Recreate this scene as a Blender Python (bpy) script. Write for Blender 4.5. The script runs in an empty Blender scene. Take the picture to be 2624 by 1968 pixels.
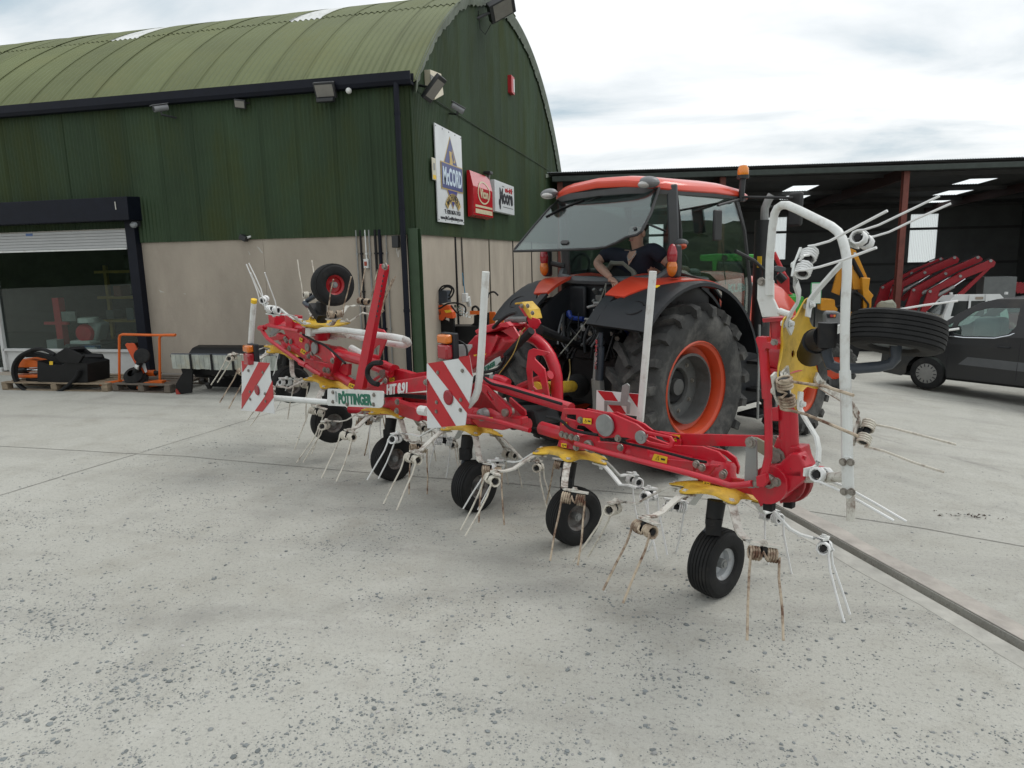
import bpy, bmesh, math, random
import numpy as np
from mathutils import Vector, Matrix, noise
from mathutils.geometry import tessellate_polygon
random.seed(7)
R_ = math.radians
scene = bpy.context.scene
col = scene.collection
# ------------------------------------------------------------------ camera
CAMR = Matrix(((0.9733, -0.0187, 0.2286), (0.2285, 0.1764, -0.9574), (-0.0224, 0.9841, 0.1760)))
# re-orthonormalise
_y = CAMR.row[1].normalized(); _x = (CAMR.row[0] - _y * CAMR.row[0].dot(_y)).normalized(); _z = _x.cross(_y)
CAMR = Matrix((_x, _y, _z))
EYE = Vector((0, 0, 2.1))
cam_d = bpy.data.cameras.new('camera'); cam = bpy.data.objects.new('camera', cam_d); col.objects.link(cam)
cam.matrix_world = Matrix.Translation(EYE) @ CAMR.to_4x4()
cam_d.sensor_fit = 'HORIZONTAL'; cam_d.sensor_width = 36; cam_d.lens = 36 * 1544 / 2212
cam_d.clip_start = 0.05; cam_d.clip_end = 3000
scene.camera = cam
# ------------------------------------------------------------------ sky, sun, exposure
SUN_EL, SUN_AZ = R_(54), R_(52)          # azimuth from +Y towards +X
w = bpy.data.worlds.new('World'); scene.world = w; w.use_nodes = True
nt = w.node_tree; N = nt.nodes; L = nt.links
for n in list(N): N.remove(n)
wo = N.new('ShaderNodeOutputWorld')
sky = N.new('ShaderNodeTexSky'); sky.sky_type = 'NISHITA'; sky.sun_disc = False
sky.sun_elevation = SUN_EL; sky.sun_rotation = SUN_AZ; sky.air_density = 1.2; sky.dust_density = 2.5
bg1 = N.new('ShaderNodeBackground'); bg1.inputs[1].default_value = 0.09
L.new(sky.outputs[0], bg1.inputs[0])
tc = N.new('ShaderNodeTexCoord'); sep = N.new('ShaderNodeSeparateXYZ'); L.new(tc.outputs['Generated'], sep.inputs[0])
mz = N.new('ShaderNodeMath'); mz.operation = 'MAXIMUM'; mz.inputs[1].default_value = 0.0; L.new(sep.outputs[2], mz.inputs[0])
ma = N.new('ShaderNodeMath'); ma.operation = 'ADD'; ma.inputs[1].default_value = 0.16; L.new(mz.outputs[0], ma.inputs[0])
dx = N.new('ShaderNodeMath'); dx.operation = 'DIVIDE'; L.new(sep.outputs[0], dx.inputs[0]); L.new(ma.outputs[0], dx.inputs[1])
dy = N.new('ShaderNodeMath'); dy.operation = 'DIVIDE'; L.new(sep.outputs[1], dy.inputs[0]); L.new(ma.outputs[0], dy.inputs[1])
cb = N.new('ShaderNodeCombineXYZ'); L.new(dx.outputs[0], cb.inputs[0]); L.new(dy.outputs[0], cb.inputs[1])
n1 = N.new('ShaderNodeTexNoise'); n1.inputs['Scale'].default_value = 1.15; n1.inputs['Detail'].default_value = 8; n1.inputs['Roughness'].default_value = 0.53
n1.inputs['Distortion'].default_value = 0.35
mp = N.new('ShaderNodeMapping'); mp.inputs['Location'].default_value = (3.1, 1.3, 0); mp.inputs['Scale'].default_value = (0.8, 1.25, 1); L.new(cb.outputs[0], mp.inputs[0]); L.new(mp.outputs[0], n1.inputs['Vector'])
cr = N.new('ShaderNodeValToRGB'); cr.color_ramp.elements[0].position = 0.30; cr.color_ramp.elements[0].color = (0.54, 0.66, 0.74, 1)
cr.color_ramp.elements[1].position = 0.53; cr.color_ramp.elements[1].color = (1.12, 1.14, 1.15, 1)
e = cr.color_ramp.elements.new(0.42); e.color = (0.89, 0.94, 0.97, 1)
L.new(n1.outputs['Fac'], cr.inputs[0])
bg2 = N.new('ShaderNodeBackground'); bg2.inputs[1].default_value = 1.0; L.new(cr.outputs[0], bg2.inputs[0])
mxs = N.new('ShaderNodeMixShader'); mxs.inputs[0].default_value = 0.9
L.new(bg1.outputs[0], mxs.inputs[1]); L.new(bg2.outputs[0], mxs.inputs[2]); L.new(mxs.outputs[0], wo.inputs[0])
sd = bpy.data.lights.new('sun', 'SUN'); sd.energy = 1.2; sd.angle = R_(26); sd.color = (1, 0.97, 0.92)
sun = bpy.data.objects.new('sun', sd); col.objects.link(sun)
sdir = Vector((math.sin(SUN_AZ) * math.cos(SUN_EL), math.cos(SUN_AZ) * math.cos(SUN_EL), math.sin(SUN_EL)))
sun.rotation_euler = sdir.to_track_quat('Z', 'Y').to_euler(); sun.location = sdir * 60
vs = scene.view_settings; vs.view_transform = 'Standard'; vs.look = 'None'; vs.exposure = 0.0; vs.gamma = 1.0
scene.render.engine = 'CYCLES'; scene.cycles.max_bounces = 8; scene.cycles.transparent_max_bounces = 16
scene.render.resolution_x = 1024; scene.render.resolution_y = 768

# ------------------------------------------------------------------ measured points: where a sight line meets a known real plane
FS = 1544 * 2624 / 2212
ZN = {'S': (0, 0, 1), 'V': (0, 0, 2212 / 2624), 'Z1': (0, 0, 2.4578), 'Z2': (800, 0, 3.16), 'Z3': (0, 480, 3.16), 'Z4': (600, 620, 3.6867), 'Z5': (1000, 640, 3.6867),
      'Z6': (1300, 400, 3.16), 'Z7': (1850, 440, 2.858), 'Z8': (1500, 950, 3.16), 'Z9': (600, 950, 3.16), 'Z10': (1850, 460, 3.6867),
      'Z11': (1850, 860, 3.6867), 'Z12': (1080, 290, 5.53), 'Z13': (1050, 740, 4.88), 'Z14': (1400, 1000, 4.88), 'Z15': (650, 660, 5.53),
      'Z17': (380, 840, 5.53), 'Z18': (0, 840, 5.53), 'Z19': (1000, 600, 5.53), 'Z20': (1500, 1050, 5.53), 'Z21': (2200, 700, 5.217),
      'Z22': (1900, 1180, 3.055), 'Z24': (1950, 640, 5.53)}
def sight(zn, x, y):
    ox, oy, sc = ZN[zn]
    return CAMR @ Vector(((ox + x / sc - 1312) / FS, -(oy + y / sc - 984) / FS, -1))
def onp(zn, x, y, p0, n):
    r = sight(zn, x, y); p0 = Vector(p0); n = Vector(n)
    return EYE + r * ((p0 - EYE).dot(n) / r.dot(n))
def gz(zn, x, y, z=0): return onp(zn, x, y, (0, 0, z), (0, 0, 1))
def py(zn, x, y, Y): return onp(zn, x, y, (0, Y, 0), (0, 1, 0))
def px(zn, x, y, X): return onp(zn, x, y, (X, 0, 0), (1, 0, 0))

# ------------------------------------------------------------------ mesh helpers
class MB:
    def __init__(s): s.v = []; s.f = []
    def add(s, vs_, fs):
        o = len(s.v); s.v.extend([tuple(q) for q in vs_]); s.f.extend([tuple(i + o for i in q) for q in fs]); return s
    def box(s, c, size, rot=None):
        c = Vector(c); h = [q / 2 for q in size]; vv = []
        for i in range(8):
            q = Vector((h[0] * (1 if i & 1 else -1), h[1] * (1 if i & 2 else -1), h[2] * (1 if i & 4 else -1)))
            if rot: q = rot @ q
            vv.append(c + q)
        return s.add(vv, [(0, 2, 3, 1), (4, 5, 7, 6), (0, 1, 5, 4), (2, 6, 7, 3), (0, 4, 6, 2), (1, 3, 7, 5)])
    def hexa(s, p): return s.add(p, [(0, 3, 2, 1), (4, 5, 6, 7), (0, 1, 5, 4), (1, 2, 6, 5), (2, 3, 7, 6), (3, 0, 4, 7)])
    def cyl(s, a, b, r0, r1=None, n=12, caps=True):
        a = Vector(a); b = Vector(b); r1 = r0 if r1 is None else r1
        ax = (b - a).normalized(); e1 = ax.orthogonal().normalized(); e2 = ax.cross(e1); vv = []
        for k in range(n):
            an = 2 * math.pi * k / n; dd = e1 * math.cos(an) + e2 * math.sin(an); vv.append(a + dd * r0); vv.append(b + dd * r1)
        fs = [(2 * k, 2 * ((k + 1) % n), 2 * ((k + 1) % n) + 1, 2 * k + 1) for k in range(n)]
        if caps: fs += [tuple(2 * k for k in range(n))[::-1], tuple(2 * k + 1 for k in range(n))]
        return s.add(vv, fs)
    def tube(s, pts, r, n=8, closed=False, caps=True, sq=None):
        pts = [Vector(q) for q in pts]; m = len(pts); rr = r if isinstance(r, (list, tuple)) else [r] * m
        T = []
        for i in range(m):
            if closed: d_ = pts[(i + 1) % m] - pts[i - 1]
            else: d_ = pts[min(i + 1, m - 1)] - pts[max(i - 1, 0)]
            T.append(d_.normalized() if d_.length > 1e-9 else Vector((0, 0, 1)))
        e1 = T[0].orthogonal().normalized(); vv = []
        for i in range(m):
            e1 = (e1 - T[i] * e1.dot(T[i])); e1 = e1.normalized() if e1.length > 1e-6 else T[i].orthogonal().normalized()
            e2 = T[i].cross(e1)
            for k in range(n):
                an = 2 * math.pi * (k + .5) / n; vv.append(pts[i] + (e1 * math.cos(an) + e2 * math.sin(an)) * rr[i])
        fs = []
        for i in range(m if closed else m - 1):
            j = (i + 1) % m
            for k in range(n): fs.append((i * n + k, i * n + (k + 1) % n, j * n + (k + 1) % n, j * n + k))
        if caps and not closed: fs += [tuple(range(n))[::-1], tuple((m - 1) * n + k for k in range(n))]
        return s.add(vv, fs)
    def ribbon(s, pts, wd, wid, th):
        """flat bar: width along wd (a vector or one per point), thickness across"""
        pts = [Vector(q) for q in pts]; m = len(pts); vv = []
        wds = [Vector(q).normalized() for q in wd] if isinstance(wd, list) else [Vector(wd).normalized()] * m
        wi = wid if isinstance(wid, (list, tuple)) else [wid] * m
        for i in range(m):
            d_ = (pts[min(i + 1, m - 1)] - pts[max(i - 1, 0)]).normalized()
            w_ = (wds[i] - d_ * wds[i].dot(d_)).normalized(); t_ = d_.cross(w_).normalized()
            for a, b in ((-1, -1), (1, -1), (1, 1), (-1, 1)): vv.append(pts[i] + w_ * (a * wi[i] / 2) + t_ * (b * th / 2))
        fs = []
        for i in range(m - 1):
            for k in range(4): fs.append((i * 4 + k, i * 4 + (k + 1) % 4, i * 4 + 4 + (k + 1) % 4, i * 4 + 4 + k))
        fs += [(3, 2, 1, 0), tuple((m - 1) * 4 + k for k in range(4))]
        return s.add(vv, fs)
    def plate(s, poly, nrm, th, holes=()):
        """outline (and holes) extruded by th along nrm, centred"""
        nrm = Vector(nrm).normalized(); loops = [[Vector(q) for q in poly]] + [[Vector(q) for q in h] for h in holes]
        tri = tessellate_polygon(loops); flat = [q for lp in loops for q in lp]; m = len(flat)
        vv = [q + nrm * th / 2 for q in flat] + [q - nrm * th / 2 for q in flat]; fs = []
        for t in tri:
            a, b, c = t; nn = (flat[b] - flat[a]).cross(flat[c] - flat[a])
            if nn.dot(nrm) < 0: a, c = c, a
            fs.append((a, b, c)); fs.append((c + m, b + m, a + m))
        o = 0
        for lp in loops:
            k = len(lp)
            for i in range(k): fs.append((o + i, o + (i + 1) % k, o + (i + 1) % k + m, o + i + m))
            o += k
        return s.add(vv, fs)
    def lathe(s, prof, org, axis, n=24, closed=False):
        org = Vector(org); ax = Vector(axis).normalized(); e1 = ax.orthogonal().normalized(); e2 = ax.cross(e1); vv = []; m = len(prof)
        for k in range(n):
            an = 2 * math.pi * k / n; dd = e1 * math.cos(an) + e2 * math.sin(an)
            for r, h in prof: vv.append(org + dd * r + ax * h)
        fs = []
        for k in range(n):
            j = (k + 1) % n
            for i in range(m if closed else m - 1): fs.append((k * m + i, j * m + i, j * m + (i + 1) % m, k * m + (i + 1) % m))
        return s.add(vv, fs)
    def sphere(s, c, r, n=10, m=7, rot=None):
        c = Vector(c); r = (r, r, r) if not isinstance(r, (list, tuple)) else r; vv = []
        for i in range(m + 1):
            th = math.pi * i / m
            for k in range(n):
                an = 2 * math.pi * k / n; q = Vector((r[0] * math.sin(th) * math.cos(an), r[1] * math.sin(th) * math.sin(an), r[2] * math.cos(th)))
                vv.append(c + (rot @ q if rot else q))
        fs = [(i * n + k, i * n + (k + 1) % n, i * n + n + (k + 1) % n, i * n + n + k) for i in range(m) for k in range(n)]
        return s.add(vv, fs)
    def bolt(s, p, nrm, r=0.012, h=0.01):
        p = Vector(p); nrm = Vector(nrm).normalized(); s.cyl(p, p + nrm * h * .35, r * 1.45, n=10); return s.cyl(p, p + nrm * h, r, n=6)
    def mesh(s, name, smooth=30):
        me = bpy.data.meshes.new(name); me.from_pydata(s.v, [], s.f); me.validate()
        bm = bmesh.new(); bm.from_mesh(me); bmesh.ops.remove_doubles(bm, verts=bm.verts, dist=1e-5); bmesh.ops.recalc_face_normals(bm, faces=bm.faces); bm.to_mesh(me); bm.free()
        if smooth:
            me.polygons.foreach_set('use_smooth', [True] * len(me.polygons)); me.set_sharp_from_angle(angle=R_(smooth))
        return me
WM = {}
def place(me, name, mat, parent=None, M=None, bevel=0, subsurf=0):
    o = bpy.data.objects.new(name, me); col.objects.link(o)
    if mat is not None and not me.materials: me.materials.append(mat)
    elif mat is not None and me.materials[0] != mat:
        o.material_slots[0].link = 'OBJECT'; o.material_slots[0].material = mat
    M = M or Matrix.Identity(4)
    if parent is not None:
        o.parent = parent; o.matrix_parent_inverse = WM.get(parent.name, Matrix.Identity(4)).inverted()
    o.matrix_basis = M; WM[o.name] = M
    if bevel:
        b = o.modifiers.new('bevel', 'BEVEL'); b.width = bevel; b.segments = 2; b.limit_method = 'ANGLE'; b.angle_limit = R_(35); b.harden_normals = False
    if subsurf:
        b = o.modifiers.new('sub', 'SUBSURF'); b.levels = subsurf; b.render_levels = subsurf
    return o
def part(mb, name, mat, parent=None, smooth=30, bevel=0, stuff=False, label=None, subsurf=0):
    o = place(mb.mesh(name, smooth), name, mat, parent, None, bevel, subsurf)
    if stuff: o['kind'] = 'stuff'
    if label: o['label'] = label
    return o
def tag(o, label, cat, group=None):
    o['label'] = label; o['category'] = cat
    if group: o['group'] = group
    return o
def thing(name, loc, label, cat, group=None):
    o = bpy.data.objects.new(name, None); col.objects.link(o); o.empty_display_size = .2
    M = Matrix.Translation(Vector(loc)); o.matrix_basis = M; WM[o.name] = M
    return tag(o, label, cat, group)
def struct(o): o['kind'] = 'structure'; return o
def text_mesh(body, size=1.0, bold=0.0, depth=0.004, align='CENTER', shear=0.0, spacing=1.0):
    cu = bpy.data.curves.new('t', 'FONT'); cu.body = body; cu.size = size; cu.align_x = align; cu.align_y = 'CENTER'; cu.offset = bold; cu.extrude = depth; cu.shear = shear
    cu.space_character = spacing; cu.resolution_u = 3
    o = bpy.data.objects.new('t', cu); col.objects.link(o); dg = bpy.context.evaluated_depsgraph_get(); dg.update()
    me = bpy.data.meshes.new_from_object(o.evaluated_get(dg)); bpy.data.objects.remove(o); bpy.data.curves.remove(cu)
    return me
def text_fit(body, name, mat, parent, center, xdir, ydir, width, height, bold=0.0, shear=0.0, depth=0.003):
    """lettering lying on a surface, stretched to a width and a height"""
    me = text_mesh(body, 1.0, bold, 1.0, shear=shear)
    xs = [v.co.x for v in me.vertices]; ys = [v.co.y for v in me.vertices]
    cx, cy = (min(xs) + max(xs)) / 2, (min(ys) + max(ys)) / 2; wx, wy = max(xs) - min(xs), max(ys) - min(ys)
    X = Vector(xdir).normalized(); Y = Vector(ydir).normalized(); Zn = X.cross(Y); c = Vector(center)
    for v in me.vertices:
        v.co = c + X * ((v.co.x - cx) / wx * width) + Y * ((v.co.y - cy) / wy * height) + Zn * (v.co.z * depth)
    return place(me, name, mat, parent)

# ------------------------------------------------------------------ materials
MATS = {}
def mat(name, base, rough=.5, metal=0., var=.12, scale=6., bump=0., bscale=40., dirt=None, dirt_amt=.4, dirt_scale=3., coat=0., spec=.5, stretch=None, chips=None, per_object=0.):
    if name in MATS: return MATS[name]
    m = bpy.data.materials.new(name); m.use_nodes = True; nt = m.node_tree; N = nt.nodes; L = nt.links
    b = N['Principled BSDF']; b.inputs['Roughness'].default_value = rough; b.inputs['Metallic'].default_value = metal
    b.inputs['Specular IOR Level'].default_value = spec; b.inputs['Coat Weight'].default_value = coat; b.inputs['Coat Roughness'].default_value = .15
    g = N.new('ShaderNodeNewGeometry'); vec = g.outputs['Position']
    if stretch:
        mp = N.new('ShaderNodeMapping'); mp.inputs['Scale'].default_value = stretch; L.new(vec, mp.inputs[0]); vec = mp.outputs[0]
    n = N.new('ShaderNodeTexNoise'); n.inputs['Scale'].default_value = scale; n.inputs['Detail'].default_value = 6; n.inputs['Roughness'].default_value = .6; L.new(vec, n.inputs['Vector'])
    mr = N.new('ShaderNodeMapRange'); mr.inputs[1].default_value = .3; mr.inputs[2].default_value = .7; mr.inputs[3].default_value = 1 - var; mr.inputs[4].default_value = 1 + var; L.new(n.outputs['Fac'], mr.inputs[0])
    mx = N.new('ShaderNodeVectorMath'); mx.operation = 'SCALE'; mx.inputs[0].default_value = base[:3]; L.new(mr.outputs[0], mx.inputs['Scale'])
    out = mx.outputs[0]
    if dirt is not None:
        n2 = N.new('ShaderNodeTexNoise'); n2.inputs['Scale'].default_value = dirt_scale; n2.inputs['Detail'].default_value = 9; n2.inputs['Roughness'].default_value = .68; L.new(vec, n2.inputs['Vector'])
        cr = N.new('ShaderNodeMapRange'); cr.inputs[1].default_value = .62 - dirt_amt * .25; cr.inputs[2].default_value = .78 - dirt_amt * .2; cr.inputs[3].default_value = 0; cr.inputs[4].default_value = min(1, dirt_amt * 1.6); L.new(n2.outputs['Fac'], cr.inputs[0])
        md = N.new('ShaderNodeMix'); md.data_type = 'RGBA'; L.new(cr.outputs[0], md.inputs[0]); L.new(out, md.inputs[6]); md.inputs[7].default_value = (*dirt[:3], 1); out = md.outputs[2]
        rr = N.new('ShaderNodeMapRange'); rr.inputs[3].default_value = rough; rr.inputs[4].default_value = min(1, rough + .3); L.new(cr.outputs[0], rr.inputs[0]); L.new(rr.outputs[0], b.inputs['Roughness'])
    if chips is not None:
        n3 = N.new('ShaderNodeTexNoise'); n3.inputs['Scale'].default_value = 34; n3.inputs['Detail'].default_value = 6; n3.inputs['Roughness'].default_value = .7; L.new(vec, n3.inputs['Vector'])
        c3 = N.new('ShaderNodeMapRange'); c3.inputs[1].default_value = .655; c3.inputs[2].default_value = .69; L.new(n3.outputs['Fac'], c3.inputs[0])
        m3 = N.new('ShaderNodeMix'); m3.data_type = 'RGBA'; L.new(c3.outputs[0], m3.inputs[0]); L.new(out, m3.inputs[6]); m3.inputs[7].default_value = (*chips, 1); out = m3.outputs[2]
    if per_object:
        oi = N.new('ShaderNodeObjectInfo'); m4 = N.new('ShaderNodeMapRange'); m4.inputs[3].default_value = 1 - per_object; m4.inputs[4].default_value = 1 + per_object; L.new(oi.outputs['Random'], m4.inputs[0])
        s4 = N.new('ShaderNodeVectorMath'); s4.operation = 'SCALE'; L.new(out, s4.inputs[0]); L.new(m4.outputs[0], s4.inputs['Scale']); out = s4.outputs[0]
    L.new(out, b.inputs['Base Color'])
    if bump:
        nb = N.new('ShaderNodeTexNoise'); nb.inputs['Scale'].default_value = bscale; nb.inputs['Detail'].default_value = 5; L.new(g.outputs['Position'], nb.inputs['Vector'])
        bp = N.new('ShaderNodeBump'); bp.inputs['Strength'].default_value = bump; bp.inputs['Distance'].default_value = .01; L.new(nb.outputs['Fac'], bp.inputs['Height']); L.new(bp.outputs[0], b.inputs['Normal'])
    MATS[name] = m; return m
def glass(name, tint=(.8, .9, .88), refl=.12, rough=.0, power=2.2):
    if name in MATS: return MATS[name]
    m = bpy.data.materials.new(name); m.use_nodes = True; N = m.node_tree.nodes; L = m.node_tree.links; N.remove(N['Principled BSDF'])
    tr = N.new('ShaderNodeBsdfTransparent'); tr.inputs[0].default_value = (*tint, 1); gl = N.new('ShaderNodeBsdfGlossy'); gl.inputs['Roughness'].default_value = rough; gl.inputs[0].default_value = (.95, 1, .98, 1)
    lw = N.new('ShaderNodeLayerWeight'); lw.inputs[0].default_value = .35; mr = N.new('ShaderNodeMapRange'); mr.inputs[3].default_value = refl; mr.inputs[4].default_value = .9
    L.new(lw.outputs['Facing'], mr.inputs[0]); 
    pw = N.new('ShaderNodeMath'); pw.operation = 'POWER'; pw.inputs[1].default_value = power; L.new(lw.outputs['Facing'], pw.inputs[0]); L.new(pw.outputs[0], mr.inputs[0])
    mx = N.new('ShaderNodeMixShader'); L.new(mr.outputs[0], mx.inputs[0]); L.new(tr.outputs[0], mx.inputs[1]); L.new(gl.outputs[0], mx.inputs[2]); L.new(mx.outputs[0], N['Material Output'].inputs[0])
    MATS[name] = m; return m
def translucent(name, c):
    if name in MATS: return MATS[name]
    m = bpy.data.materials.new(name); m.use_nodes = True; N = m.node_tree.nodes; L = m.node_tree.links; N.remove(N['Principled BSDF'])
    a = N.new('ShaderNodeBsdfTranslucent'); a.inputs[0].default_value = (*c, 1); b = N.new('ShaderNodeBsdfDiffuse'); b.inputs[0].default_value = (*c, 1)
    mx = N.new('ShaderNodeMixShader'); mx.inputs[0].default_value = .12; L.new(a.outputs[0], mx.inputs[1]); L.new(b.outputs[0], mx.inputs[2]); L.new(mx.outputs[0], N['Material Output'].inputs[0])
    MATS[name] = m; return m
def lens(name, c): return mat(name, c, rough=.15, var=.1, coat=.6)
def rusty(name, paint, rust_amt, sc=14):
    """painted steel whose paint has flaked to brown rust"""
    if name in MATS: return MATS[name]
    m = mat(name, paint, rough=.5, var=.08, scale=10, dirt=(.115, .055, .032), dirt_amt=rust_amt, dirt_scale=sc, bump=.25, bscale=90); return m
RED = mat('red_paint', (.50, .010, .026), .36, var=.13, scale=4, dirt=(.27, .055, .05), dirt_amt=.42, dirt_scale=6, coat=.2, chips=(.12, .045, .04))
REDD = mat('red_paint_grimy', (.30, .012, .018), .45, var=.2, scale=9, dirt=(.06, .03, .022), dirt_amt=.55, dirt_scale=9, bump=.2)
YEL = mat('yellow_paint', (.64, .41, .035), .5, var=.15, scale=7, dirt=(.34, .22, .05), dirt_amt=.5, dirt_scale=8, chips=(.13, .08, .04))
YELS = mat('yellow_sticker', (.75, .48, .02), .45, var=.12, scale=30)
WHT = mat('white_paint', (.66, .68, .66), .4, var=.07, scale=8, dirt=(.34, .3, .25), dirt_amt=.33, dirt_scale=11)
WHTR = rusty('white_paint_flaking', (.60, .59, .53), .62, 12)
TINEW = mat('white_tine', (.74, .75, .74), .4, var=.05)
TINEC = rusty('cream_tine_rusting', (.60, .57, .49), .40, 22)
TINER = rusty('rust_tine', (.46, .38, .28), .78, 15)
ORG = mat('orange_paint', (.66, .064, .03), .3, var=.06, scale=3, dirt=(.38, .12, .06), dirt_amt=.2, coat=.4)
ORGR = mat('orange_rim', (.54, .06, .017), .38, var=.1, dirt=(.3, .13, .07), dirt_amt=.3, dirt_scale=5)
BLKP = mat('black_plastic', (.015, .017, .020), .5, spec=.35, var=.2, scale=5, dirt=(.06, .06, .058), dirt_amt=.25)
BLK = mat('black_steel', (.007, .0075, .009), .5, spec=.35, var=.3, scale=8, dirt=(.028, .025, .021), dirt_amt=.4, dirt_scale=8)
RUB = mat('tyre_rubber', (.013, .0135, .014), .75, spec=.3, var=.25, scale=9, dirt=(.05, .048, .044), dirt_amt=.3, dirt_scale=5, bump=.2)
RUBD = mat('tyre_rubber_dusty', (.046, .047, .046), .85, spec=.3, var=.25, scale=7, dirt=(.125, .123, .115), dirt_amt=.58, dirt_scale=4, bump=.3)
GRY = mat('grey_steel', (.26, .27, .265), .45, metal=.3, var=.15, scale=12, dirt=(.14, .11, .08), dirt_amt=.3)
GRYD = mat('dark_grey_plastic', (.085, .09, .095), .45, var=.12)
BLT = mat('bolt_zinc', (.30, .28, .25), .42, metal=.6, var=.25, scale=40, dirt=(.12, .08, .05), dirt_amt=.4, dirt_scale=30)
CHR = mat('chrome_rod', (.7, .72, .75), .12, metal=1, var=.05)
SLATE = mat('slate_blue_steel', (.035, .045, .06), .42, var=.2, dirt=(.09, .085, .08), dirt_amt=.3)
# ================================================================== GROUND
def slope(x, y):
    """the yard is level up to the drain and then falls away to the right and the back"""
    dd = (x - .72) * .89 + (y - 6.12) * .45 - 1.2
    if dd <= 0: return 0.
    k = min(dd, 7.5)
    return -.1 * k * min(1, dd / 1.2) if dd < 1.2 else -.1 * k
DIR = Vector((.454, -.891, 0)); DPT = Vector((.72, 6.12, 0)); DN = Vector((.891, .454, 0))
def ground_side(sgn, name, m):
    mb = MB(); na, nb = 140, 90
    ts = [-900, -300, -100, -50, -30] + [-22 + .42 * i for i in range(80)] + [12, 14, 18, 30, 80, 300, 900]
    ds = [0.042, .3, .6, .9, 1.2, 1.5, 1.8, 2.1, 2.4] + [2.8 + .5 * i for i in range(22)] + [15, 18, 25, 50, 120, 400, 900]
    vv = []
    for t_ in ts:
        for d_ in ds:
            p = DPT + DIR * t_ + DN * (sgn * d_); vv.append((p.x, p.y, slope(p.x, p.y)))
    k = len(ds); fs = []
    for i in range(len(ts) - 1):
        for j in range(k - 1): fs.append((i * k + j, i * k + j + 1, i * k + k + j + 1, i * k + k + j))
    # side of the channel
    o = len(vv)
    for t_ in ts:
        p = DPT + DIR * t_ + DN * (sgn * .042); vv.append((p.x, p.y, -.11))
    for i in range(len(ts) - 1): fs.append((i * k, i * k + k, o + i + 1, o + i))
    mb.add(vv, fs); return struct(part(mb, name, m, smooth=40))
def concrete_ground():
    m = bpy.data.materials.new('yard_concrete'); m.use_nodes = True; N = m.node_tree.nodes; L = m.node_tree.links; b = N['Principled BSDF']
    g = N.new('ShaderNodeNewGeometry'); P = g.outputs['Position']
    def noi(s, d, r=.6, st=None):
        n = N.new('ShaderNodeTexNoise'); n.inputs['Scale'].default_value = s; n.inputs['Detail'].default_value = d; n.inputs['Roughness'].default_value = r
        if st:
            mp = N.new('ShaderNodeMapping'); mp.inputs['Scale'].default_value = st; mp.inputs['Rotation'].default_value = (0, 0, R_(12)); L.new(P, mp.inputs[0]); L.new(mp.outputs[0], n.inputs[0])
        else: L.new(P, n.inputs[0])
        return n.outputs['Fac']
    def mixc(fac, a, bcol, lo, hi, amt=1.):
        mr = N.new('ShaderNodeMapRange'); mr.inputs[1].default_value = lo; mr.inputs[2].default_value = hi; mr.inputs[4].default_value = amt; L.new(fac, mr.inputs[0])
        x = N.new('ShaderNodeMix'); x.data_type = 'RGBA'; L.new(mr.outputs[0], x.inputs[0])
        if isinstance(a, tuple): x.inputs[6].default_value = (*a, 1)
        else: L.new(a, x.inputs[6])
        x.inputs[7].default_value = (*bcol, 1); return x.outputs[2]
    c = mixc(noi(.35, 5), (.368, .366, .327), (.435, .434, .393), .35, .65)
    c = mixc(noi(1.7, 8, .65), c, (.312, .302, .262), .5, .72, .8)
    c = mixc(noi(.9, 6, .6, (.25, 2.2, 1)), c, (.275, .268, .245), .52, .72, .6)      # tyre-swept darker bands
    c = mixc(noi(4.5, 7, .7), c, (.49, .492, .455), .54, .78, .6)
    c = mixc(noi(38, 4, .7), c, (.19, .19, .18), .53, .70, .62)
    c = mixc(noi(130, 3, .7), c, (.58, .57, .53), .56, .72, .6)
    def tyre_arc(c, cx_, cy_, r0, wid, amt):      # faint curved rubber marks left by turning vehicles
        sv = N.new('ShaderNodeVectorMath'); sv.operation = 'SUBTRACT'; L.new(P, sv.inputs[0]); sv.inputs[1].default_value = (cx_, cy_, 0)
        ml = N.new('ShaderNodeVectorMath'); ml.operation = 'MULTIPLY'; L.new(sv.outputs[0], ml.inputs[0]); ml.inputs[1].default_value = (1, 1, 0)
        ln = N.new('ShaderNodeVectorMath'); ln.operation = 'LENGTH'; L.new(ml.outputs[0], ln.inputs[0])
        a_ = N.new('ShaderNodeMath'); a_.operation = 'SUBTRACT'; a_.inputs[1].default_value = r0; L.new(ln.outputs['Value'], a_.inputs[0])
        b_ = N.new('ShaderNodeMath'); b_.operation = 'ABSOLUTE'; L.new(a_.outputs[0], b_.inputs[0])
        m_ = N.new('ShaderNodeMapRange'); m_.inputs[1].default_value = wid * .4; m_.inputs[2].default_value = wid; m_.inputs[3].default_value = amt; m_.inputs[4].default_value = 0; L.new(b_.outputs[0], m_.inputs[0])
        q_ = N.new('ShaderNodeMapRange'); q_.inputs[1].default_value = .38; q_.inputs[2].default_value = .62; L.new(noi(1.9, 6, .65), q_.inputs[0])
        k_ = N.new('ShaderNodeMath'); k_.operation = 'MULTIPLY'; L.new(m_.outputs[0], k_.inputs[0]); L.new(q_.outputs[0], k_.inputs[1])
        x = N.new('ShaderNodeMix'); x.data_type = 'RGBA'; L.new(k_.outputs[0], x.inputs[0]); L.new(c, x.inputs[6]); x.inputs[7].default_value = (.20, .195, .18, 1); return x.outputs[2]
    for q in ((-6, 16, 11.2, .16, .22), (-6, 16, 12.9, .15, .2), (9, 12, 8.6, .13, .35), (9, 12, 7.0, .13, .35), (-12, 1, 9.5, .2, .18), (2, -6, 10.6, .18, .2), (9, 13.5, 7.9, .05, .5)): c = tyre_arc(c, *q)
    c = mixc(noi(75, 3, .75), c, (.14, .145, .14), .60, .70, .7)
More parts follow.
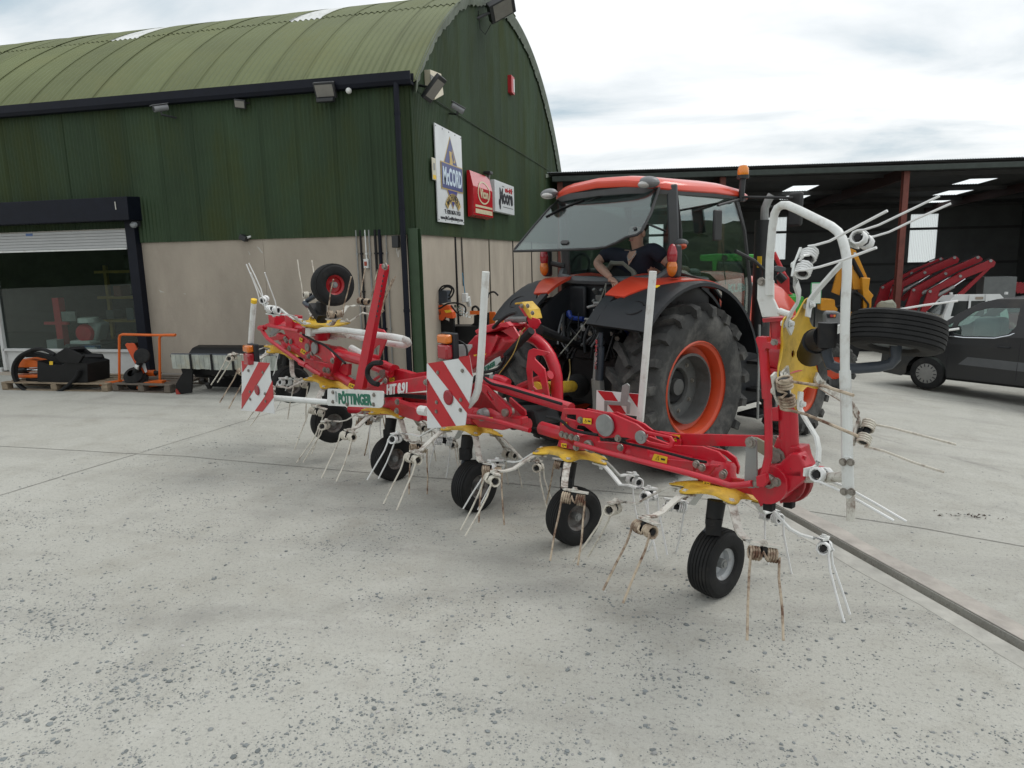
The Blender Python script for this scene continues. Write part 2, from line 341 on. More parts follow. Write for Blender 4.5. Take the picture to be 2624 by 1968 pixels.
    c = mixc(noi(.55, 7, .7, (1.3, .5, 1)), c, (.24, .235, .215), .58, .70, .5)
    L.new(c, b.inputs['Base Color']); b.inputs['Roughness'].default_value = .88; b.inputs['Specular IOR Level'].default_value = .3
    ad = N.new('ShaderNodeMath'); ad.operation = 'ADD'; L.new(noi(55, 5, .7), ad.inputs[0])
    s2 = N.new('ShaderNodeMath'); s2.operation = 'MULTIPLY'; s2.inputs[1].default_value = 2.; L.new(noi(9, 4), s2.inputs[0]); L.new(s2.outputs[0], ad.inputs[1])
    bp = N.new('ShaderNodeBump'); bp.inputs['Strength'].default_value = .45; bp.inputs['Distance'].default_value = .012; L.new(ad.outputs[0], bp.inputs['Height']); L.new(bp.outputs[0], b.inputs['Normal'])
    return m
CONC = concrete_ground()
ground_side(-1, 'yard_ground', CONC); ground_side(1, 'yard_ground_lower', CONC)
mb = MB(); a = DPT + DIR * -25; b = DPT + DIR * 14
mb.ribbon([(a.x, a.y, -.1), (b.x, b.y, -.1)], DN, .2, .02)
struct(part(mb, 'drain_channel', mat('drain_dirt', (.17, .15, .12), .9, var=.35, scale=12, bump=.5)))
# patched concrete strips cast along both lips of the drain
for sgn, wd, cc in ((1, .15, (.365, .34, .305)), (-1, .13, (.37, .365, .33))):
    mb = MB(); vv = []; rr = random.Random(5 + sgn)
    n = 120
    for i in range(n + 1):
        t_ = -13 + 22 * i / n; e_ = .05; o_ = .05 + wd * (1 + .28 * noise.noise((t_ * 1.3, sgn * 3., 0)) + .12 * noise.noise((t_ * 6, 2., 0)))
        for q in (e_, o_):
            p = DPT + DIR * t_ + DN * (sgn * q); vv.append((p.x, p.y, slope(p.x, p.y) + (.006 if q == e_ else .004)))
        p = DPT + DIR * t_ + DN * (sgn * (o_ + .01)); vv.append((p.x, p.y, slope(p.x, p.y) - .004))
    fs = []
    for i in range(n):
        for k in (0, 1): fs.append((i * 3 + k, i * 3 + k + 1, i * 3 + k + 4, i * 3 + k + 3))
    mb.add(vv, fs); struct(part(mb, 'drain_edging', mat('drain_edging_%d' % sgn, cc, .9, var=.22, scale=5, bump=.4, dirt=(.30, .28, .26), dirt_amt=.35)))
# slab joints: tarry seams a few mm proud of the concrete
def seam(pts, wid, name):
    mb = MB(); out = []
    for i in range(len(pts) - 1):
        a, b = Vector(pts[i]), Vector(pts[i + 1]); k = max(2, int((b - a).length / .12))
        for j in range(k): out.append(a.lerp(b, j / k))
    out.append(Vector(pts[-1])); vv = []; d_ = (out[-1] - out[0]).normalized(); nn = Vector((-d_.y, d_.x, 0))
    for i, p in enumerate(out):
        q = p + nn * .012 * noise.noise(p * 2.); w_ = wid * (.75 + .5 * abs(noise.noise(p * 5.)))
        for s_ in (-1, 1): r = q + nn * s_ * w_ / 2; vv.append((r.x, r.y, slope(r.x, r.y) + .0035))
    mb.add(vv, [(2 * i, 2 * i + 1, 2 * i + 3, 2 * i + 2) for i in range(len(out) - 1)])
    return struct(part(mb, name, mat('joint_tar', (.19, .183, .165), .95, var=.3, scale=20), smooth=0))
def gs(x, y):
    z = 0.
    for _ in range(6): p = gz('V', x, y, z); z = slope(p.x, p.y)
    return p
seam([(-22, 6.75, 0), (-7.89, 6.65, 0), (-5.33, 6.6, 0), (-3.02, 6.36, 0), (0.5, 6.08, 0)], .012, 'slab_joint')
seam([(-6.6, 2.6, 0), (-6.19, 5.15, 0), (-5.94, 6.62, 0)], .012, 'slab_joint')
seam([(-5.94, 6.66, 0), (-5.66, 8.44, 0), (-5.4, 10.4, 0)], .010, 'slab_joint')
seam([gs(1715, 1100), gs(2000, 1143), gs(2212, 1181), gs(2400, 1218)], .011, 'slab_joint')

# ================================================================== WORKSHOP
GREEN = mat('green_wall_sheet', (.033, .056, .029), .55, var=.2, scale=1.2, dirt=(.045, .060, .024), dirt_amt=.6, dirt_scale=.9, stretch=(1, 1, .35), spec=.18, per_object=.13)
ROOFG = mat('green_roof_sheet', (.13, .152, .068), .62, var=.1, scale=.9, dirt=(.168, .182, .09), dirt_amt=.5, dirt_scale=.7, spec=.35, per_object=.09)
TRIMG = mat('roof_edge_grey_green', (.17, .20, .16), .7, var=.25, scale=6, dirt=(.08, .10, .07), dirt_amt=.5)
BEIGE = mat('cast_concrete', (.355, .312, .255), .85, var=.14, scale=1.4, dirt=(.27, .235, .195), dirt_amt=.42, dirt_scale=1.1, bump=.3, bscale=30, stretch=(1, 1, .42))
DARK = mat('dark_blue_black_paint', (.005, .007, .014), .5, spec=.22, var=.2, dirt=(.014, .015, .02), dirt_amt=.2)
Xc, Yw = -4.4, 11.65
shop = thing('workshop_building', (-10, 12, 0), 'green corrugated barrel-roofed workshop with beige concrete base walls', 'building')
# ---- precast wall panels
def panel(mb, x0, x1, y0, y1, z0, z1): return mb.box(((x0 + x1) / 2, (y0 + y1) / 2, (z0 + z1) / 2), (x1 - x0, y1 - y0, z1 - z0))
for x0, x1 in ((-9.86, -7.302), (-7.298, -4.62)):
    part(panel(MB(), x0, x1, Yw, Yw + .16, -.1, 2.6), 'concrete_panel', BEIGE, shop, bevel=.006)
part(panel(MB(), -26, -18.01, Yw, Yw + .16, -.1, 2.6), 'concrete_panel', BEIGE, shop, bevel=.006)
ys = [11.95, 13.90, 16.50, 18.95, 21.40, 23.85, 26.1]
for i in range(6):
    part(panel(MB(), Xc - .18, Xc - .03, ys[i] + .015, ys[i + 1] - .015, -.9, 2.56), 'concrete_panel', BEIGE, shop, bevel=.006)
part(panel(MB(), -26, Xc - .2, 26, 26.12, -.9, 5), 'concrete_panel', BEIGE, shop)
part(panel(MB(), -26.1, -26, Yw, 26.1, 0, 5), 'concrete_panel', BEIGE, shop)
for zn, pts in (('Z3', ((1288, 830), (1310, 842), (1332, 850), (1300, 850))), ('Z3', ((2080, 478), (2100, 490), (2132, 535), (2118, 530))), ('Z3', ((2010, 515), (2028, 545), (2022, 548))), ('Z3', ((1485, 858), (1505, 862), (1500, 868))), ('Z1', ((720, 1270), (726, 1270), (733, 1320), (727, 1320)))):
    yy = Yw - .003 if zn == 'Z3' else 11.27
    part(MB().plate([py(zn, a, b, yy) for a, b in pts], (0, 1, 0), .002), 'scuff_mark', mat('scuff_white', (.5, .49, .45), .8), shop, smooth=0)
# plinth step
part(panel(MB(), -9.8, -4.5, 11.42, 11.648, -.05, .05), 'plinth', mat('plinth', (.24, .225, .2), .9, var=.2, bump=.3), shop, bevel=.01)
# ---- corrugated sheets
def corr(width, n, amp, length, nl=1, per=8):
    """one sheet: width along +X, height along +Z, ribs along Z"""
    mb = MB(); k = n * per + 1; vv = []
    for j in range(nl + 1):
        for i in range(k): vv.append((width * i / (k - 1), -amp * math.cos(2 * math.pi * i / per), length * j / nl))
    mb.add(vv, [(j * k + i, j * k + i + 1, j * k + k + i + 1, j * k + k + i) for j in range(nl) for i in range(k - 1)]); return mb
SW = .686
sh = corr(SW + .03, 9, .0095, 2.5).mesh('wall_sheet', 80)
x = -24.98; rr = random.Random(3)
while x < Xc - .3:
    M = Matrix.Translation((x, Yw - .035 + rr.uniform(-.003, .003), 2.5)) @ Matrix.Rotation(R_(.9 + rr.uniform(-.3, .3)), 4, 'Z')
    place(sh, 'wall_sheet', GREEN, shop, M); x += SW
# gable sheets, upper ones cut to the arch
AY, AZ, AR = 18.9, -1.97, 10.02
def arch(y): return AZ + math.sqrt(max(0, AR * AR - (y - AY) ** 2))
def gable_sheet(y0, y1, z0, z1fun):
    mb = MB(); k = max(2, int((y1 - y0) / .0762 * 6)); vv = []
    for i in range(k + 1):
        y = y0 + (y1 - y0) * i / k; xx = Xc + .009 * math.cos(2 * math.pi * y / .0762) + .006 * (i / k)
        vv.append((xx, y, z0)); vv.append((xx, y, max(z0 + .01, z1fun(y))))
    mb.add(vv, [(2 * i, 2 * i + 2, 2 * i + 3, 2 * i + 1) for i in range(k)]); return mb
y = 11.66
while y < 26.1:
    y1 = min(26.14, y + SW)
    part(gable_sheet(y, y1 + .02, 2.5, lambda q: min(4.90, arch(q) - .03)), 'wall_sheet', GREEN, shop, smooth=80)
    if arch((y + y1) / 2) > 5.0:
        o = part(gable_sheet(y, y1 + .02, 4.86, lambda q: arch(q) - .03), 'wall_sheet', GREEN, shop, smooth=80); o.matrix_basis = Matrix.Translation((.012, 0, 0))
    y = y1
# roof sheets
def roof_sheet(width, th0, th1, nseg, n=6, per=8, amp=.015):
    mb = MB(); k = n * per + 1; vv = []
    for j in range(nseg + 1):
        th = R_(th0 + (th1 - th0) * j / nseg)
        for i in range(k):
            r = AR + .03 + amp * math.cos(2 * math.pi * i / per) + .012 * (1 - j / nseg) ; vv.append((width * i / (k - 1), AY + r * math.sin(th), AZ + r * math.cos(th)))
    mb.add(vv, [(j * k + i, j * k + i + 1, j * k + k + i + 1, j * k + k + i) for j in range(nseg) for i in range(k - 1)]); return mb
RW = .712
low = roof_sheet(RW + .03, -46.7, -27.6, 14).mesh('roof_sheet', 80); high = roof_sheet(RW + .03, -28.6, 1., 18).mesh('roof_sheet', 80)
PLAST = mat('rooflight_sheet', (.62, .64, .63), .5, var=.1, scale=4, dirt=(.4, .42, .38), dirt_amt=.4)
x = Xc + .14 - RW; i = 0
while x > -26:
    for me, nm in ((low, 'l'), (high, 'h')):
        M = Matrix.Translation((x, 0, rr.uniform(-.006, .006))) @ Matrix.Rotation(R_(rr.uniform(.2, .75)), 4, 'Z')
        M = Matrix.Translation((x, AY, 0)) @ Matrix.Rotation(R_(rr.uniform(-.06, .06)), 4, 'Z') @ Matrix.Translation((0, -AY, (i % 2) * .005 + rr.uniform(-.003, .003)))
        lit = nm == 'h' and (-12.75 < x < -12.0 or -8.2 < x < -7.4)
        o = place(me, 'rooflight_sheet' if lit else 'roof_sheet', PLAST if lit else ROOFG, shop, M)
    x -= RW; i += 1
part(roof_sheet(21.7, 0.5, 47.6, 24, n=30).add([], []), 'far_roof_slope', ROOFG, shop, smooth=80).matrix_basis = Matrix.Translation((-25.98, 0, 0))
# ragged cover strip round the arch of the gable
mb = MB(); vv = []; n = 150
for i in range(n + 1):
    th = R_(-46.5 + 93 * i / n); wv = .16 + .05 * noise.noise((i * .35, 1.5, 0)) + .03 * (i % 3 == 0)
    for rr_, xx in ((AR + .055, Xc + .135), (AR + .02, Xc + .15), (AR - wv, Xc + .06 + .02 * (i % 2))):
        vv.append((xx, AY + rr_ * math.sin(th), AZ + rr_ * math.cos(th)))
mb.add(vv, [(i * 3 + k, i * 3 + k + 1, i * 3 + k + 4, i * 3 + k + 3) for i in range(n) for k in (0, 1)])
part(mb, 'arch_cover_strip', TRIMG, shop, smooth=20)
# gutter and downpipe
mb = MB(); mb.plate([(-26, 11.44, 5.05), (-26, 11.44, 4.93), (-26, 11.47, 4.88), (-26, 11.60, 4.88), (-26, 11.62, 5.04), (-26, 11.58, 5.04), (-26, 11.57, 4.92), (-26, 11.5, 4.92), (-26, 11.47, 5.05)], (1, 0, 0), .001)
for k in range(len(mb.v)):
    pass
prof = [(11.44, 5.06), (11.44, 4.93), (11.47, 4.87), (11.60, 4.87), (11.62, 5.05), (11.59, 5.05), (11.575, 4.91), (11.49, 4.91), (11.465, 5.06)]
mb = MB(); vv = [(-26, a, b) for a, b in prof] + [(Xc + .1, a, b) for a, b in prof]; k = len(prof)
mb.add(vv, [(i, (i + 1) % k, (i + 1) % k + k, i + k) for i in range(k)] + [tuple(range(k, 2 * k))])
part(mb, 'gutter', DARK, shop, smooth=0)
mb = MB(); mb.tube([(-4.56, 11.5, 4.9), (-4.56, 11.48, 4.7), (-4.56, 11.48, .02)], .048, 12)
for z in (1.2, 2.9, 4.4): mb.cyl((-4.56, 11.48, z), (-4.56, 11.48, z + .05), .056, n=12)
part(mb, 'downpipe', DARK, shop)
# green corner stanchion (steel I section)
mb = MB(); mb.box((-4.42, 11.56, 1.3), (.17, .02, 2.6)); mb.box((-4.42, 11.74, 1.3), (.17, .02, 2.6)); mb.box((-4.42, 11.65, 1.3), (.02, .16, 2.6))
part(mb, 'corner_stanchion', mat('green_stanchion', (.03, .062, .027), .45, var=.15), shop, bevel=.003)
part(MB().box((Xc - .02, 11.64, 3.72), (.05, .05, 2.44)), 'corner_flashing', GREEN, shop)
# thin cladding rail and cable along the gable
part(MB().tube([(Xc + .03, 12.9, 4.885), (Xc + .035, 17, 4.86), (Xc + .03, 20, 4.885), (Xc + .03, 23.8, 4.87)], .0045, 6), 'gable_cable', BLK, shop)
# conduits on the wall near the corner
for i, (x, z0, z1, r, mm) in enumerate(((-5.48, .1, 2.6, .012, 'g'), (-5.40, .1, 2.6, .018, 'k'), (-5.31, 2.1, 2.6, .012, 'w'), (-5.24, .1, 2.6, .014, 'g'), (-5.13, .1, 2.6, .022, 'k'), (-5.045, .1, 2.6, .03, 'd'), (-4.93, .1, 2.6, .010, 'g'))):
    mb = MB(); mb.tube([(x, 11.625, z1), (x, 11.625, z0)], r, 8)
    for z in (.9, 1.55, 2.2):
        if z > z0: mb.box((x, 11.63, z), (r * 3, .03, .03))
    part(mb, 'wall_conduit', {'g': GRY, 'k': BLK, 'w': WHT, 'd': DARK}[mm], shop)
mb = MB(); mb.box((-5.31, 11.61, 2.03), (.085, .06, .16)); sw = part(mb, 'wall_switch', WHT, shop, bevel=.008); part(MB().box((-5.31, 11.575, 2.03), (.045, .02, .07)), 'rocker', mat('red_brown', (.3, .05, .02), .5), sw)
for y, r in ((14.3, .008), (14.36, .006), (13.9, .02), (16.5, .016), (18.95, .014), (21.4, .014)):
    part(MB().tube([(Xc - .02, y, 2.5), (Xc - .015, y + .02, .5 if r > .01 else 1.52)], r, 6), 'gable_joint' if r > .01 else 'hanging_cable', BLK if r < .015 or r > .018 else mat('mastic', (.12, .11, .085), .8), shop)
# ---- shop window with shutter
HX0, HX1 = -18, -9.9
mb = MB(); mb.hexa([(HX0, 11.28, 2.9), (-9.72, 11.28, 2.9), (-9.72, 11.62, 2.9), (HX0, 11.62, 2.9), (HX0, 11.28, 3.31), (-9.72, 11.28, 3.31), (-9.72, 11.62, 3.33), (HX0, 11.62, 3.33)])
part(mb, 'shutter_box', DARK, shop, bevel=.008)
part(MB().box((-9.93, 11.58, 1.4), (.2, .15, 3.0)), 'door_jamb', DARK, shop, bevel=.005)
SHUT = mat('shutter_white', (.40, .41, .41), .45, var=.05, scale=3, dirt=(.4, .38, .33), dirt_amt=.25)
part(MB().box(((HX0 - 10.03) / 2, 11.60, 2.70), (-10.03 - HX0, .03, .14)), 'window_head', mat('shutter_cream', (.5, .47, .4), .5), shop)
for k in range(6):
    z = 2.42 + k * .055
    part(MB().box(((HX0 - 10.03) / 2, 11.52 + .004 * (k % 2), z + .026), (-10.03 - HX0, .022, .052)), 'shutter_slat', SHUT, shop, bevel=.006)
part(MB().box(((HX0 - 10.03) / 2, 11.50, 2.40), (-10.03 - HX0, .04, .03)), 'shutter_bottom_bar', WHT, shop)
part(MB().box((-12.2, 11.512, 2.71), (.16, .006, .05)), 'blue_sticker', mat('blue_sticker', (.08, .14, .3), .5), shop)
FRM = mat('window_frame_white', (.55, .56, .55), .45, var=.06, dirt=(.3, .28, .25), dirt_amt=.3)
part(MB().box((-11.66, 11.66, .235), (3.28, .05, .44)), 'window_stallriser', FRM, shop, bevel=.004)
part(MB().box((-11.66, 11.63, .47), (3.3, .1, .05)), 'window_sill', FRM, shop, bevel=.004)
part(MB().box((-13.32, 11.62, 1.25), (.075, .08, 2.4)), 'window_mullion', FRM, shop, bevel=.004)
part(MB().box((-15.6, 11.62, .05), (4.4, .1, .1)), 'door_bottom_rail', FRM, shop)
part(MB().box((-14, 11.5, -.01), (8.2, .36, .06)), 'door_step', BEIGE, shop, bevel=.01)
part(MB().box((-11.66, 11.65, 1.44), (3.25, .008, 1.92)), 'window_pane', glass('shop_glass', (.74, .8, .78), .012), shop)
part(MB().box((-15.6, 11.65, 1.25), (4.45, .008, 2.3)), 'window_pane', glass('shop_glass'), shop)
# shop interior
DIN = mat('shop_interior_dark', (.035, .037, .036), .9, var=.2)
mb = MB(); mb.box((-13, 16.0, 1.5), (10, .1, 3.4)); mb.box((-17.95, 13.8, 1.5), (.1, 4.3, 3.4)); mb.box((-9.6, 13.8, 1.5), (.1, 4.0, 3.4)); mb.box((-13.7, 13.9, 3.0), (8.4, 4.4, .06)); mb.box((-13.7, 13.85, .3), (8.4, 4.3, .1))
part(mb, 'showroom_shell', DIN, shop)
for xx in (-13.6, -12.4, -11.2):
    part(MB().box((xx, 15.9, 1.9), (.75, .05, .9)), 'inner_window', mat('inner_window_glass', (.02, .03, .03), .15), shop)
# ---- gable signs
def sign_pt(x, y, X=Xc + .05): return px('Z12', x, y, X)
GY, GZ, GXv = Vector((0, 1, 0)), Vector((0, 0, 1)), Vector((1, 0, 0))
SWH = mat('sign_white', (.62, .65, .66), .35, var=.04); NAVY = mat('sign_navy', (.045, .06, .19), .4, var=.1); GOLD = mat('sign_gold', (.5, .36, .12), .45, var=.1); INK = mat('sign_black', (.015, .015, .02), .5); PALE = mat('sign_pale_blue', (.55, .66, .75), .4, var=.04); SRED = mat('sign_red', (.5, .012, .02), .25, var=.05, coat=.4); CREAM = mat('sign_cream', (.56, .5, .33), .45)
X0 = Xc + .05
sg = thing('machinery_sign', (X0, 13.48, 2.75), 'tall white sign reading McCord Machinery with blue diamond logo', 'sign')
part(MB().box((X0, 13.48, 3.61), (.02, 1.6, 1.72)), 'sign_board', SWH, sg)
def flat(pts, name, m, parent, X, th=.004):
    return part(MB().plate([(X, a, b) for a, b in pts], (1, 0, 0), th), name, m, parent, smooth=0)
cy = 13.53
flat([(cy, 4.36), (cy + .52, 3.72), (cy + .52, 3.7), (cy - .52, 3.7), (cy - .52, 3.72)], 'logo_triangle', GOLD, sg, X0 + .012)
flat([(cy, 4.325), (cy + .485, 3.72), (cy - .485, 3.72)], 'logo_triangle', NAVY, sg, X0 + .0165)
flat([(cy - .62, 3.85), (cy + .72, 3.85), (cy + .72, 3.36), (cy - .62, 3.36)], 'name_band', GOLD, sg, X0 + .021)
flat([(cy - .59, 3.83), (cy + .69, 3.83), (cy + .69, 3.38), (cy - .59, 3.38)], 'name_band', NAVY, sg, X0 + .0255)
text_fit('McCORD', 'lettering', PALE, sg, (X0 + .028, cy + .05, 3.605), GY, GZ, 1.16, .33, bold=.03)
flat([(cy - .1, 4.08), (cy + .06, 4.08), (cy + .05, 4.0), (cy + .1, 3.92), (cy + .1, 3.8), (cy + .04, 3.85), (cy - .1, 3.8), (cy - .07, 3.93)], 'digger_emblem', GOLD, sg, X0 + .0205)
flat([(cy + .07, 4.12), (cy + .09, 4.13), (cy + .22, 3.95), (cy + .26, 3.93), (cy + .24, 3.89), (cy + .14, 3.9), (cy + .19, 3.94)], 'digger_emblem', GOLD, sg, X0 + .0205)
flat([(cy - .3, 3.36), (cy + .38, 3.36), (cy + .04, 3.02)], 'logo_point', GOLD, sg, X0 + .0165)
flat([(cy - .26, 3.36), (cy + .34, 3.36), (cy + .04, 3.055)], 'logo_point', mat('sign_blue', (.03, .035, .22), .4), sg, X0 + .021)
arcp = [(cy + .04 + .62 * math.sin(R_(q)), 2.66 + .62 * math.cos(R_(q)) + .03) for q in range(-50, 51, 10)] + [(cy + .04 + .43 * math.sin(R_(q)), 2.66 + .43 * math.cos(R_(q)) + .07) for q in range(50, -51, -10)]
flat(arcp, 'ribbon', GOLD, sg, X0 + .0255)
for i, ch in enumerate('MACHINERY'):
    q = R_(-40 + 10 * i); c = Vector((X0 + .029, cy + .04 + .53 * math.sin(q), 2.71 + .53 * math.cos(q)))
    text_fit(ch, 'lettering', INK, sg, c, GY * math.cos(q) - GZ * math.sin(q), GZ * math.cos(q) + GY * math.sin(q), .085 if ch != 'I' else .025, .13, bold=.01)
text_fit('T: 028 8676 3153', 'lettering', INK, sg, (X0 + .014, cy + .02, 2.955), GY, GZ, .98, .08, bold=.015)
text_fit('www.McCordMachinery.com', 'lettering', INK, sg, (X0 + .014, 13.5, 2.83), GY, GZ, 1.38, .085, bold=.01)
mb = MB()
for yy in (12.72, 13.1, 13.48, 13.86, 14.24):
    for zz in (4.43, 2.79): mb.cyl((X0 + .01, yy, zz), (X0 + .016, yy, zz), .012, n=8)
part(mb, 'fixing_screws', INK, sg, stuff=True)
sv = thing('red_lightbox_sign', (X0, 15.4, 2.93), 'red lightbox sign with cream oval Vicon emblem and two cream stripes', 'sign')
mb = MB(); a = [(14.62, 2.93), (16.17, 2.93)]
mb.add([(X0, 14.62, 2.93), (X0, 16.17, 2.93), (X0, 16.17, 3.86), (X0, 14.62, 3.86), (X0 + .13, 14.62, 2.97), (X0 + .13, 16.17, 2.97), (X0 + .13, 16.17, 3.55), (X0 + .13, 14.62, 3.55), (X0 + .06, 16.17, 3.86), (X0 + .06, 14.62, 3.86)],
       [(4, 5, 6, 7), (7, 6, 8, 9), (9, 8, 2, 3), (0, 4, 7, 9, 3), (1, 2, 8, 6, 5), (0, 1, 5, 4)])
part(mb, 'lightbox', SRED, sv, smooth=0)
X1 = X0 + .134
for zz, hh in ((3.16, .045), (3.055, .09)): part(MB().box((X1, 15.42, zz), (.004, 1.36, hh)), 'stripe', CREAM, sv)
ov = MB(); n = 40; vv = []
for i in range(n):
    an = 2 * math.pi * i / n
    for k_ in (1, .87):
        zz = 3.46 + .245 * k_ * math.sin(an); yy = 15.44 + .5 * k_ * math.cos(an) + .03 * math.sin(an); xx = X1 + .002 if zz < 3.55 else X1 - (zz - 3.55) * .226 + .003
        vv.append((xx, yy, zz))
ov.add(vv, [(2 * i, 2 * ((i + 1) % n), 2 * ((i + 1) % n) + 1, 2 * i + 1) for i in range(n)]); part(ov, 'oval_ring', CREAM, sv, smooth=0)
text_fit('Vicon', 'lettering', CREAM, sv, (X1 + .003, 15.44, 3.44), GY, GZ, .66, .2, bold=.03)
sm = thing('white_lightbox_sign', (X0, 17.4, 3.13), 'small white box sign reading uni-drill Moore in black and red', 'sign')
part(MB().box((X0 + .06, 17.42, 3.49), (.12, 1.96, .71)), 'lightbox', SWH, sm, bevel=.006)
X2 = X0 + .122
text_fit('oore', 'lettering', INK, sm, (X2, 17.72, 3.47), GY, GZ, 1.02, .26, bold=.05)
text_fit('M', 'lettering', INK, sm, (X2, 17.04, 3.52), GY, GZ, .34, .36, bold=.07)
text_fit('uni-drill', 'lettering', SRED, sm, (X2, 17.78, 3.7), GY, GZ, .74, .13, bold=.03)
for c, s_ in (((X2, 17.24, 3.75), (.003, .22, .012)), ((X2, 18.24, 3.71), (.003, .1, .012)), ((X2, 17.72, 3.275), (.003, 1.06, .012))): part(MB().box(c, s_), 'rule_line', INK, sm)
for yy, zz, r1 in ((16.86, 3.36, .085), (16.9, 3.27, .07)): part(MB().lathe([(.0, .004), (r1, .004), (r1, 0)], (X2, yy, zz), (1, 0, 0), 18), 'seed_wheel', INK, sm)
sn = thing('safety_notice', (X0, 12.55, 3.45), 'small cream safety notice left of the tall white sign', 'notice')
part(MB().box((X0 + .01, 12.55, 3.66), (.015, .2, .38)), 'notice_board', mat('notice_cream', (.55, .53, .42), .5, var=.1), sn, bevel=.004)
part(MB().box((X0 + .019, 12.55, 3.52), (.003, .16, .07)), 'notice_stripe', YELS, sn); part(MB().box((X0 + .019, 12.55, 3.7), (.003, .09, .12)), 'notice_symbol', GRY, sn)
# ---- lamps, cameras and alarm boxes
LAMPG = mat('floodlight_glass', (.20, .195, .175), .25, var=.1); HOUS = mat('lamp_housing', (.02, .022, .024), .45, var=.15)
def flood(name, c, nrm, up, wx, hy, dep, label):
    nrm = Vector(nrm).normalized(); up = (Vector(up) - nrm * Vector(up).dot(nrm)).normalized(); xx = up.cross(nrm); R = Matrix((xx, up, nrm)).transposed(); c = Vector(c)
    t = thing(name, c, label, 'floodlight'); part(MB().box(c, (wx, hy, dep), R), 'housing', HOUS, t, bevel=.012)
    part(MB().box(c + nrm * (dep / 2 + .002), (wx * .84, hy * .72, .006), R), 'lens', LAMPG, t)
    mb = MB(); b = c - nrm * dep / 2
    for k in range(5): mb.box(b - nrm * .012 + xx * (wx * (k - 2) * .18), (.012, hy * .8, .03), R)
    part(mb, 'cooling_fins', HOUS, t); return t, R
t, R = flood('floodlight', (-5.78, 11.42, 4.86), (.05, -.75, -.35), (0, 0, 1), .36, .26, .07, 'large square floodlight under the gutter near the corner'); part(MB().tube([(-5.78, 11.45, 4.86), (-5.78, 11.6, 4.8)], .02), 'bracket', HOUS, t)
part(MB().box((-5.78, 11.42, 4.70), (.3, .1, .06)), 'driver_box', HOUS, t, bevel=.01)
t, R = flood('floodlight', (-7.42, 11.5, 4.77), (.05, -.8, -.3), (.15, 0, 1), .2, .15, .05, 'small floodlight under the gutter in the middle of the long wall'); part(MB().tube([(-7.36, 11.5, 4.77), (-7.3, 11.6, 4.8)], .015), 'bracket', HOUS, t)
c = px('Z2', 985, 715, Xc + .32); t, R = flood('floodlight', c, (.62, -.5, -.6), (.3, .2, .9), .2, .46, .09, 'black floodlight on bracket in front of the cream alarm box'); part(MB().tube([c, (Xc, 12.1, 4.98)], .022), 'bracket', HOUS, t)
c = px('Z2', 1530, 60, Xc + .45); t, R = flood('floodlight', c, (.6, -.4, -.68), (.5, .5, .7), .45, .62, .16, 'big floodlight at the top of the gable'); part(MB().tube([c, (Xc, c.y - .4, c.z - .3)], .03), 'bracket', HOUS, t)
part(MB().tube([(Xc + .04, c.y - .4, c.z - .15), (Xc + .06, c.y - .35, c.z - .5), (Xc + .1, c.y - .1, c.z - .55), (Xc + .3, c.y, c.z - .2)], .008, 6), 'loose_wire', BLK, t)
ab = thing('alarm_box', (Xc, 12.85, 5.04), 'cream louvred alarm box high on the gable beside the corner', 'alarm box'); q = [px('Z2', a, b, Xc + .08) for a, b in ((930, 565), (1020, 600), (1040, 770), (970, 810), (940, 720))]
part(MB().plate(q, (1, 0, 0), .12), 'case', mat('alarm_cream', (.62, .57, .44), .5, var=.05), ab, bevel=.01)
for k in range(4): part(MB().box(px('Z2', 972, 615 + k * 13, Xc + .145), (.012, .2, .012)), 'louvre', GRY, ab)
sr = thing('alarm_sounder', (Xc, 18.8, 6.25), 'red alarm sounder box in the upper gable', 'alarm'); part(MB().box((Xc + .06, 18.78, 6.39), (.12, .34, .42)), 'case', mat('sounder_red', (.42, .02, .025), .4, var=.1), sr, bevel=.01)
part(MB().box((Xc + .123, 18.86, 6.39), (.008, .1, .32)), 'grille', SWH, sr)
def camera_unit(c, dirv, base, label):
    c = Vector(c); dirv = Vector(dirv).normalized(); t = thing('security_camera', c, label, 'camera')
    part(MB().cyl(c - dirv * .12, c + dirv * .13, .055, n=16), 'body', mat('cctv_grey', (.22, .23, .24), .4), t, bevel=.006)
    part(MB().cyl(c + dirv * .131, c + dirv * .136, .042, n=14), 'lens_face', HOUS, t)
    mb = MB(); mb.plate([c + dirv * a + Vector((0, 0, .062)) + dirv.cross(GZ).normalized() * b for a, b in ((-.12, -.055), (.17, -.055), (.17, .055), (-.12, .055))], GZ, .008); part(mb, 'sunshade', mat('cctv_grey'  , (.22, .23, .24)), t)
    part(MB().tube([c - Vector((0, 0, .05)), c - Vector((0, 0, .11)), Vector(base)], .018), 'bracket', HOUS, t)
camera_unit((-8.9, 11.38, 4.78), (-.5, -.85, -.25), (-8.76, 11.58, 4.64), 'grey security camera under the gutter above the shutter box')
camera_unit(px('Z2', 1175, 875, Xc + .3), (.75, .45, -.45), px('Z2', 1110, 920, Xc + .02), 'grey security camera on the gable above the tall white sign')
t = thing('motion_sensor', (-5.38, 11.5, 4.83), 'small round white motion sensor beside the large floodlight', 'sensor'); part(MB().sphere((-5.38, 11.46, 4.83), .05), 'dome', WHT, t); part(MB().tube([(-5.4, 11.46, 4.82), (-5.45, 11.6, 4.84)], .02), 'bracket', HOUS, t)
c = py('Z3', 1975, 410, 11.56); t = thing('outdoor_lamp', c, 'small black spot lamp at the top of the concrete wall', 'lamp'); part(MB().box(c, (.13, .12, .09), Matrix.Rotation(.5, 3, 'Y')), 'head', HOUS, t, bevel=.01); part(MB().tube([c + Vector((.06, 0, 0)), c + Vector((.1, .08, .03))], .02), 'bracket', WHT, t)
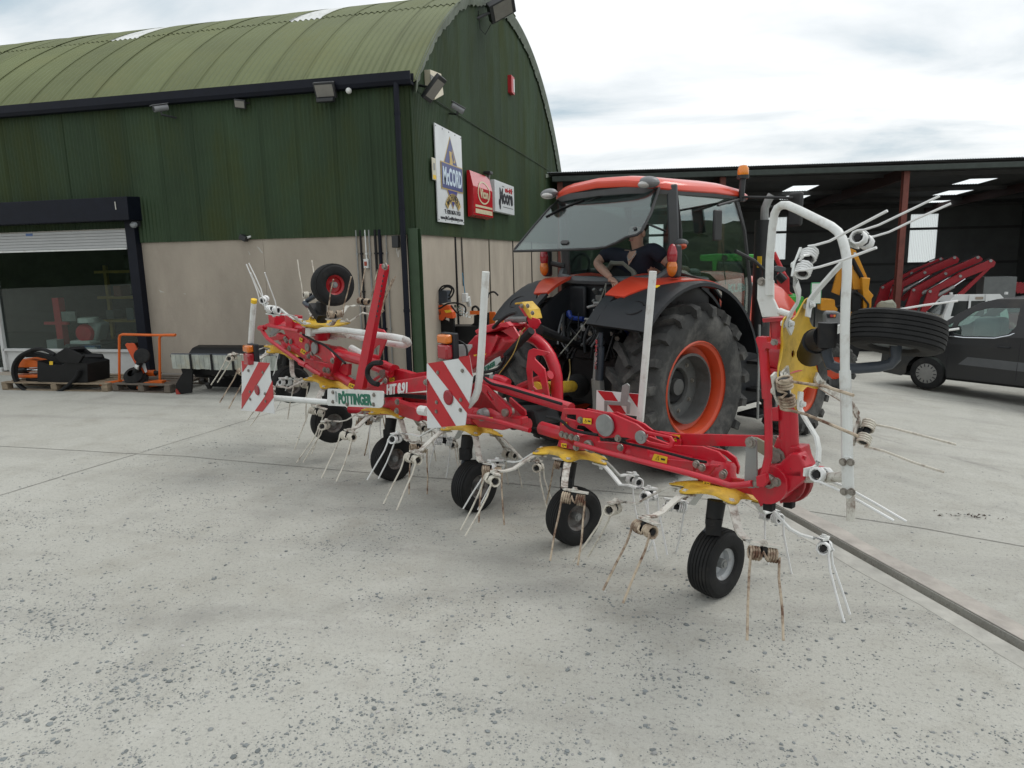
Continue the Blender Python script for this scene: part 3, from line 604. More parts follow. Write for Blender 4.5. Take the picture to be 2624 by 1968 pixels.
c = Vector((-9.78, 11.45, 2.82)); t = thing('door_sensor', c, 'small clear sensor at the right end of the shutter box', 'sensor'); part(MB().sphere(c, (.07, .06, .06)), 'dome', mat('clear_dome', (.25, .27, .28), .1), t); part(MB().box(c + Vector((.02, .06, .02)), (.1, .06, .1)), 'base', HOUS, t)
c = px('Z2', 1425, 1400, Xc + .12); t = thing('sign_light', c, 'small black lamp above the white box sign', 'lamp'); part(MB().box(c, (.16, .24, .06)), 'hood', HOUS, t, bevel=.01); part(MB().tube([c + Vector((0, .08, -.03)), c + Vector((-.02, .08, -.12))], .03, 10), 'bulb_holder', GRY, t); part(MB().tube([c, c + Vector((-.08, -.02, -.8))], .012), 'cable', BLK, t)
c = py('Z4', 1530, 20, 11.55); t = thing('wall_speaker', c, 'black lamp unit with dangling white wires beside the downpipe', 'lamp'); part(MB().box(c + Vector((0, 0, .04)), (.12, .1, .2)), 'case', HOUS, t, bevel=.01); part(MB().tube([c, c + Vector((.03, -.05, -.15)), c + Vector((.05, -.05, -.22)), c + Vector((.07, -.05, -.1))], .004, 5), 'wire', WHT, t)
c = px('Z19', 1060, 900, Xc + .12); t = thing('hanging_socket', c, 'white plug socket hanging on cables on the gable wall', 'socket'); part(MB().box(c, (.1, .16, .18)), 'case', WHT, t, bevel=.01); part(MB().cyl(c + Vector((.02, .1, 0)), c + Vector((.04, .16, -.18)), .06, .04, n=14), 'socket', WHT, t); part(MB().tube([c + Vector((0, 0, .09)), c + Vector((-.02, -.06, .5))], .01), 'cord', mat('blue_twine', (.06, .22, .35), .7), t)
# ================================================================== OPEN MACHINERY SHED
SA = Vector((-4.3, 24.5, 0)); SD = Vector((math.cos(R_(8.4)), math.sin(R_(8.4)), 0)); SN = Vector((-SD.y, SD.x, 0))
def sp(a, b, z): return SA + SD * a + SN * b + Vector((0, 0, z))
shed = thing('machinery_shed', sp(8, 0, -.75), 'long open-fronted machinery shed with low tin roof and rust-red posts', 'shed')
SHL, SHD = 22., 12.; ZF, ZB = 4.72, 4.05
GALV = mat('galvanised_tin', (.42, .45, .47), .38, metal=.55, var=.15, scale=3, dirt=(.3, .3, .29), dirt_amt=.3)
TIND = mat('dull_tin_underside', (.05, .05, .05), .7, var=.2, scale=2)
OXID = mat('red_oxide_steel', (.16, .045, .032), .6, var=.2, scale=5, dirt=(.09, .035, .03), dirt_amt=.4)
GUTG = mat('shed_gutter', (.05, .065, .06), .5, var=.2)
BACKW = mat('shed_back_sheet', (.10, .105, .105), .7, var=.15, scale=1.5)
TRL = translucent('clear_sheet', (.9, .95, .96))
rp0 = sp(0, 0, ZF); rn = (sp(1, 0, ZF) - rp0).cross(sp(0, SHD, ZB) - rp0).normalized()
holes = []
for q in ([(2068, 397), (2085, 386), (2143, 385), (2125, 397)], [(2023, 421), (2045, 409), (2101, 408), (2082, 420)], [(1996, 437), (2012, 431), (2064, 429), (2045, 437)], [(1695, 413), (1702, 401), (1763, 400), (1757, 412)], [(1688, 430), (1694, 423), (1748, 421), (1741, 429)]):
    pts = [onp('V', a, b, rp0, rn) for a, b in q]
    # square the opening up in the shed's own axes
    A_ = [(p - SA).dot(SD) for p in pts]; B_ = [(p - SA).dot(SN) for p in pts]
    a0 = sum(A_) / 4; b0, b1 = sum(sorted(B_)[:2]) / 2, sum(sorted(B_)[2:]) / 2
    holes.append((a0 - .5, a0 + .5, max(1., b0), min(SHD - .4, max(b1, b0 + 1.2))))
def rz(b): return ZF + (ZB - ZF) * b / SHD
hl = [[sp(a0, b0, rz(b0)), sp(a1, b0, rz(b0)), sp(a1, b1, rz(b1)), sp(a0, b1, rz(b1))] for a0, a1, b0, b1 in holes]
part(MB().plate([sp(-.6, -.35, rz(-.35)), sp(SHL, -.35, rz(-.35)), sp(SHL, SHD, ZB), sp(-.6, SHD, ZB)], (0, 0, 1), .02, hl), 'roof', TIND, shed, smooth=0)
for (a0, a1, b0, b1) in holes:
    mb = MB(); vv = []; k = 40
    for i in range(k + 1):
        a = a0 + (a1 - a0) * i / k; hh = .014 * math.cos(i * 2 * math.pi / 4)
        vv += [sp(a, b0, rz(b0) + hh), sp(a, b1, rz(b1) + hh)]
    mb.add(vv, [(2 * i, 2 * i + 1, 2 * i + 3, 2 * i + 2) for i in range(k)]); part(mb, 'rooflight_sheet', TRL, shed, smooth=0)
# visible tin along the eave, corrugated
mb = MB(); k = int(22.4 / .0762 * 4); vv = []
for i in range(k + 1):
    a = -.5 + 22.4 * i / k; hh = .045 + .012 * math.cos(2 * math.pi * a / .0762 + .3) * (1 if (i // 60) % 2 else .8)
    vv += [sp(a, -.45, rz(-.45) + hh), sp(a, -.45, rz(-.45) + hh - .012), sp(a, .8, rz(.8) + hh)]
mb.add(vv, [(3 * i, 3 * i + 2, 3 * i + 5, 3 * i + 3) for i in range(k)] + [(3 * i, 3 * i + 3, 3 * i + 4, 3 * i + 1) for i in range(k)]); part(mb, 'eave_tin', GALV, shed, smooth=60)
mb = MB(); mb.hexa([sp(0, -.38, 4.5), sp(SHL, -.38, 4.5), sp(SHL, -.22, 4.5), sp(0, -.22, 4.5), sp(0, -.42, 4.66), sp(SHL, -.42, 4.66), sp(SHL, -.2, 4.66), sp(0, -.2, 4.66)]); part(mb, 'gutter', GUTG, shed, bevel=.01)
for a in (.25, 5.6, 11.38, 17.6):
    mb = MB(); c = sp(a, 0, 1.8); Rz = Matrix.Rotation(R_(8.4), 3, 'Z')
    for b in (-.09, .09): mb.box(sp(a, b, 1.85), (.18, .014, 5.3), Rz)
    mb.box(sp(a, 0, 1.85), (.012, .17, 5.3), Rz); part(mb, 'post', OXID, shed)
    mb = MB(); mb.hexa([sp(a - .07, .1, 4.25), sp(a + .07, .1, 4.25), sp(a + .07, SHD, 3.75), sp(a - .07, SHD, 3.75), sp(a - .07, .1, 4.62), sp(a + .07, .1, 4.62), sp(a + .07, SHD, 4.0), sp(a - .07, SHD, 4.0)]); part(mb, 'rafter', mat('dark_oxide_steel', (.045, .02, .017), .7, var=.2), shed)
for b in (1.5, 5.4, 8.6, 11.2): part(MB().hexa([sp(0, b, rz(b) - .17), sp(SHL, b, rz(b) - .17), sp(SHL, b + .06, rz(b) - .17), sp(0, b + .06, rz(b) - .17), sp(0, b, rz(b) - .02), sp(SHL, b, rz(b) - .02), sp(SHL, b + .06, rz(b) - .02), sp(0, b + .06, rz(b) - .02)]), 'purlin', TIND, shed)
# back wall with translucent sheets let in
bp0 = sp(0, SHD, 0)
wins = []
for q in ([(1968, 463), (2024, 463), (2019, 570), (1961, 570)], [(1652, 470), (1700, 470), (1696, 560), (1650, 560)], [(1402, 485), (1432, 485), (1432, 560), (1402, 560)]):
    pts = [onp('V', a, b, bp0, SN) for a, b in q]; aa = [(p - SA).dot(SD) for p in pts]; zz = [p.z for p in pts]
    wins.append((min(aa), max(aa), min(zz), max(zz)))
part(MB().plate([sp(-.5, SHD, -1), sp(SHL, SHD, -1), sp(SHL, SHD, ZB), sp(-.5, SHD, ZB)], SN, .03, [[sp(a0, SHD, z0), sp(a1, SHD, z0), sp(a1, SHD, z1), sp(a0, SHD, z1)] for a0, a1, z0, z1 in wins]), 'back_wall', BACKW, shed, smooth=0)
for a0, a1, z0, z1 in wins:
    mb = MB(); k = 64; vv = []
    for i in range(k + 1):
        a = a0 + (a1 - a0) * i / k; hh = .012 * math.cos(i * math.pi / 2); vv += [sp(a, SHD + hh, z0), sp(a, SHD + hh, z1)]
    mb.add(vv, [(2 * i, 2 * i + 1, 2 * i + 3, 2 * i + 2) for i in range(k)]); part(mb, 'wall_light_sheet', TRL, shed, smooth=0)
for z in (.4, 1.25, 2.9): part(MB().hexa([sp(0, SHD - .1, z), sp(SHL, SHD - .1, z), sp(SHL, SHD - .02, z), sp(0, SHD - .02, z), sp(0, SHD - .1, z + .12), sp(SHL, SHD - .1, z + .12), sp(SHL, SHD - .02, z + .12), sp(0, SHD - .02, z + .12)]), 'wall_rail', TIND, shed)
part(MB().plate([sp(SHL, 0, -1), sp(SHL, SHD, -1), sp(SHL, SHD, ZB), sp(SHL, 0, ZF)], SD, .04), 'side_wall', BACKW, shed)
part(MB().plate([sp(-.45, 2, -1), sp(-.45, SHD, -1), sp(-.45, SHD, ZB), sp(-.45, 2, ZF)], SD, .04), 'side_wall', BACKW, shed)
part(MB().plate([px('Z2', 1890, 1410, Xc + .03), px('Z2', 1980, 1400, Xc + .03), px('Z2', 1975, 1425, Xc + .03), px('Z2', 1892, 1440, Xc + .03)], (1, 0, 0), .02), 'roof_flashing', TRIMG, shed)
# ================================================================== TRACTOR
TO = Vector((-.66, 7.46, 0)); TF_ = Vector((.6, .8, 0)); TR = Vector((.8, -.6, 0)); UP = Vector((0, 0, 1))
def T(l, f, z): return TO + TR * l + TF_ * f + UP * z
def tl(zn, x, y, l): return onp(zn, x, y, TO + TR * l, TR)      # a sight line on the plane l = const
def tf(zn, x, y, f): return onp(zn, x, y, TO + TF_ * f, TF_)
TRM = Matrix((TR, TF_, UP)).transposed()
def tbox(l, f, z, sl, sf, sz, rot=None): return MB().box(T(l, f, z), (sl, sf, sz), TRM @ rot if rot else TRM)
tractor = thing('tractor', T(0, 0, 0), 'orange tractor with black mudguards and raised rear window pulling the tedder', 'tractor')
def ag_tyre(R, Wd, rim, nl, lug):
    """tyre in its own axes: axle along X, centre at origin; returns (carcass with lugs)"""
    mb = MB(); h = Wd / 2; c = R - lug
    prof = [(rim, -h * .78), (rim + .04, -h * .86), ((rim + c) / 2, -h * 1.0), (c - .07, -h * .97), (c - .02, -h * .82), (c, -h * .45), (c + .004, 0), (c, h * .45), (c - .02, h * .82), (c - .07, h * .97), ((rim + c) / 2, h * 1.0), (rim + .04, h * .86), (rim, h * .78)]
    mb.lathe(prof, (0, 0, 0), (1, 0, 0), 48)
    for sgn in (-1, 1):
        for k in range(nl):
            a0 = 2 * math.pi * (k + (.5 if sgn > 0 else 0)) / nl; pts = []; wds = []
            for t_ in (0., .3, .6, .85, 1.0, 1.08):
                a = a0 - t_ * .34 * (1 - .25 * t_); xx = sgn * h * (min(t_, 1.) * .98 - .02); r = c + lug * .5 - (0 if t_ < .8 else (t_ - .8) * .12) - (.06 if t_ > 1.05 else 0)
                pts.append((xx, r * math.cos(a), r * math.sin(a))); wds.append((0, -math.sin(a), math.cos(a)))
            mb.ribbon(pts, wds, [.045, .05, .06, .07, .075, .075], lug * 1.25)
    return mb
def wheel_m(pos, axis):
    """matrix that puts local +X on axis (pointing outwards)"""
    X = Vector(axis).normalized(); Zc = UP - X * UP.dot(X)
    Zc = Zc.normalized() if Zc.length > .1 else Vector((0, 1, 0)); Yc = Zc.cross(X)
    return Matrix.Translation(Vector(pos)) @ Matrix((X, Yc, Zc)).transposed().to_4x4()
big = ag_tyre(.82, .5, .45, 19, .055).mesh('rear_tyre', 40); small = ag_tyre(.585, .40, .31, 16, .042).mesh('front_tyre', 40)
def rimset(R, w, dish):
    o = MB().lathe([(R, w), (R + .012, w - .01), (R - .03, w - .03), (R - .045, w - .07), (R - .05, w - .13), (R - .10, w - .15), (R - .13, w - .16), (R - .13, -w * .3), (R - .05, -w * .5), (R, -w)], (0, 0, 0), (1, 0, 0), 40)
    g = MB(); q = R - .125; g.lathe([(q, w - .15), (q + .012, w - .09), (q - .012, w - .085), (q - .02, w - .13), (q - .025, w - .24), (q - .14, w - .25), (q - .15, w - .27), (q - .16, w - .36), (.13, w - .37), (.12, w - .30), (.085, w - .29), (.08, w - .22), (0, w - .21)], (0, 0, 0), (1, 0, 0), 32)
    b = MB()
    for k in range(8):
        a = 2 * math.pi * k / 8; b.bolt((w - .248, .245 * math.cos(a), .245 * math.sin(a)), (1, 0, 0), .016, .02)
    return o, g, b
for sgn in (1, -1):
    M = wheel_m(T(sgn * .80, .02, .815), TR * sgn) @ Matrix.Rotation(.13, 4, 'X'); ty = place(big, 'tyre', RUBD, tractor, M)
    o, g, b = rimset(.455, .215, 0); place(o.mesh('rim', 30), 'rim', ORGR, ty, M); place(g.mesh('wheel_disc', 30), 'wheel_disc', mat('wheel_disc_grey', (.10, .103, .10), .6, var=.2, scale=6, dirt=(.06, .055, .045), dirt_amt=.5, dirt_scale=4), ty, M); r_ = place(b.mesh('wheel_nuts', 30), 'wheel_nuts', BLT, ty, M); r_['kind'] = 'stuff'
    M = wheel_m(T(sgn * .80, 2.2, .565), (TR * sgn + TF_ * .1 * sgn)) ; ty = place(small, 'tyre', RUBD, tractor, M)
    o, g, b = rimset(.315, .16, 0); place(o.mesh('rim', 30), 'rim', ORGR, ty, M); place(g.mesh('wheel_disc', 30), 'wheel_disc', ORGR, ty, M)
# ---- mudguards
def fender(sgn, th0, th1, la, lb, name, m, R=1.03, n=18, k=8, th=.03):
    mb = MB(); vv = []
    for side in (0, 1):
        for i in range(n + 1):
            t_ = th0 + (th1 - th0) * i / n; l0, l1 = la(t_), lb(t_)
            for j in range(k + 1):
                l = l0 + (l1 - l0) * j / k; rr_ = R + .055 * max(0, (1.0 - l)) / .6 - (.02 if l > 1.03 else 0) - side * th + (.012 if m is ORG else 0)
                vv.append(T(sgn * l, rr_ * math.sin(R_(t_)), .81 + rr_ * math.cos(R_(t_))))
    q = (n + 1) * (k + 1); fs = []
    for s_ in (0, 1):
        for i in range(n):
            for j in range(k): a = s_ * q + i * (k + 1) + j; fs.append((a, a + 1, a + k + 2, a + k + 1))
    for i in range(n):
        for j in (0, k): a = i * (k + 1) + j; fs.append((a, a + k + 1, a + k + 1 + q, a + q))
    for j in range(k):
        for i in (0, n): a = i * (k + 1) + j; fs.append((a, a + 1, a + 1 + q, a + q))
    mb.add(vv, fs); return part(mb, name, m, tractor, smooth=50)
def cl(t_, a, b, va, vb): return va + (vb - va) * min(1, max(0, (t_ - a) / (b - a)))
for sgn in (1, -1):
    fender(sgn, -33, 24, lambda q: .40, lambda q: cl(q, -33, -3, .62, 1.0) - .004, 'mudguard', ORG)
    bl = fender(sgn, -52, 75, lambda q: (.50 if q < -33 else cl(q, -33, -3, .58, .985)) if q < 24 else cl(q, 24, 50, .985, .72), lambda q: 1.06, 'mudguard_extension', BLKP)
    fender(sgn, 24, 78, lambda q: .40, lambda q: .75, 'mudguard_front', BLKP)
    fender(sgn, -52, -33, lambda q: .40, lambda q: .505, 'mudguard_rear', BLKP)
    # raised ring emblem
    c = T(sgn * .80, -.655, .81 + .815); nrm = (TF_ * -.62 + UP * .78); e1 = TR; e2 = nrm.cross(e1).normalized(); ring = [c + nrm * -.005 + (e1 * .1 * math.cos(a) + e2 * .085 * math.sin(a)) for a in [.5 + 5.6 * i / 24 for i in range(25)]]
    part(MB().tube(ring, .008, 6), 'emblem', BLK, bl)
    part(MB().plate([T(sgn * .41, 1.0 * math.sin(R_(q)), .81 + 1.0 * math.cos(R_(q))) for q in range(-50, 86, 9)] + [T(sgn * .41, .5, .8), T(sgn * .41, -.3, 1.0)], TR, .03), 'mudguard_inner', BLKP, tractor, smooth=0)
part(MB().box(tl('Z6', 1190, 1065, .92) + UP * .01, (.09, .05, .006), TRM @ Matrix.Rotation(.35, 3, 'X')), 'warning_sticker', YELS, tractor)
# ---- chassis
mb = MB(); mb.box(T(0, .1, .95), (.62, .9, .75), TRM); mb.box(T(0, 1.3, .85), (.5, 1.8, .6), TRM); mb.cyl(T(-.75, .02, .815), T(.75, .02, .815), .17, n=16); mb.cyl(T(-.75, 2.2, .565), T(.75, 2.2, .565), .09, n=12); mb.box(T(0, 2.3, .62), (.4, .6, .35), TRM); mb.box(T(0, -.28, 1.2), (.45, .25, .3), TRM)
part(mb, 'transmission', BLK, tractor, bevel=.02)
mb = MB(); mb.box(T(.62, 1.15, .78), (.5, .85, .62), TRM); mb.box(T(-.62, 1.15, .78), (.5, .85, .62), TRM); part(mb, 'fuel_tank', BLKP, tractor, bevel=.05)
for z in (.38, .66, .95): part(tbox(.9, 1.25, z, .26, .36, .035), 'step', BLK, tractor, bevel=.006)
part(MB().tube([T(1.02, 1.07, .36), T(1.0, 1.07, 1.35)], .014), 'step_rail', GRY, tractor); part(MB().tube([T(1.02, 1.43, .36), T(1.0, 1.43, 1.1)], .014), 'step_rail', GRY, tractor)
# ---- bonnet
mb = MB(); sec = [(-.36, .95), (-.37, 1.5), (-.34, 1.77), (-.22, 1.86), (0, 1.89), (.22, 1.86), (.34, 1.77), (.37, 1.5), (.36, .95)]; vv = []
for f, s_, dz in ((1.3, 1., 0), (2.0, .99, -.02), (2.7, .94, -.09), (3.05, .86, -.2), (3.15, .7, -.34)):
    for l, z in sec: vv.append(T(l * s_, f, .95 + (z - .95) * (s_ if f > 2.5 else 1) + dz * (z - .95) / .77))
k = len(sec); mb.add(vv, [(i * k + j, i * k + j + 1, i * k + k + j + 1, i * k + k + j) for i in range(4) for j in range(k - 1)] + [tuple(4 * k + j for j in range(k))])
bon = part(mb, 'bonnet', ORG, tractor, smooth=50)
text_fit('KUBOTA', 'lettering', WHT, bon, T(.368, 1.78, 1.69), TF_, UP, .66, .10, bold=.04)
part(tbox(0, 2.4, 1.0, .66, 1.3, .25), 'bonnet_skirt', BLKP, tractor, bevel=.02)
# ---- cab
PIL = mat('pillar_grey', (.05, .054, .058), .4, var=.1, coat=.2); CABK = mat('cab_black', (.018, .019, .02), .5, var=.15)
for sgn in (1, -1):
    mb = MB(); mb.ribbon([T(sgn * .73, .0, 1.85), T(sgn * .735, -.02, 2.25), T(sgn * .72, -.04, 2.72)], TR * .8 + TF_ * .6 * sgn, .10, .09); part(mb, 'rear_pillar', PIL, tractor, bevel=.015)
    mb = MB(); mb.ribbon([T(sgn * .70, 1.28, 1.2), T(sgn * .74, 1.27, 1.7), T(sgn * .73, 1.13, 2.3), T(sgn * .70, .98, 2.68)], TR, .06, .06); part(mb, 'front_pillar', CABK, tractor, bevel=.012)
    part(MB().plate([T(sgn * .755, .05, 1.90), T(sgn * .765, .04, 2.3), T(sgn * .74, .0, 2.66), T(sgn * .72, .95, 2.66), T(sgn * .75, 1.12, 2.3), T(sgn * .755, 1.25, 1.75), T(sgn * .74, 1.26, 1.25), T(sgn * .75, .95, 1.25), T(sgn * .755, .8, 1.6), T(sgn * .755, .5, 1.84)], TR, .008), 'door_pane', glass('cab_glass_side', (.66, .76, .74), .14 if sgn > 0 else .06), tractor)
    part(MB().tube([T(sgn * .755, .06, 1.90), T(sgn * .765, .04, 2.3), T(sgn * .74, .0, 2.66), T(sgn * .72, .95, 2.665), T(sgn * .75, 1.12, 2.3), T(sgn * .755, 1.255, 1.75), T(sgn * .74, 1.27, 1.25), T(sgn * .75, .95, 1.24), T(sgn * .755, .8, 1.59), T(sgn * .755, .5, 1.83)], .018, 6, closed=True), 'door_frame', CABK, tractor)
    part(MB().tube([T(sgn * .8, .9, 2.1), T(sgn * .86, 1.15, 2.0), T(sgn * .88, 1.32, 1.9), T(sgn * .86, 1.36, 1.3)], .02, 8), 'grab_rail', CABK, tractor)
part(MB().plate([T(-.7, 1.3, 1.5), T(.7, 1.3, 1.5), T(.72, 1.2, 2.1), T(.68, .98, 2.66), T(-.68, .98, 2.66), T(-.72, 1.2, 2.1)], TF_, .008), 'windscreen', glass('cab_glass_clear', (.85, .92, .9), .06), tractor)
# roof: rounded slab lofted from several outlines
def roof_loft(levels, name, m, n=40):
    mb = MB(); vv = []
    for (hl, f0, f1, z, rad) in levels:
        for i in range(n):
            a = 2 * math.pi * i / n; ex = 2 / 5.
            cx_ = math.copysign(abs(math.cos(a)) ** ex, math.cos(a)); sx = math.copysign(abs(math.sin(a)) ** ex, math.sin(a)); l = hl * cx_; f = (f0 + f1) / 2 + (f1 - f0) / 2 * sx
            vv.append(T(l, f, z - .10 * (l / .78) ** 2 * rad - .10 * max(0, (f - .55) / .9) ** 2 * rad))
    fs = [(i * n + j, i * n + (j + 1) % n, i * n + n + (j + 1) % n, i * n + n + j) for i in range(len(levels) - 1) for j in range(n)] + [tuple((len(levels) - 1) * n + j for j in range(n)), tuple(range(n))[::-1]]
    mb.add(vv, fs); return part(mb, name, m, tractor, smooth=40)
roof_loft([(.70, -.20, 1.28, 2.655, .3), (.77, -.27, 1.36, 2.665, .4), (.78, -.29, 1.38, 2.735, .8)], 'roof_lining', GRYD)
roof_loft([(.775, -.285, 1.375, 2.737, .82), (.785, -.295, 1.385, 2.755, .85), (.78, -.29, 1.38, 2.80, .95), (.74, -.25, 1.33, 2.835, 1.), (.6, -.1, 1.15, 2.85, 1.)], 'roof', ORG)
# rear frame: sill and upper bar
mb = MB(); mb.tube([T(-.72, -.05, 1.93), T(-.66, -.14, 1.86), T(-.4, -.22, 1.84), T(0, -.25, 1.835), T(.4, -.22, 1.84), T(.66, -.14, 1.86), T(.72, -.05, 1.93)], .045, 8); part(mb, 'rear_sill', GRYD, tractor)
part(MB().tube([T(-.70, -.06, 2.66), T(-.3, -.18, 2.68), T(.3, -.18, 2.68), T(.70, -.06, 2.66)], .03, 8), 'rear_header', CABK, tractor)
mb = MB(); mb.box(T(0, -.18, 1.62), (.85, .04, .40), TRM); part(mb, 'rear_bulkhead', BLKP, tractor)
part(tbox(-.33, -.26, 1.58, .32, .05, .40), 'filter_cover', BLKP, tractor, bevel=.02)
part(tbox(0, .55, 1.28, 1.3, 1.4, .06), 'cab_floor', CABK, tractor)
for sgn in (1, -1): part(tbox(sgn * .58, .25, 1.66, .3, .7, .4), 'side_console', CABK, tractor, bevel=.04)
# opened rear window, hinged at the top
rw = [(-.60, -.20, 2.69), (-.2, -.215, 2.70), (.3, -.215, 2.70), (.70, -.20, 2.68), (.80, -.44, 2.45), (.83, -.60, 2.29), (.80, -.635, 2.265), (.70, -.65, 2.25), (.62, -.70, 2.20), (.53, -.735, 2.165), (.40, -.745, 2.155), (-.1, -.75, 2.15), (-.72, -.75, 2.15), (-.735, -.73, 2.17), (-.70, -.5, 2.40), (-.655, -.3, 2.60)]
rwp = [T(*q) for q in rw]; wn = (rwp[3] - rwp[0]).cross(rwp[12] - rwp[0]).normalized(); wo_ = rwp[12]
rwp = [p - wn * (p - wo_).dot(wn) for p in rwp]
rwin = part(MB().plate(rwp, wn, .007), 'rear_window_pane', glass('cab_glass_rear', (.52, .62, .63), .07, power=3.), tractor, smooth=0)
part(MB().tube(rwp, .014, 6, closed=True), 'rear_window_frame', CABK, rwin)
def rwpt(x, y):  # point on the raised pane under a sight line
    return onp('Z6', x, y, wo_, wn)
part(MB().plate([rwpt(435, 705), rwpt(450, 690), rwpt(500, 690), rwpt(500, 705), rwpt(485, 717), rwpt(440, 717)], wn, .03), 'window_handle', CABK, rwin)
for x, y in ((1037, 592), (840, 275), (832, 308)): part(MB().cyl(rwpt(x, y) - wn * .015, rwpt(x, y) + wn * .015, .018, n=12), 'glass_stud', CABK, rwin)
mb = MB(); mb.tube([rwpt(770, 285) , rwpt(760, 275) , rwpt(660, 310), rwpt(540, 360)], .008, 6); mb.tube([rwpt(790, 320), rwpt(720, 340), rwpt(630, 375)], .007, 6); mb.box(rwpt(772, 300), (.05, .03, .05), TRM)
part(mb, 'wiper_arm', BLK, rwin); part(MB().ribbon([rwpt(315, 495), rwpt(450, 425), rwpt(620, 360)], wn, .03, .012), 'wiper_blade', BLK, rwin)
part(MB().tube([T(.66, -.05, 2.3), rwpt(1115, 540)], .01, 6), 'gas_strut', CHR, tractor)
# seat
SEAT = mat('seat_black', (.02, .021, .022), .7, var=.15); SEATT = mat('seat_cream_trim', (.22, .205, .17), .7)
def pad(name, m, pts, r, parent, n=12):
    return part(MB().tube(pts, r, n), name, m, parent)
mb = MB(); mb.box(T(.12, .42, 1.52), (.52, .5, .16), TRM); mb.box(T(.11, .04, 1.76), (.42, .12, .46), TRM @ Matrix.Rotation(.12, 3, 'X')); st = part(mb, 'seat', SEAT, tractor, bevel=.05)
part(MB().tube([T(-.1, -.02, 1.62), T(-.08, -.04, 1.93), T(.0, -.06, 2.01), T(.16, -.06, 2.01), T(.27, -.04, 1.92), T(.33, -.02, 1.62)], .03, 8), 'seat_trim', SEATT, st)
part(MB().tube([T(.18 * math.cos(a), .95 + .06 * math.sin(a), 1.93 + .17 * math.sin(a)) for a in [2 * math.pi * i / 20 for i in range(20)]], .016, 6, closed=True), 'steering_wheel', CABK, tractor)
part(tbox(0, 1.08, 1.62, .4, .25, .6), 'dashboard', CABK, tractor, bevel=.05)
# lights
TLR, TLA = lens('lamp_red', (.32, .012, .02)), lens('lamp_amber', (.62, .16, .012)); LMPG = mat('lamp_shell_grey', (.16, .165, .17), .4, var=.1); CLR = mat('lamp_clear', (.42, .42, .40), .1, var=.15, coat=.5)
for sgn, lx in ((1, .86), (-1, -.87)):
    c = T(lx, -.2, 2.02); e = Matrix((TR, TF_, UP)).transposed()
    part(MB().box(c + TF_ * .05, (.09, .08, .30), e), 'lamp_backing', CABK, tractor, bevel=.02)
    a = part(MB().sphere(c + UP * .055, (.05, .045, .105), 14, 10, e), 'tail_lamp', TLR, tractor); part(MB().sphere(c - UP * .055, (.051, .047, .085), 14, 10, e), 'indicator_lamp', TLA, a)
    part(MB().tube([c + TF_ * .06, T(sgn * .7, -.05, 1.98)], .03, 8), 'lamp_bracket', CABK, tractor)
    c = T(sgn * .67, -.30, 2.735); a = part(MB().sphere(c, (.10, .085, .052), 16, 10, e @ Matrix.Rotation(.12 * sgn, 3, 'Y')), 'work_lamp', LMPG, tractor)
    part(MB().sphere(c - TF_ * .045 - UP * .022 - TR * .02 * sgn, (.068, .058, .034), 14, 8, e), 'work_lamp_lens', CLR, a)
c = tl('Z6', 1390, 730, .8); part(MB().sphere(c, (.09, .03, .035), 14, 8, TRM), 'reflector', lens('lamp_orange_red', (.5, .08, .03)), tractor); part(MB().sphere(c + UP * .03 + TF_ * .02, (.085, .05, .04), 12, 8, TRM), 'reflector_hood', GRYD, tractor)
# beacon
c = tl('Z6', 1910, 120, .80); part(MB().tube([c - UP * .3 - TF_ * .02, c - UP * .05], .03, 10), 'beacon_stalk', CABK, tractor); bc = part(MB().lathe([(.054, -.04), (.056, -.01), (.053, .025), (.036, .052), (0, .06)], c, UP, 18), 'beacon', lens('beacon_amber', (.72, .22, .01)), tractor); part(MB().cyl(c - UP * .075, c - UP * .04, .06, n=16), 'beacon_base', CABK, bc)
# mirrors, exhaust, aerial
a = tl('Z7', 150, 185, .82); b = tl('Z7', 520, 192, 1.3); mr = part(MB().tube([a, b], .014, 8), 'mirror_arm', CABK, tractor); c = tl('Z7', 540, 275, 1.3); part(MB().box(c, (.14, .05, .32), TRM), 'mirror', CABK, mr, bevel=.02)
c = tl('Z6', 1700, 560, 1.0); mi = part(MB().box(c, (.03, .12, .28), TRM), 'interior_mirror', CABK, tractor, bevel=.012); part(MB().tube([c + UP * .18, T(.78, 1.0, 2.62)], .012), 'mirror_stay', CABK, mi)
e0 = tl('Z7', 290, 900, .72); ex = part(MB().cyl(Vector((e0.x, e0.y, .9)), Vector((e0.x, e0.y, 2.42)), .10, n=18), 'exhaust_shield', CABK, tractor); q = Vector((e0.x, e0.y, 2.4)); part(MB().tube([q, q + UP * .14, q + UP * .22 + TR * .02 + TF_ * .02, q + UP * .28 + TR * .05 + TF_ * .04], .042, 12), 'exhaust_pipe', GRY, ex)
part(MB().box(Vector((e0.x, e0.y, 1.98)) - TF_ * .1 + TR * .02, (.05, .01, .12), TRM), 'warning_sticker', YELS, ex)
part(MB().tube([T(.5, 1.2, 1.75), T(.46, 1.16, 2.2)], .006, 5), 'aerial', BLK, tractor)
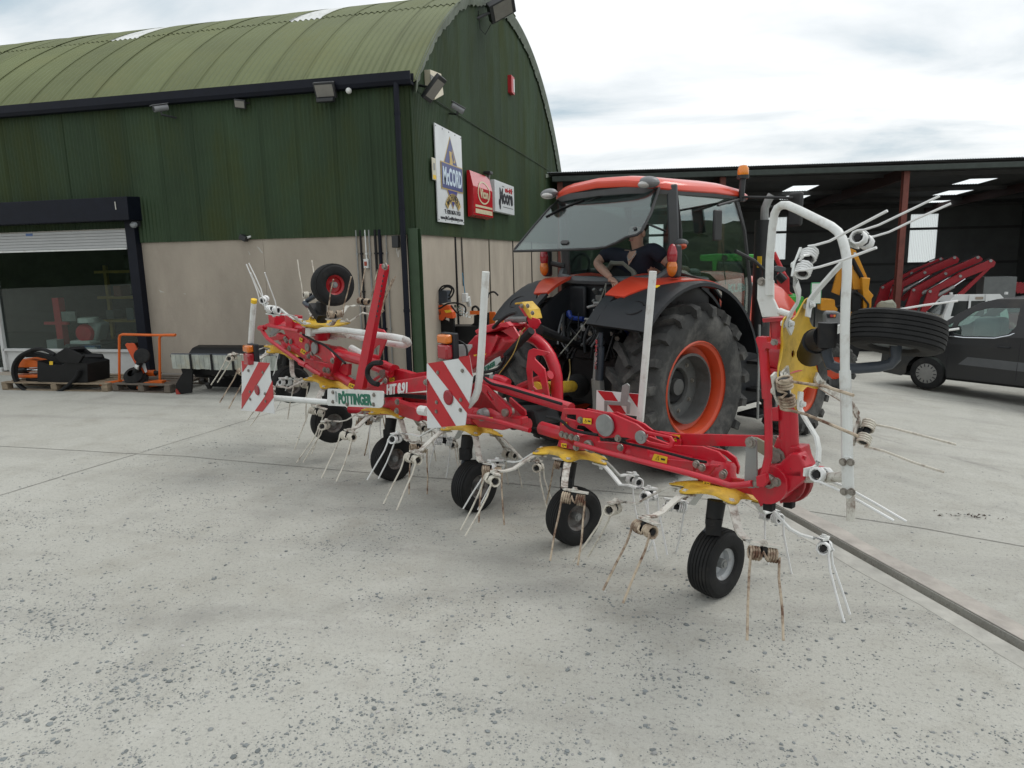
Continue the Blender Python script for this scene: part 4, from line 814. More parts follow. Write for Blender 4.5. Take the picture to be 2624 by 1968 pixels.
# ---- rear linkage, hoses
mb = MB(); LK = BLK
for sgn in (1, -1):
    mb.ribbon([T(sgn * .38, -.1, .55), T(sgn * .42, -.6, .56), T(sgn * .44, -1.15, .60)], UP, [.09, .11, .1], .04)
    mb.cyl(T(sgn * .40, -1.15, .60), T(sgn * .48, -1.15, .60), .07, n=14)
part(mb, 'lower_link', LK, tractor)
for sgn in (1, -1):
    mb = MB(); mb.ribbon([T(sgn * .27, -.2, 1.22), T(sgn * .36, -.55, 1.24), T(sgn * .40, -.72, 1.18)], UP, [.12, .09, .07], .05); mb.cyl(T(sgn * .25, -.2, 1.22), T(sgn * .4, -.2, 1.22), .08, n=12); part(mb, 'lift_arm', LK, tractor)
    mb = MB(); mb.cyl(T(sgn * .40, -.70, 1.2), T(sgn * .42, -.75, .92), .028); mb.cyl(T(sgn * .42, -.75, .95), T(sgn * .42, -.72, .60), .04); part(mb, 'lift_rod', GRY if sgn > 0 else LK, tractor)
a = tf('Z5', 1990, 780, -.75); b = tf('Z5', 1975, 1230, -.75); mb = MB(); mb.cyl(a, a.lerp(b, .35), .022); mb.cyl(a.lerp(b, .3), b, .038); lc = part(mb, 'lift_cylinder', SLATE, tractor); mb = MB()
for k in range(7): p = a.lerp(b, .18 + .09 * k); mb.box(p - TF_ * .05, (.022, .012, .035), TRM @ Matrix.Rotation(.6 * (k % 2), 3, 'Y'))
part(mb, 'chain', CHR, lc); b2 = b; part(MB().hexa([b2 + TR * x_ + TF_ * y_ + UP * z_ for x_, y_, z_ in ((-.06, -.03, -.28), (.06, -.03, -.28), (.06, .03, -.28), (-.06, .03, -.28), (-.03, -.03, 0), (.03, -.03, 0), (.03, .03, 0), (-.03, .03, 0))]), 'clevis', GRY, lc)
tlk0 = tf('Z5', 1400, 755, -1.45); tlk1 = tf('Z5', 1880, 945, -.35); mb = MB(); mb.tube([tlk0, tlk0.lerp(tlk1, .3), tlk0.lerp(tlk1, .34), tlk1], [.05, .045, .032, .036], 10); part(mb, 'top_link', LK, tractor)
part(MB().box(tf('Z5', 2027, 690, -.42), (.11, .08, .2), TRM), 'top_link_bracket', GRY, tractor, bevel=.01)
vb = tf('Z6', 755, 1190, -.34); mb = MB(); mb.box(vb, (.09, .06, .16), TRM)
for dl, dz in ((-.045, .09), (.045, .09), (-.05, -.02), (.05, -.05)): mb.cyl(vb + TR * dl + UP * dz, vb + TR * dl * 1.1 + UP * (dz + .05) - TF_ * .05, .02)
vbo = part(mb, 'spool_valve', mat('valve_dull_steel', (.12, .125, .12), .45, metal=.4, var=.2), tractor, bevel=.006)
for k, (x0, y0, x1, y1) in enumerate(((700, 1190, 780, 1188), (650, 1225, 740, 1200), (700, 1250, 790, 1240), (770, 1250, 830, 1195), (630, 1320, 780, 1330), (790, 1330, 870, 1320))):
    part(MB().tube([tf('Z6', x0, y0, -.42), tf('Z6', x1, y1, -.40)], .014, 8), 'hose_coupling', GRY, tractor)
rr = random.Random(11)
def hose(pts, r, m, name='hydraulic_hose'): 
    # Catmull-Rom through the points
    P = [pts[0]] + pts + [pts[-1]]; out = []
    for i in range(1, len(P) - 2):
        for j in range(8):
            t_ = j / 8; a, b, c, d_ = P[i - 1], P[i], P[i + 1], P[i + 2]
            out.append(.5 * ((2 * b) + (c - a) * t_ + (2 * a - 5 * b + 4 * c - d_) * t_ * t_ + (3 * b - a - 3 * c + d_) * t_ ** 3))
    out.append(P[-2]); return MB().tube(out, r, 7)
BLU = mat('blue_hose', (.012, .035, .2), .45, var=.15)
part(hose([tf('Z6', 495, 1290, -.36), tf('Z6', 500, 1265, -.38), tf('Z6', 515, 1305, -.38), tf('Z6', 560, 1315, -.38), tf('Z6', 615, 1320, -.38)], .026, BLU), 'hydraulic_hose', BLU, tractor)
part(hose([tf('Z6', 830, 1300, -.36), tf('Z6', 900, 1340, -.38), tf('Z6', 970, 1420, -.36), tf('Z6', 990, 1450, -.3)], .02, BLU), 'hydraulic_hose', BLU, tractor)
for q in (((640, 1330), (560, 1420), (470, 1560), (400, 1640)), ((720, 1330), (650, 1440), (560, 1560), (520, 1640)), ((690, 1340), (600, 1480), (560, 1520), (500, 1600)), ((430, 1400), (500, 1390), (540, 1430), (600, 1480)), ((430, 1420), (480, 1420), (500, 1500), (490, 1640)), ((820, 1420), (880, 1440), (920, 1420)), ((830, 1400), (830, 1520), (810, 1640)), ((440, 1380), (470, 1385), (440, 1500)), ((660, 1400), (690, 1500), (680, 1640)), ((870, 1500), (840, 1560), (850, 1640))):
    part(hose([tf('Z6', a, b, -.45 - .25 * i / len(q)) for i, (a, b) in enumerate(q)], rr.choice((.008, .012, .014)), BLK), 'hydraulic_hose', BLK, tractor)
for k in range(16):
    x0, y0 = rr.uniform(430, 900), rr.uniform(1270, 1400); x1, y1 = x0 + rr.uniform(-150, 60), rr.uniform(1480, 1660); f0 = -.4 - rr.uniform(0, .2)
    part(hose([tf('Z6', x0, y0, f0), tf('Z6', (x0 + x1) / 2 + rr.uniform(-60, 60), (y0 + y1) / 2, f0 - .12), tf('Z6', x1, y1, f0 - .2)], rr.choice((.007, .010, .014)), BLK), 'hydraulic_hose', rr.choice((BLK, RUB, GRYD)), tractor)
for k in range(9): part(MB().cyl(tf('Z6', 440 + 55 * k, 1370 + 40 * (k % 3), -.45), tf('Z6', 450 + 55 * k, 1400 + 40 * (k % 3), -.55), .022, n=8), 'hose_coupling', GRY if k % 2 else BLT, tractor)
# PTO shaft guard and universal-joint cone
a = tf('Z5', 1370, 1310, -1.75); b = tf('Z5', 1720, 1290, -.75); pto = part(MB().cyl(a, b, .055, n=14), 'pto_shaft_guard', YEL, tractor); d_ = (b - a).normalized(); text_fit('WALTER', 'lettering', INK, pto, a.lerp(b, .83) - TF_.cross(UP).cross(d_) * 0 + Vector((-.4, -.9, .1)).normalized() * .058, d_, UP, .28, .045, bold=.02, depth=.002)
mb = MB(); mb.lathe([(.06, -.02), (.085, 0), (.10, .03), (.085, .05), (.11, .08), (.09, .10), (.12, .13), (.10, .15), (.125, .2), (.12, .25)], b, d_, 18); part(mb, 'pto_cone', RUB, tractor)
part(hose([b - d_ * .12 + UP * .06, b - d_ * .08 - TF_ * .06 - UP * .02, b + UP * .14 - TF_ * .03, b + UP * .26 - d_ * .1], .007, BLK), 'safety_chain', mat('brass_chain', (.45, .36, .16), .35, metal=.7), tractor)
part(MB().tube([tf('Z6', 800, 1030, -.36), tf('Z6', 775, 1110, -.42), tf('Z6', 730, 1220, -.5), tf('Z6', 560, 1450, -.75), tf('Z6', 430, 1600, -1.1)], .005, 5), 'pull_rope', mat('rope_grey', (.2, .2, .17), .9), tractor)
part(MB().tube([tf('Z6', 800, 1030, -.36), tf('Z6', 790, 1150, -.42), tf('Z6', 725, 1310, -.5)], .005, 5), 'pull_rope', MATS['rope_grey'], tractor)

# ================================================================== DRIVER
SKIN = mat('skin', (.47, .27, .20), .55, var=.1, scale=14); SHIRT = mat('navy_shirt', (.012, .014, .028), .85, var=.25, scale=9); SHIRTS = mat('blue_sleeve', (.025, .035, .07), .85, var=.2)
dr = thing('person', T(.35, .3, 1.6), 'driver in dark navy polo shirt leaning an arm over the cab sill', 'person')
def skin_obj(name, verts, edges, radii, root, m, parent, lv=2):
    me = bpy.data.meshes.new(name); me.from_pydata([tuple(q) for q in verts], edges, []); o = place(me, name, m, parent)
    md = o.modifiers.new('skin', 'SKIN'); sk = me.skin_vertices[0].data
    for i, r in enumerate(radii): sk[i].radius = r if isinstance(r, tuple) else (r, r)
    sk[root].use_root = True
    s2 = o.modifiers.new('sub', 'SUBSURF'); s2.levels = lv; s2.render_levels = lv; md.use_smooth_shade = True
    return o
sh1 = tf('Z6', 800, 790, -.03); el1 = tf('Z6', 722, 868, -.14); wr1 = tf('Z6', 835, 985, -.30)
sh2 = tf('Z6', 1175, 745, .0); el2 = T(.66, .10, 1.95); HL = .27
vt = [T(.25, .34, 1.56), T(.26, .22, 1.80), T(.265, .08, 2.00), T(HL, .03, 2.11), T(HL, .01, 2.17), T(HL, -.005, 2.25), T(HL, -.005, 2.32), T(HL, .02, 2.39),
      sh1, el1, el1.lerp(wr1, .5), wr1, sh2, el2, T(.58, .42, 1.93), T(.05, .8, 1.58), T(.05, .95, 1.3), T(.45, .8, 1.58), T(.45, .95, 1.3), T(.40, .0, 2.32)]
ed = [(0, 1), (1, 2), (2, 3), (3, 4), (4, 5), (5, 6), (6, 7), (2, 8), (8, 9), (9, 10), (10, 11), (2, 12), (12, 13), (13, 14), (0, 15), (15, 16), (0, 17), (17, 18)]
vt = vt[:-1]
rd = [.16, .15, .14, .07, .058, .07, .092, .06, .062, .046, .048, .030, .062, .048, .03, .08, .06, .08, .06]
body = skin_obj('body', vt, ed, rd, 0, SKIN, dr)
# hand gripping the sill edge: palm and five fingers grown as one mesh
hd = (tf('Z6', 875, 1030, -.34) - wr1).normalized(); pl = wr1 + hd * .045; sd_ = TR
hv = [wr1, pl, pl + hd * .045]; he = [(0, 1), (1, 2)]; hr = [(.028, .028), (.042, .022), (.045, .02)]
for k, (off, ln) in enumerate(((-.036, .075), (-.012, .085), (.012, .08), (.034, .062))):
    b0 = pl + hd * .05 + sd_ * off; b1 = b0 + hd * ln * .45 - UP * .012; b2 = b1 + (hd * .3 - UP).normalized() * ln * .45
    i0 = len(hv); hv += [b0, b1, b2]; he += [(2, i0), (i0, i0 + 1), (i0 + 1, i0 + 2)]; hr += [(.011, .011), (.0095, .0095), (.008, .008)]
i0 = len(hv); hv += [pl - sd_ * .05 + hd * .01, pl - sd_ * .066 + hd * .045]; he += [(1, i0), (i0, i0 + 1)]; hr += [(.014, .014), (.009, .009)]
skin_obj('hand', hv, he, hr, 0, SKIN, dr, 2)
sv_ = [T(.25, .34, 1.58), T(.26, .22, 1.80), T(.265, .08, 2.0), T(HL, .05, 2.075), sh1, sh1.lerp(el1, .62), sh2, sh2.lerp(el2, .6)]
skin_obj('polo_shirt', sv_, [(0, 1), (1, 2), (2, 3), (2, 4), (4, 5), (2, 6), (6, 7)], [.18, .175, .165, .085, .082, .078, .082, .078], 0, SHIRT, dr)
part(MB().add([T(HL - .07, -.04, 2.135), T(HL, -.085, 2.12), T(HL + .07, -.04, 2.135), T(HL + .05, -.085, 2.075), T(HL, -.118, 1.985), T(HL - .05, -.085, 2.075)], [(0, 1, 5), (1, 4, 5), (1, 3, 4), (1, 2, 3)]), 'open_collar', SKIN, dr, smooth=60)
part(MB().tube([T(HL - .055, -.055, 2.13), T(HL - .035, -.098, 2.06), T(HL, -.116, 2.03), T(HL + .035, -.098, 2.06), T(HL + .055, -.055, 2.13)], .003, 5), 'necklace', CHR, dr)
HAIR = mat('hair_dark', (.03, .022, .016), .8, var=.3, scale=30)
part(MB().sphere(T(HL, .035, 2.375), (.092, .098, .088), 14, 9, TRM), 'hair', HAIR, dr)
for s_ in (-1, 1):
    part(MB().sphere(T(HL + s_ * .034, -.088, 2.315), (.013, .009, .008), 8, 6, TRM), 'eye', INK, dr)
    part(MB().ribbon([T(HL + s_ * .018, -.098, 2.335), T(HL + s_ * .052, -.088, 2.335)], UP, .01, .006), 'eyebrow', HAIR, dr)
    part(MB().sphere(T(HL + s_ * .088, .0, 2.29), (.014, .022, .034), 8, 6, TRM), 'ear', SKIN, dr)
part(MB().hexa([T(HL - .015, -.095, 2.255), T(HL + .015, -.095, 2.255), T(HL + .01, -.08, 2.255), T(HL - .01, -.08, 2.255), T(HL - .009, -.118, 2.265), T(HL + .009, -.118, 2.265), T(HL + .006, -.09, 2.32), T(HL - .006, -.09, 2.32)]), 'nose', SKIN, dr, bevel=.006)
part(MB().ribbon([T(HL - .025, -.085, 2.228), T(HL, -.094, 2.226), T(HL + .025, -.085, 2.228)], UP, .012, .006), 'mouth', mat('lips', (.28, .1, .09), .6), dr)
# ================================================================== HAY TEDDER
TD = Vector((-.8304, .5572, 0)); TN = Vector((-.5572, -.8304, 0)); TB = Vector((.235, 4.3, 0))
def tp(zn, x, y, off=0.): return onp(zn, x, y, TB + TN * off, TN)
def ts(s, off, z): return TB + TD * s + TN * off + UP * z
FRM3 = Matrix((-TD, -TN, UP)).transposed()      # x to the right along the boom, y away from the camera
ted = thing('hay_tedder', ts(2.8, 0, 0), 'long red hay tedder with yellow rotor caps and white spring tines', 'tedder')
def tplate(zn, pts, off, th, name='bracket_plate', m=None, holes=(), bevel=.004):
    return part(MB().plate([tp(zn, a, b, off) for a, b in pts], TN, th, [[tp(zn, a, b, off) for a, b in h] for h in holes]), name, m or RED, ted, smooth=0, bevel=bevel)
def ttube(zn, pts, off, r, name='frame_tube', m=None, n=12):
    offs = off if isinstance(off, list) else [off] * len(pts)
    return part(MB().tube([tp(zn, a, b, o) for (a, b), o in zip(pts, offs)], r, n), name, m or RED, ted)
def ell(cx_, cy_, rx, ry, n=14): return [(cx_ + rx * math.cos(2 * math.pi * i / n), cy_ + ry * math.sin(2 * math.pi * i / n)) for i in range(n)]
bolts = MB()
def bl(zn, x, y, off, r=.013, h=.014): bolts.bolt(tp(zn, x, y, off), TN, r, h)
# ---------------------------------------------------------------- rotors
def disc_mesh(nl=6):
    mb = MB(); n = 72; rings = [.02, .09, .14, .19, .23, .255]; vv = []
    for side in (0, 1):
        for j, r0 in enumerate(rings):
            for i in range(n):
                a = 2 * math.pi * i / n; c6 = 2 * (.5 + .5 * math.cos(nl * a)) ** 1.8 - 1; k = max(0, (j - 1) / (len(rings) - 2))
                r = r0 * (1 + k * (.19 * c6)); z = .05 - .055 * k ** 1.3 + .018 * k * (1 - c6) * .5 - side * .008
                vv.append((r * math.cos(a), r * math.sin(a), z))
    q = n * len(rings); fs = []
    for s_ in (0, 1):
        for j in range(len(rings) - 1):
            for i in range(n): a = s_ * q + j * n; fs.append((a + i, a + (i + 1) % n, a + n + (i + 1) % n, a + n + i))
    for j in (0, len(rings) - 1):
        for i in range(n): fs.append((j * n + i, j * n + (i + 1) % n, q + j * n + (i + 1) % n, q + j * n + i))
    return mb.add(vv, fs).mesh('rotor_cap', 40)
DISC = disc_mesh()
def arm_mesh(var):
    mb = MB(); b = var
    pts = [(.20, 0, -.018), (.29, 0, -.022), (.34, 0, -.055), (.43, .005, -.125), (.49, .01, -.145 - b), (.555, .015, -.15 - b), (.59, .03, -.15 - b), (.605, .07, -.15 - b), (.61, .175, -.15 - b)]
    wd = [(0, 1, 0)] * 5 + [(.25, 1, 0), (.75, .7, 0), (1, .25, 0), (1, .1, 0)]
    mb.ribbon(pts, wd, [.05, .05, .048, .046, .046, .046, .05, .05, .04], .011)
    mb.bolt((.265, 0, .0), (0, 0, 1), .016, .014); mb.bolt((.265, 0, -.03), (0, 0, -1), .013, .02); mb.bolt((.605, .085, -.143 - b), (0, 0, 1), .015, .016)
    return mb.mesh('tine_arm', 30)
ARMS = [arm_mesh(0.), arm_mesh(.03), arm_mesh(-.03)]
def tine_mesh(seed):
    rr = random.Random(seed); cr_ = .033; x0 = .012; gap = .062; turns = 4; wr_ = .0066; zc = -.15 - .049; yc = .615; out = []
    b1 = rr.uniform(-.05, .05); b2 = b1 + rr.uniform(-.02, .03); o1, o2 = rr.uniform(-.015, .015), rr.uniform(-.015, .015)
    L1 = .38 + rr.uniform(-.02, .02)
    # local: radial = x, tangential = y, up = z
    out += [(yc + .035 + .15 + b1, x0 - .02 + o1, zc - L1), (yc + .035 + .08 + b1 * .7, x0 - .012, zc - L1 * .6), (yc + .035 + .015, x0 - .002, zc - .10), (yc + cr_, x0, zc - .03)]
    for s_, xs in ((1, x0), (1, x0 + gap + .03)):
        for i in range(turns * 9 + 1):
            a = 2 * math.pi * i / 9; out.append((yc + cr_ * math.cos(a), xs + .056 * i / (turns * 9), zc + cr_ * math.sin(a)))
        if xs == x0: out += [(yc + .03, xs + .062, zc + .02), (yc + .05, xs + .074, zc - .005), (yc + .035, xs + .088, zc - .02)]
    e_ = x0 + gap + .03 + .056
    out += [(yc + cr_, e_ + .002, zc - .03), (yc + .035 + .015, e_ + .004, zc - .10), (yc + .035 + .08 + b2 * .7, e_ + .014, zc - L1 * .6), (yc + .035 + .15 + b2, e_ + .02 + o2, zc - L1 + rr.uniform(-.01, .03))]
    mb = MB(); mb.tube(out, wr_, 6); me = mb.mesh('spring_tine', 40)
    mb2 = MB(); mb2.cyl((yc, x0 + .005, zc), (yc, e_ - .005, zc), .018, n=10); mb2.box((yc, (x0 + e_) / 2, zc + .026), (.04, .026, .026))
    return me, mb2
TINES = []; HOLD = None
for sd in range(5):
    me, h_ = tine_mesh(sd * 3 + 1); TINES.append(me)
    if HOLD is None: HOLD = h_.mesh('tine_clamp', 30)
def frame_m(c, d, e1):
    Zv = -Vector(d).normalized(); Xv = Vector(e1); Xv = (Xv - Zv * Xv.dot(Zv)).normalized(); Yv = Zv.cross(Xv)
    return Matrix.Translation(Vector(c)) @ Matrix((Xv, Yv, Zv)).transposed().to_4x4()
def rotor(c, d, e1, phase, kinds, name_lbl=None, seed=1):
    M = frame_m(c, d, e1) @ Matrix.Rotation(phase, 4, 'Z'); rr = random.Random(seed)
    cap = place(DISC, 'rotor_cap', YEL, ted, M)
    if name_lbl: cap['label'] = name_lbl
    for k in range(6):
        q = M @ Matrix.Rotation(2 * math.pi * k / 6, 4, 'Z'); v = rr.randrange(3); kd = kinds[k % len(kinds)]
        place(ARMS[v], 'tine_arm', {'w': WHT, 'c': WHTR, 'r': WHTR}[kd], cap, q)
        dz = (0, -.03, .03)[v]; tm = q @ Matrix.Translation((0, 0, dz))
        place(TINES[rr.randrange(5)], 'spring_tine', {'w': TINEW, 'c': TINEC, 'r': TINER}[kd], cap, tm); place(HOLD, 'tine_clamp', BLK, cap, tm)
    gb = MB(); gb.lathe([(.0, .19), (.07, .19), (.085, .17), (.09, .12), (.10, .10), (.105, .056), (.05, .054)], (0, 0, 0), (0, 0, 1), 24); place(gb.mesh('gearbox', 35), 'gearbox', RED, cap, M)
    return M
# support wheels
def wheel_meshes():
    R, h = .215, .085; prof = [(.10, -h * .72), (.115, -h * .9), (.15, -h * 1.0), (.185, -h * .93)]
    xs = [-.066, -.046, -.026, -.006, .014, .034, .054]
    prof += [(.2, -h * .8)]
    for i in range(6):
        a = -.066 + i * .0222; cz = R - 1.6 * a * a
        prof += [(cz, a), (cz, a + .0165), (cz - .007, a + .0175), (cz - .007, a + .0212)]
    prof += [(R - 1.6 * .067 ** 2, .0672), (.2, h * .8), (.185, h * .93), (.15, h), (.115, h * .9), (.10, h * .72)]
    t = MB().lathe(prof, (0, 0, 0), (1, 0, 0), 40).mesh('tyre', 25)
    r = MB().lathe([(.103, .062), (.11, .064), (.106, .05), (.085, .035), (.08, .0), (.05, -.01), (.035, -.008), (.0, -.008)], (0, 0, 0), (1, 0, 0), 28)
    r.lathe([(.103, -.062), (.108, -.06), (.085, -.03), (.0, -.03)], (0, 0, 0), (1, 0, 0), 24)
    hb = MB(); hb.cyl((-.02, 0, 0), (.055, 0, 0), .03, n=14); hb.cyl((.055, 0, 0), (.066, 0, 0), .018, n=8)
    return t, r.mesh('rim', 30), hb.mesh('hub', 30)
WT, WR_, WH = wheel_meshes()
RIMG = mat('rim_rusty_grey', (.2, .19, .18), .6, var=.2, scale=20, dirt=(.09, .05, .03), dirt_amt=.6, dirt_scale=12); RIMW = mat('rim_white', (.45, .47, .48), .5, var=.1, dirt=(.2, .16, .12), dirt_amt=.3, dirt_scale=20); RIMR = mat('rim_red', (.42, .015, .02), .4, var=.1, dirt=(.2, .06, .05), dirt_amt=.3)
def wheel(pos, axis, rim, top=None, leg_pts=None):
    M = wheel_m(pos, axis); ty = place(WT, 'tyre', RUB, ted, M); place(WR_, 'rim', rim, ty, M); place(WH, 'hub', GRY, ty, M)
    if leg_pts: part(MB().tube(leg_pts, .026, 10), 'wheel_leg', SLATE, ted)
    return M
def caster(c, d, contact_pos, axis, rim):
    """post under the rotor, bent leg to the axle"""
    c = Vector(c); d = Vector(d).normalized(); ax = Vector(axis).normalized(); a = c + d * .05; b = c + d * .20
    mb = MB(); mb.cyl(a, b, .055, .05, n=14); mb.box(b, (.09, .09, .1)); part(mb, 'caster_post', BLK, ted)
    w_ = Vector(contact_pos); s_ = w_ - ax * .14
    wheel(w_, ax, rim, leg_pts=[b, b + (s_ - b) * .35 + UP * .03 * (1 if d.z < 0 else -1), s_.lerp(b, .35) - ax * .02, s_, s_ + ax * .02, w_])
DN_ = (UP * -.978 + TN * .208).normalized()
def waxis(p, a, side=1):
    """horizontal axle direction whose hub faces the camera by factor a"""
    v = Vector((p.x, p.y, 0)).normalized(); r = Vector((v.y, -v.x, 0)); return (r * math.sqrt(1 - a * a) * side - v * a).normalized()
Dp = [ts(0, 0, .67), ts(1.20, 0, .67), ts(2.36, 0, .67), ts(3.52, 0, .64), ts(4.66, 0, .81), ts(5.63, 0, 1.06)]
wt = (TD * .98 - UP * -.2).normalized(); dw = (TD * .2 - UP * .96 + TN * .19).normalized()
rotor(Dp[0], DN_, -TD, .29, 'wwwcrr', 'foremost yellow rotor cap at the right hinge', 3)
rotor(Dp[1], DN_, -TD, .14, 'wwrwcr', None, 5); rotor(Dp[2], DN_, -TD, .55, 'ccwwcr', None, 9); rotor(Dp[3], DN_, -TD, .75, 'ccrccr', None, 12)
rotor(Dp[4], dw, -TD, .25, 'wrcwcc', None, 15); rotor(Dp[5], dw, -TD, .75, 'ccwcrc', None, 21)
for i, (u, v, a, rim) in enumerate(((1545, 1293, .55, RIMW), (1240, 1180, .80, RIMG), (1027, 1107, .72, RIMG), (850, 1040, .80, RIMG))):
    p = gz('V', u, v, 0); p = Vector((p.x, p.y, .213)) + Vector((p.x, p.y, 0)).normalized() * .07; caster(Dp[i], DN_, p, waxis(p, a), rim)
for i, (u, v, a) in ((4, (716, 912, .92)), (5, (628, 830, .9))):
    p = onp('V', u, v, Dp[i] + TN * .1, TN); caster(Dp[i], dw, p, waxis(p, a), RIMG)
# folded-over left outer rotor, upside down above the wing
d7 = Vector((TD.x * -.12, TD.y * -.12, .99)).normalized(); c7 = ts(4.79, 0, 1.45); rotor(c7, d7, -TD, .15, 'rwwcrr', 'rotor folded upside down on top of the left wing', 31)
p7 = tp('Z4', 930, 405, .05); M7 = wheel(p7, waxis(p7, .90), RIMR); b7 = c7 + d7 * .22
mb = MB(); mb.cyl(c7, b7, .055, n=12); mb.ribbon([tp('Z4', 820, 720, .03), tp('Z4', 740, 600, .03)], TN, .09, .07); part(mb, 'caster_post', BLK, ted)
ttube('Z4', [(740, 610), (690, 600), (665, 575), (690, 555), (800, 490), (900, 440)], [.0, -.02, -.05, -.08, -.1, -.08], .026, 'wheel_leg', SLATE)
# right outer rotor, folded upright
d8 = (-TD * .99 + UP * .05 - TN * .03).normalized(); c8 = tp('Z7', 560, 1240, 0.0); c8 = ts(-.47, .0, 1.55); rotor(c8, d8, UP, .22, 'wwcwrw', 'rotor folded upright at the right end', 44)
b8 = c8 + d8 * .05; b9 = tp('Z7', 690, 1240, .16); mb = MB(); mb.cyl(b8, b9, .068, n=18); mb.cyl(b9, tp('Z7', 750, 1215, .2), .06, n=14); q = tp('Z7', 770, 1210, .22); mb.cyl(q + UP * .07, q - UP * .05, .045, n=16); part(mb, 'caster_post', BLK, ted)
p8 = tp('Z7', 1275, 1178, .05); ttube('Z7', [(770, 1230), (765, 1340), (790, 1410), (850, 1438), (1000, 1440), (1150, 1428), (1230, 1410), (1268, 1370), (1272, 1300), (1275, 1240)], [.18, .17, .16, .15, .12, .09, .07, .06, .05, .05], .027, 'wheel_leg', SLATE)
Mw = Matrix.Translation(p8) @ Matrix.Rotation(R_(17), 4, TD) @ Matrix.Rotation(R_(90), 4, 'Y') @ Matrix.Scale(1.0, 4); ty = place(WT, 'tyre', RUB, ted, Mw); place(WR_, 'rim', RIMW, ty, Mw); place(WH, 'hub', GRY, ty, Mw)
# ---------------------------------------------------------------- right wing frame
ttube('Z14', [(1030, 760), (1830, 955)], .03, .062, 'boom_tube')
ttube('Z14', [(-60, 470), (380, 600), (560, 650)], .03, .05, 'boom_tube')
part(MB().cyl(Dp[0] + UP * .13 - TD * .0, Dp[0] + UP * .13 + TD * .3, .06, n=14), 'boom_tube', RED, ted)
PA = [(215, 225), (420, 230), (700, 285), (790, 272), (900, 320), (1130, 420), (1240, 505), (1560, 575), (1600, 640), (1585, 710), (1540, 730), (1190, 645), (1010, 592), (880, 582), (720, 600), (600, 530), (480, 445), (385, 430), (370, 500), (380, 560), (165, 520), (180, 420), (200, 300)]
tplate('Z14', PA, .14, .018, 'lift_lever', holes=[[(1252, 545), (1540, 598), (1556, 640), (1535, 690), (1290, 640), (1252, 620)], [(250, 300), (380, 305), (380, 380), (300, 360), (250, 345)]])
tplate('Z14', [(a + 95, b - 5) for a, b in PA[1:17]], -.10, .018, 'lift_lever', holes=[[(1352, 550), (1630, 600), (1640, 650), (1390, 640)]])
mb = MB(); a = tp('Z14', 765, 430, .14); mb.cyl(a - TN * .03, a + TN * .035, .035, n=14); mb.cyl(a + TN * .02, a + TN * .034, .073, n=24); part(mb, 'pivot_washer', GRY, ted); a = tp('Z14', 1205, 580, .14); mb = MB(); mb.cyl(a - TN * .03, a + TN * .03, .02); mb.cyl(a + TN * .012, a + TN * .026, .042, n=20); part(mb, 'pivot_washer', GRY, ted)
ttube('Z14', [(820, 440), (880, 450)], .10, .05, 'cylinder_barrel'); ttube('Z14', [(870, 445), (1015, 482)], .10, .024, 'cylinder_rod', CHR)
tplate('Z8', [(600, 488), (760, 508), (1575, 526), (1575, 618), (1300, 612), (760, 604), (640, 560)], -.12, .02, 'tie_bar')
tplate('Z8', [(330, 560), (520, 530), (700, 600), (950, 612), (1080, 655), (1140, 715), (1165, 860), (1290, 880), (1420, 900), (1440, 1020), (1380, 1010), (1200, 965), (930, 900), (860, 800), (850, 740), (760, 690), (600, 650), (400, 640)], .0, .02, 'hinge_web')
tplate('Z8', [(950, 600), (1150, 650), (1220, 700), (1250, 780), (1240, 840), (1200, 800), (1195, 740), (1140, 690), (1060, 640)], -.14, .02, 'hinge_web')
tplate('Z8', [(360, 605), (500, 620), (520, 700), (870, 735), (880, 820), (380, 690)], .085, .012, 'boom_bracket'); tplate('Z14', [(440, 560), (640, 560), (660, 640), (985, 665), (970, 820), (560, 740), (420, 690)], .09, .03, 'knuckle')
tplate('Z14', [(1870, 1000), (2060, 925), (2180, 930), (2160, 960), (2120, 960), (2040, 1060), (1880, 1040)], .12, .02, 'end_bracket')
for x, y in ((1950, 965), (2210, 1060), (930, 715), (200, 550), (255, 568), (320, 583), (385, 600), (376, 712), (900, 600), (430, 372), (1880, 925)): bl('Z14', x, y, .15, .017, .02)
bear = MB(); 
for zn, x, y in (('Z14', 545, 690), ('Z8', 1500, 890)):
    a = tp(zn, x, y, .10); bear.lathe([(.018, .03), (.03, .035), (.04, .025), (.042, 0), (.055, -.005), (.055, -.03)], a, TN, 20)
part(bear, 'bearing', BLT, ted)
# right hinge casting
tplate('Z8', [(1440, 820), (1500, 760), (1600, 740), (1680, 660), (1760, 660), (1810, 760), (1800, 870), (1700, 960), (1620, 1010), (1550, 1040), (1480, 1010), (1430, 930)], .04, .09, 'hinge_casting', bevel=.01)
tplate('Z8', ell(1540, 900, 150, 155, 22), .03, .16, 'hinge_casting', bevel=.012); tplate('Z8', ell(1690, 890, 150, 170, 22), -.10, .04, 'hinge_flange', m=REDD); tplate('Z8', ell(1640, 900, 145, 165, 22), -.02, .025, 'hinge_flange', m=REDD)
tplate('Z8', [(1560, 600), (1590, 520), (1700, 600), (1780, 605), (1800, 690), (1840, 780), (1905, 790), (1900, 825), (1800, 830), (1770, 850), (1590, 840), (1570, 760)], -.03, .11, 'post_foot', bevel=.008)
tplate('Z8', [(1590, 800), (1660, 790), (1770, 800), (1770, 850), (1600, 835)], .06, .05, 'post_foot', bevel=.006); tplate('Z8', [(1640, 700), (1720, 670), (1790, 690), (1780, 760), (1650, 760)], .05, .02, 'post_rib')
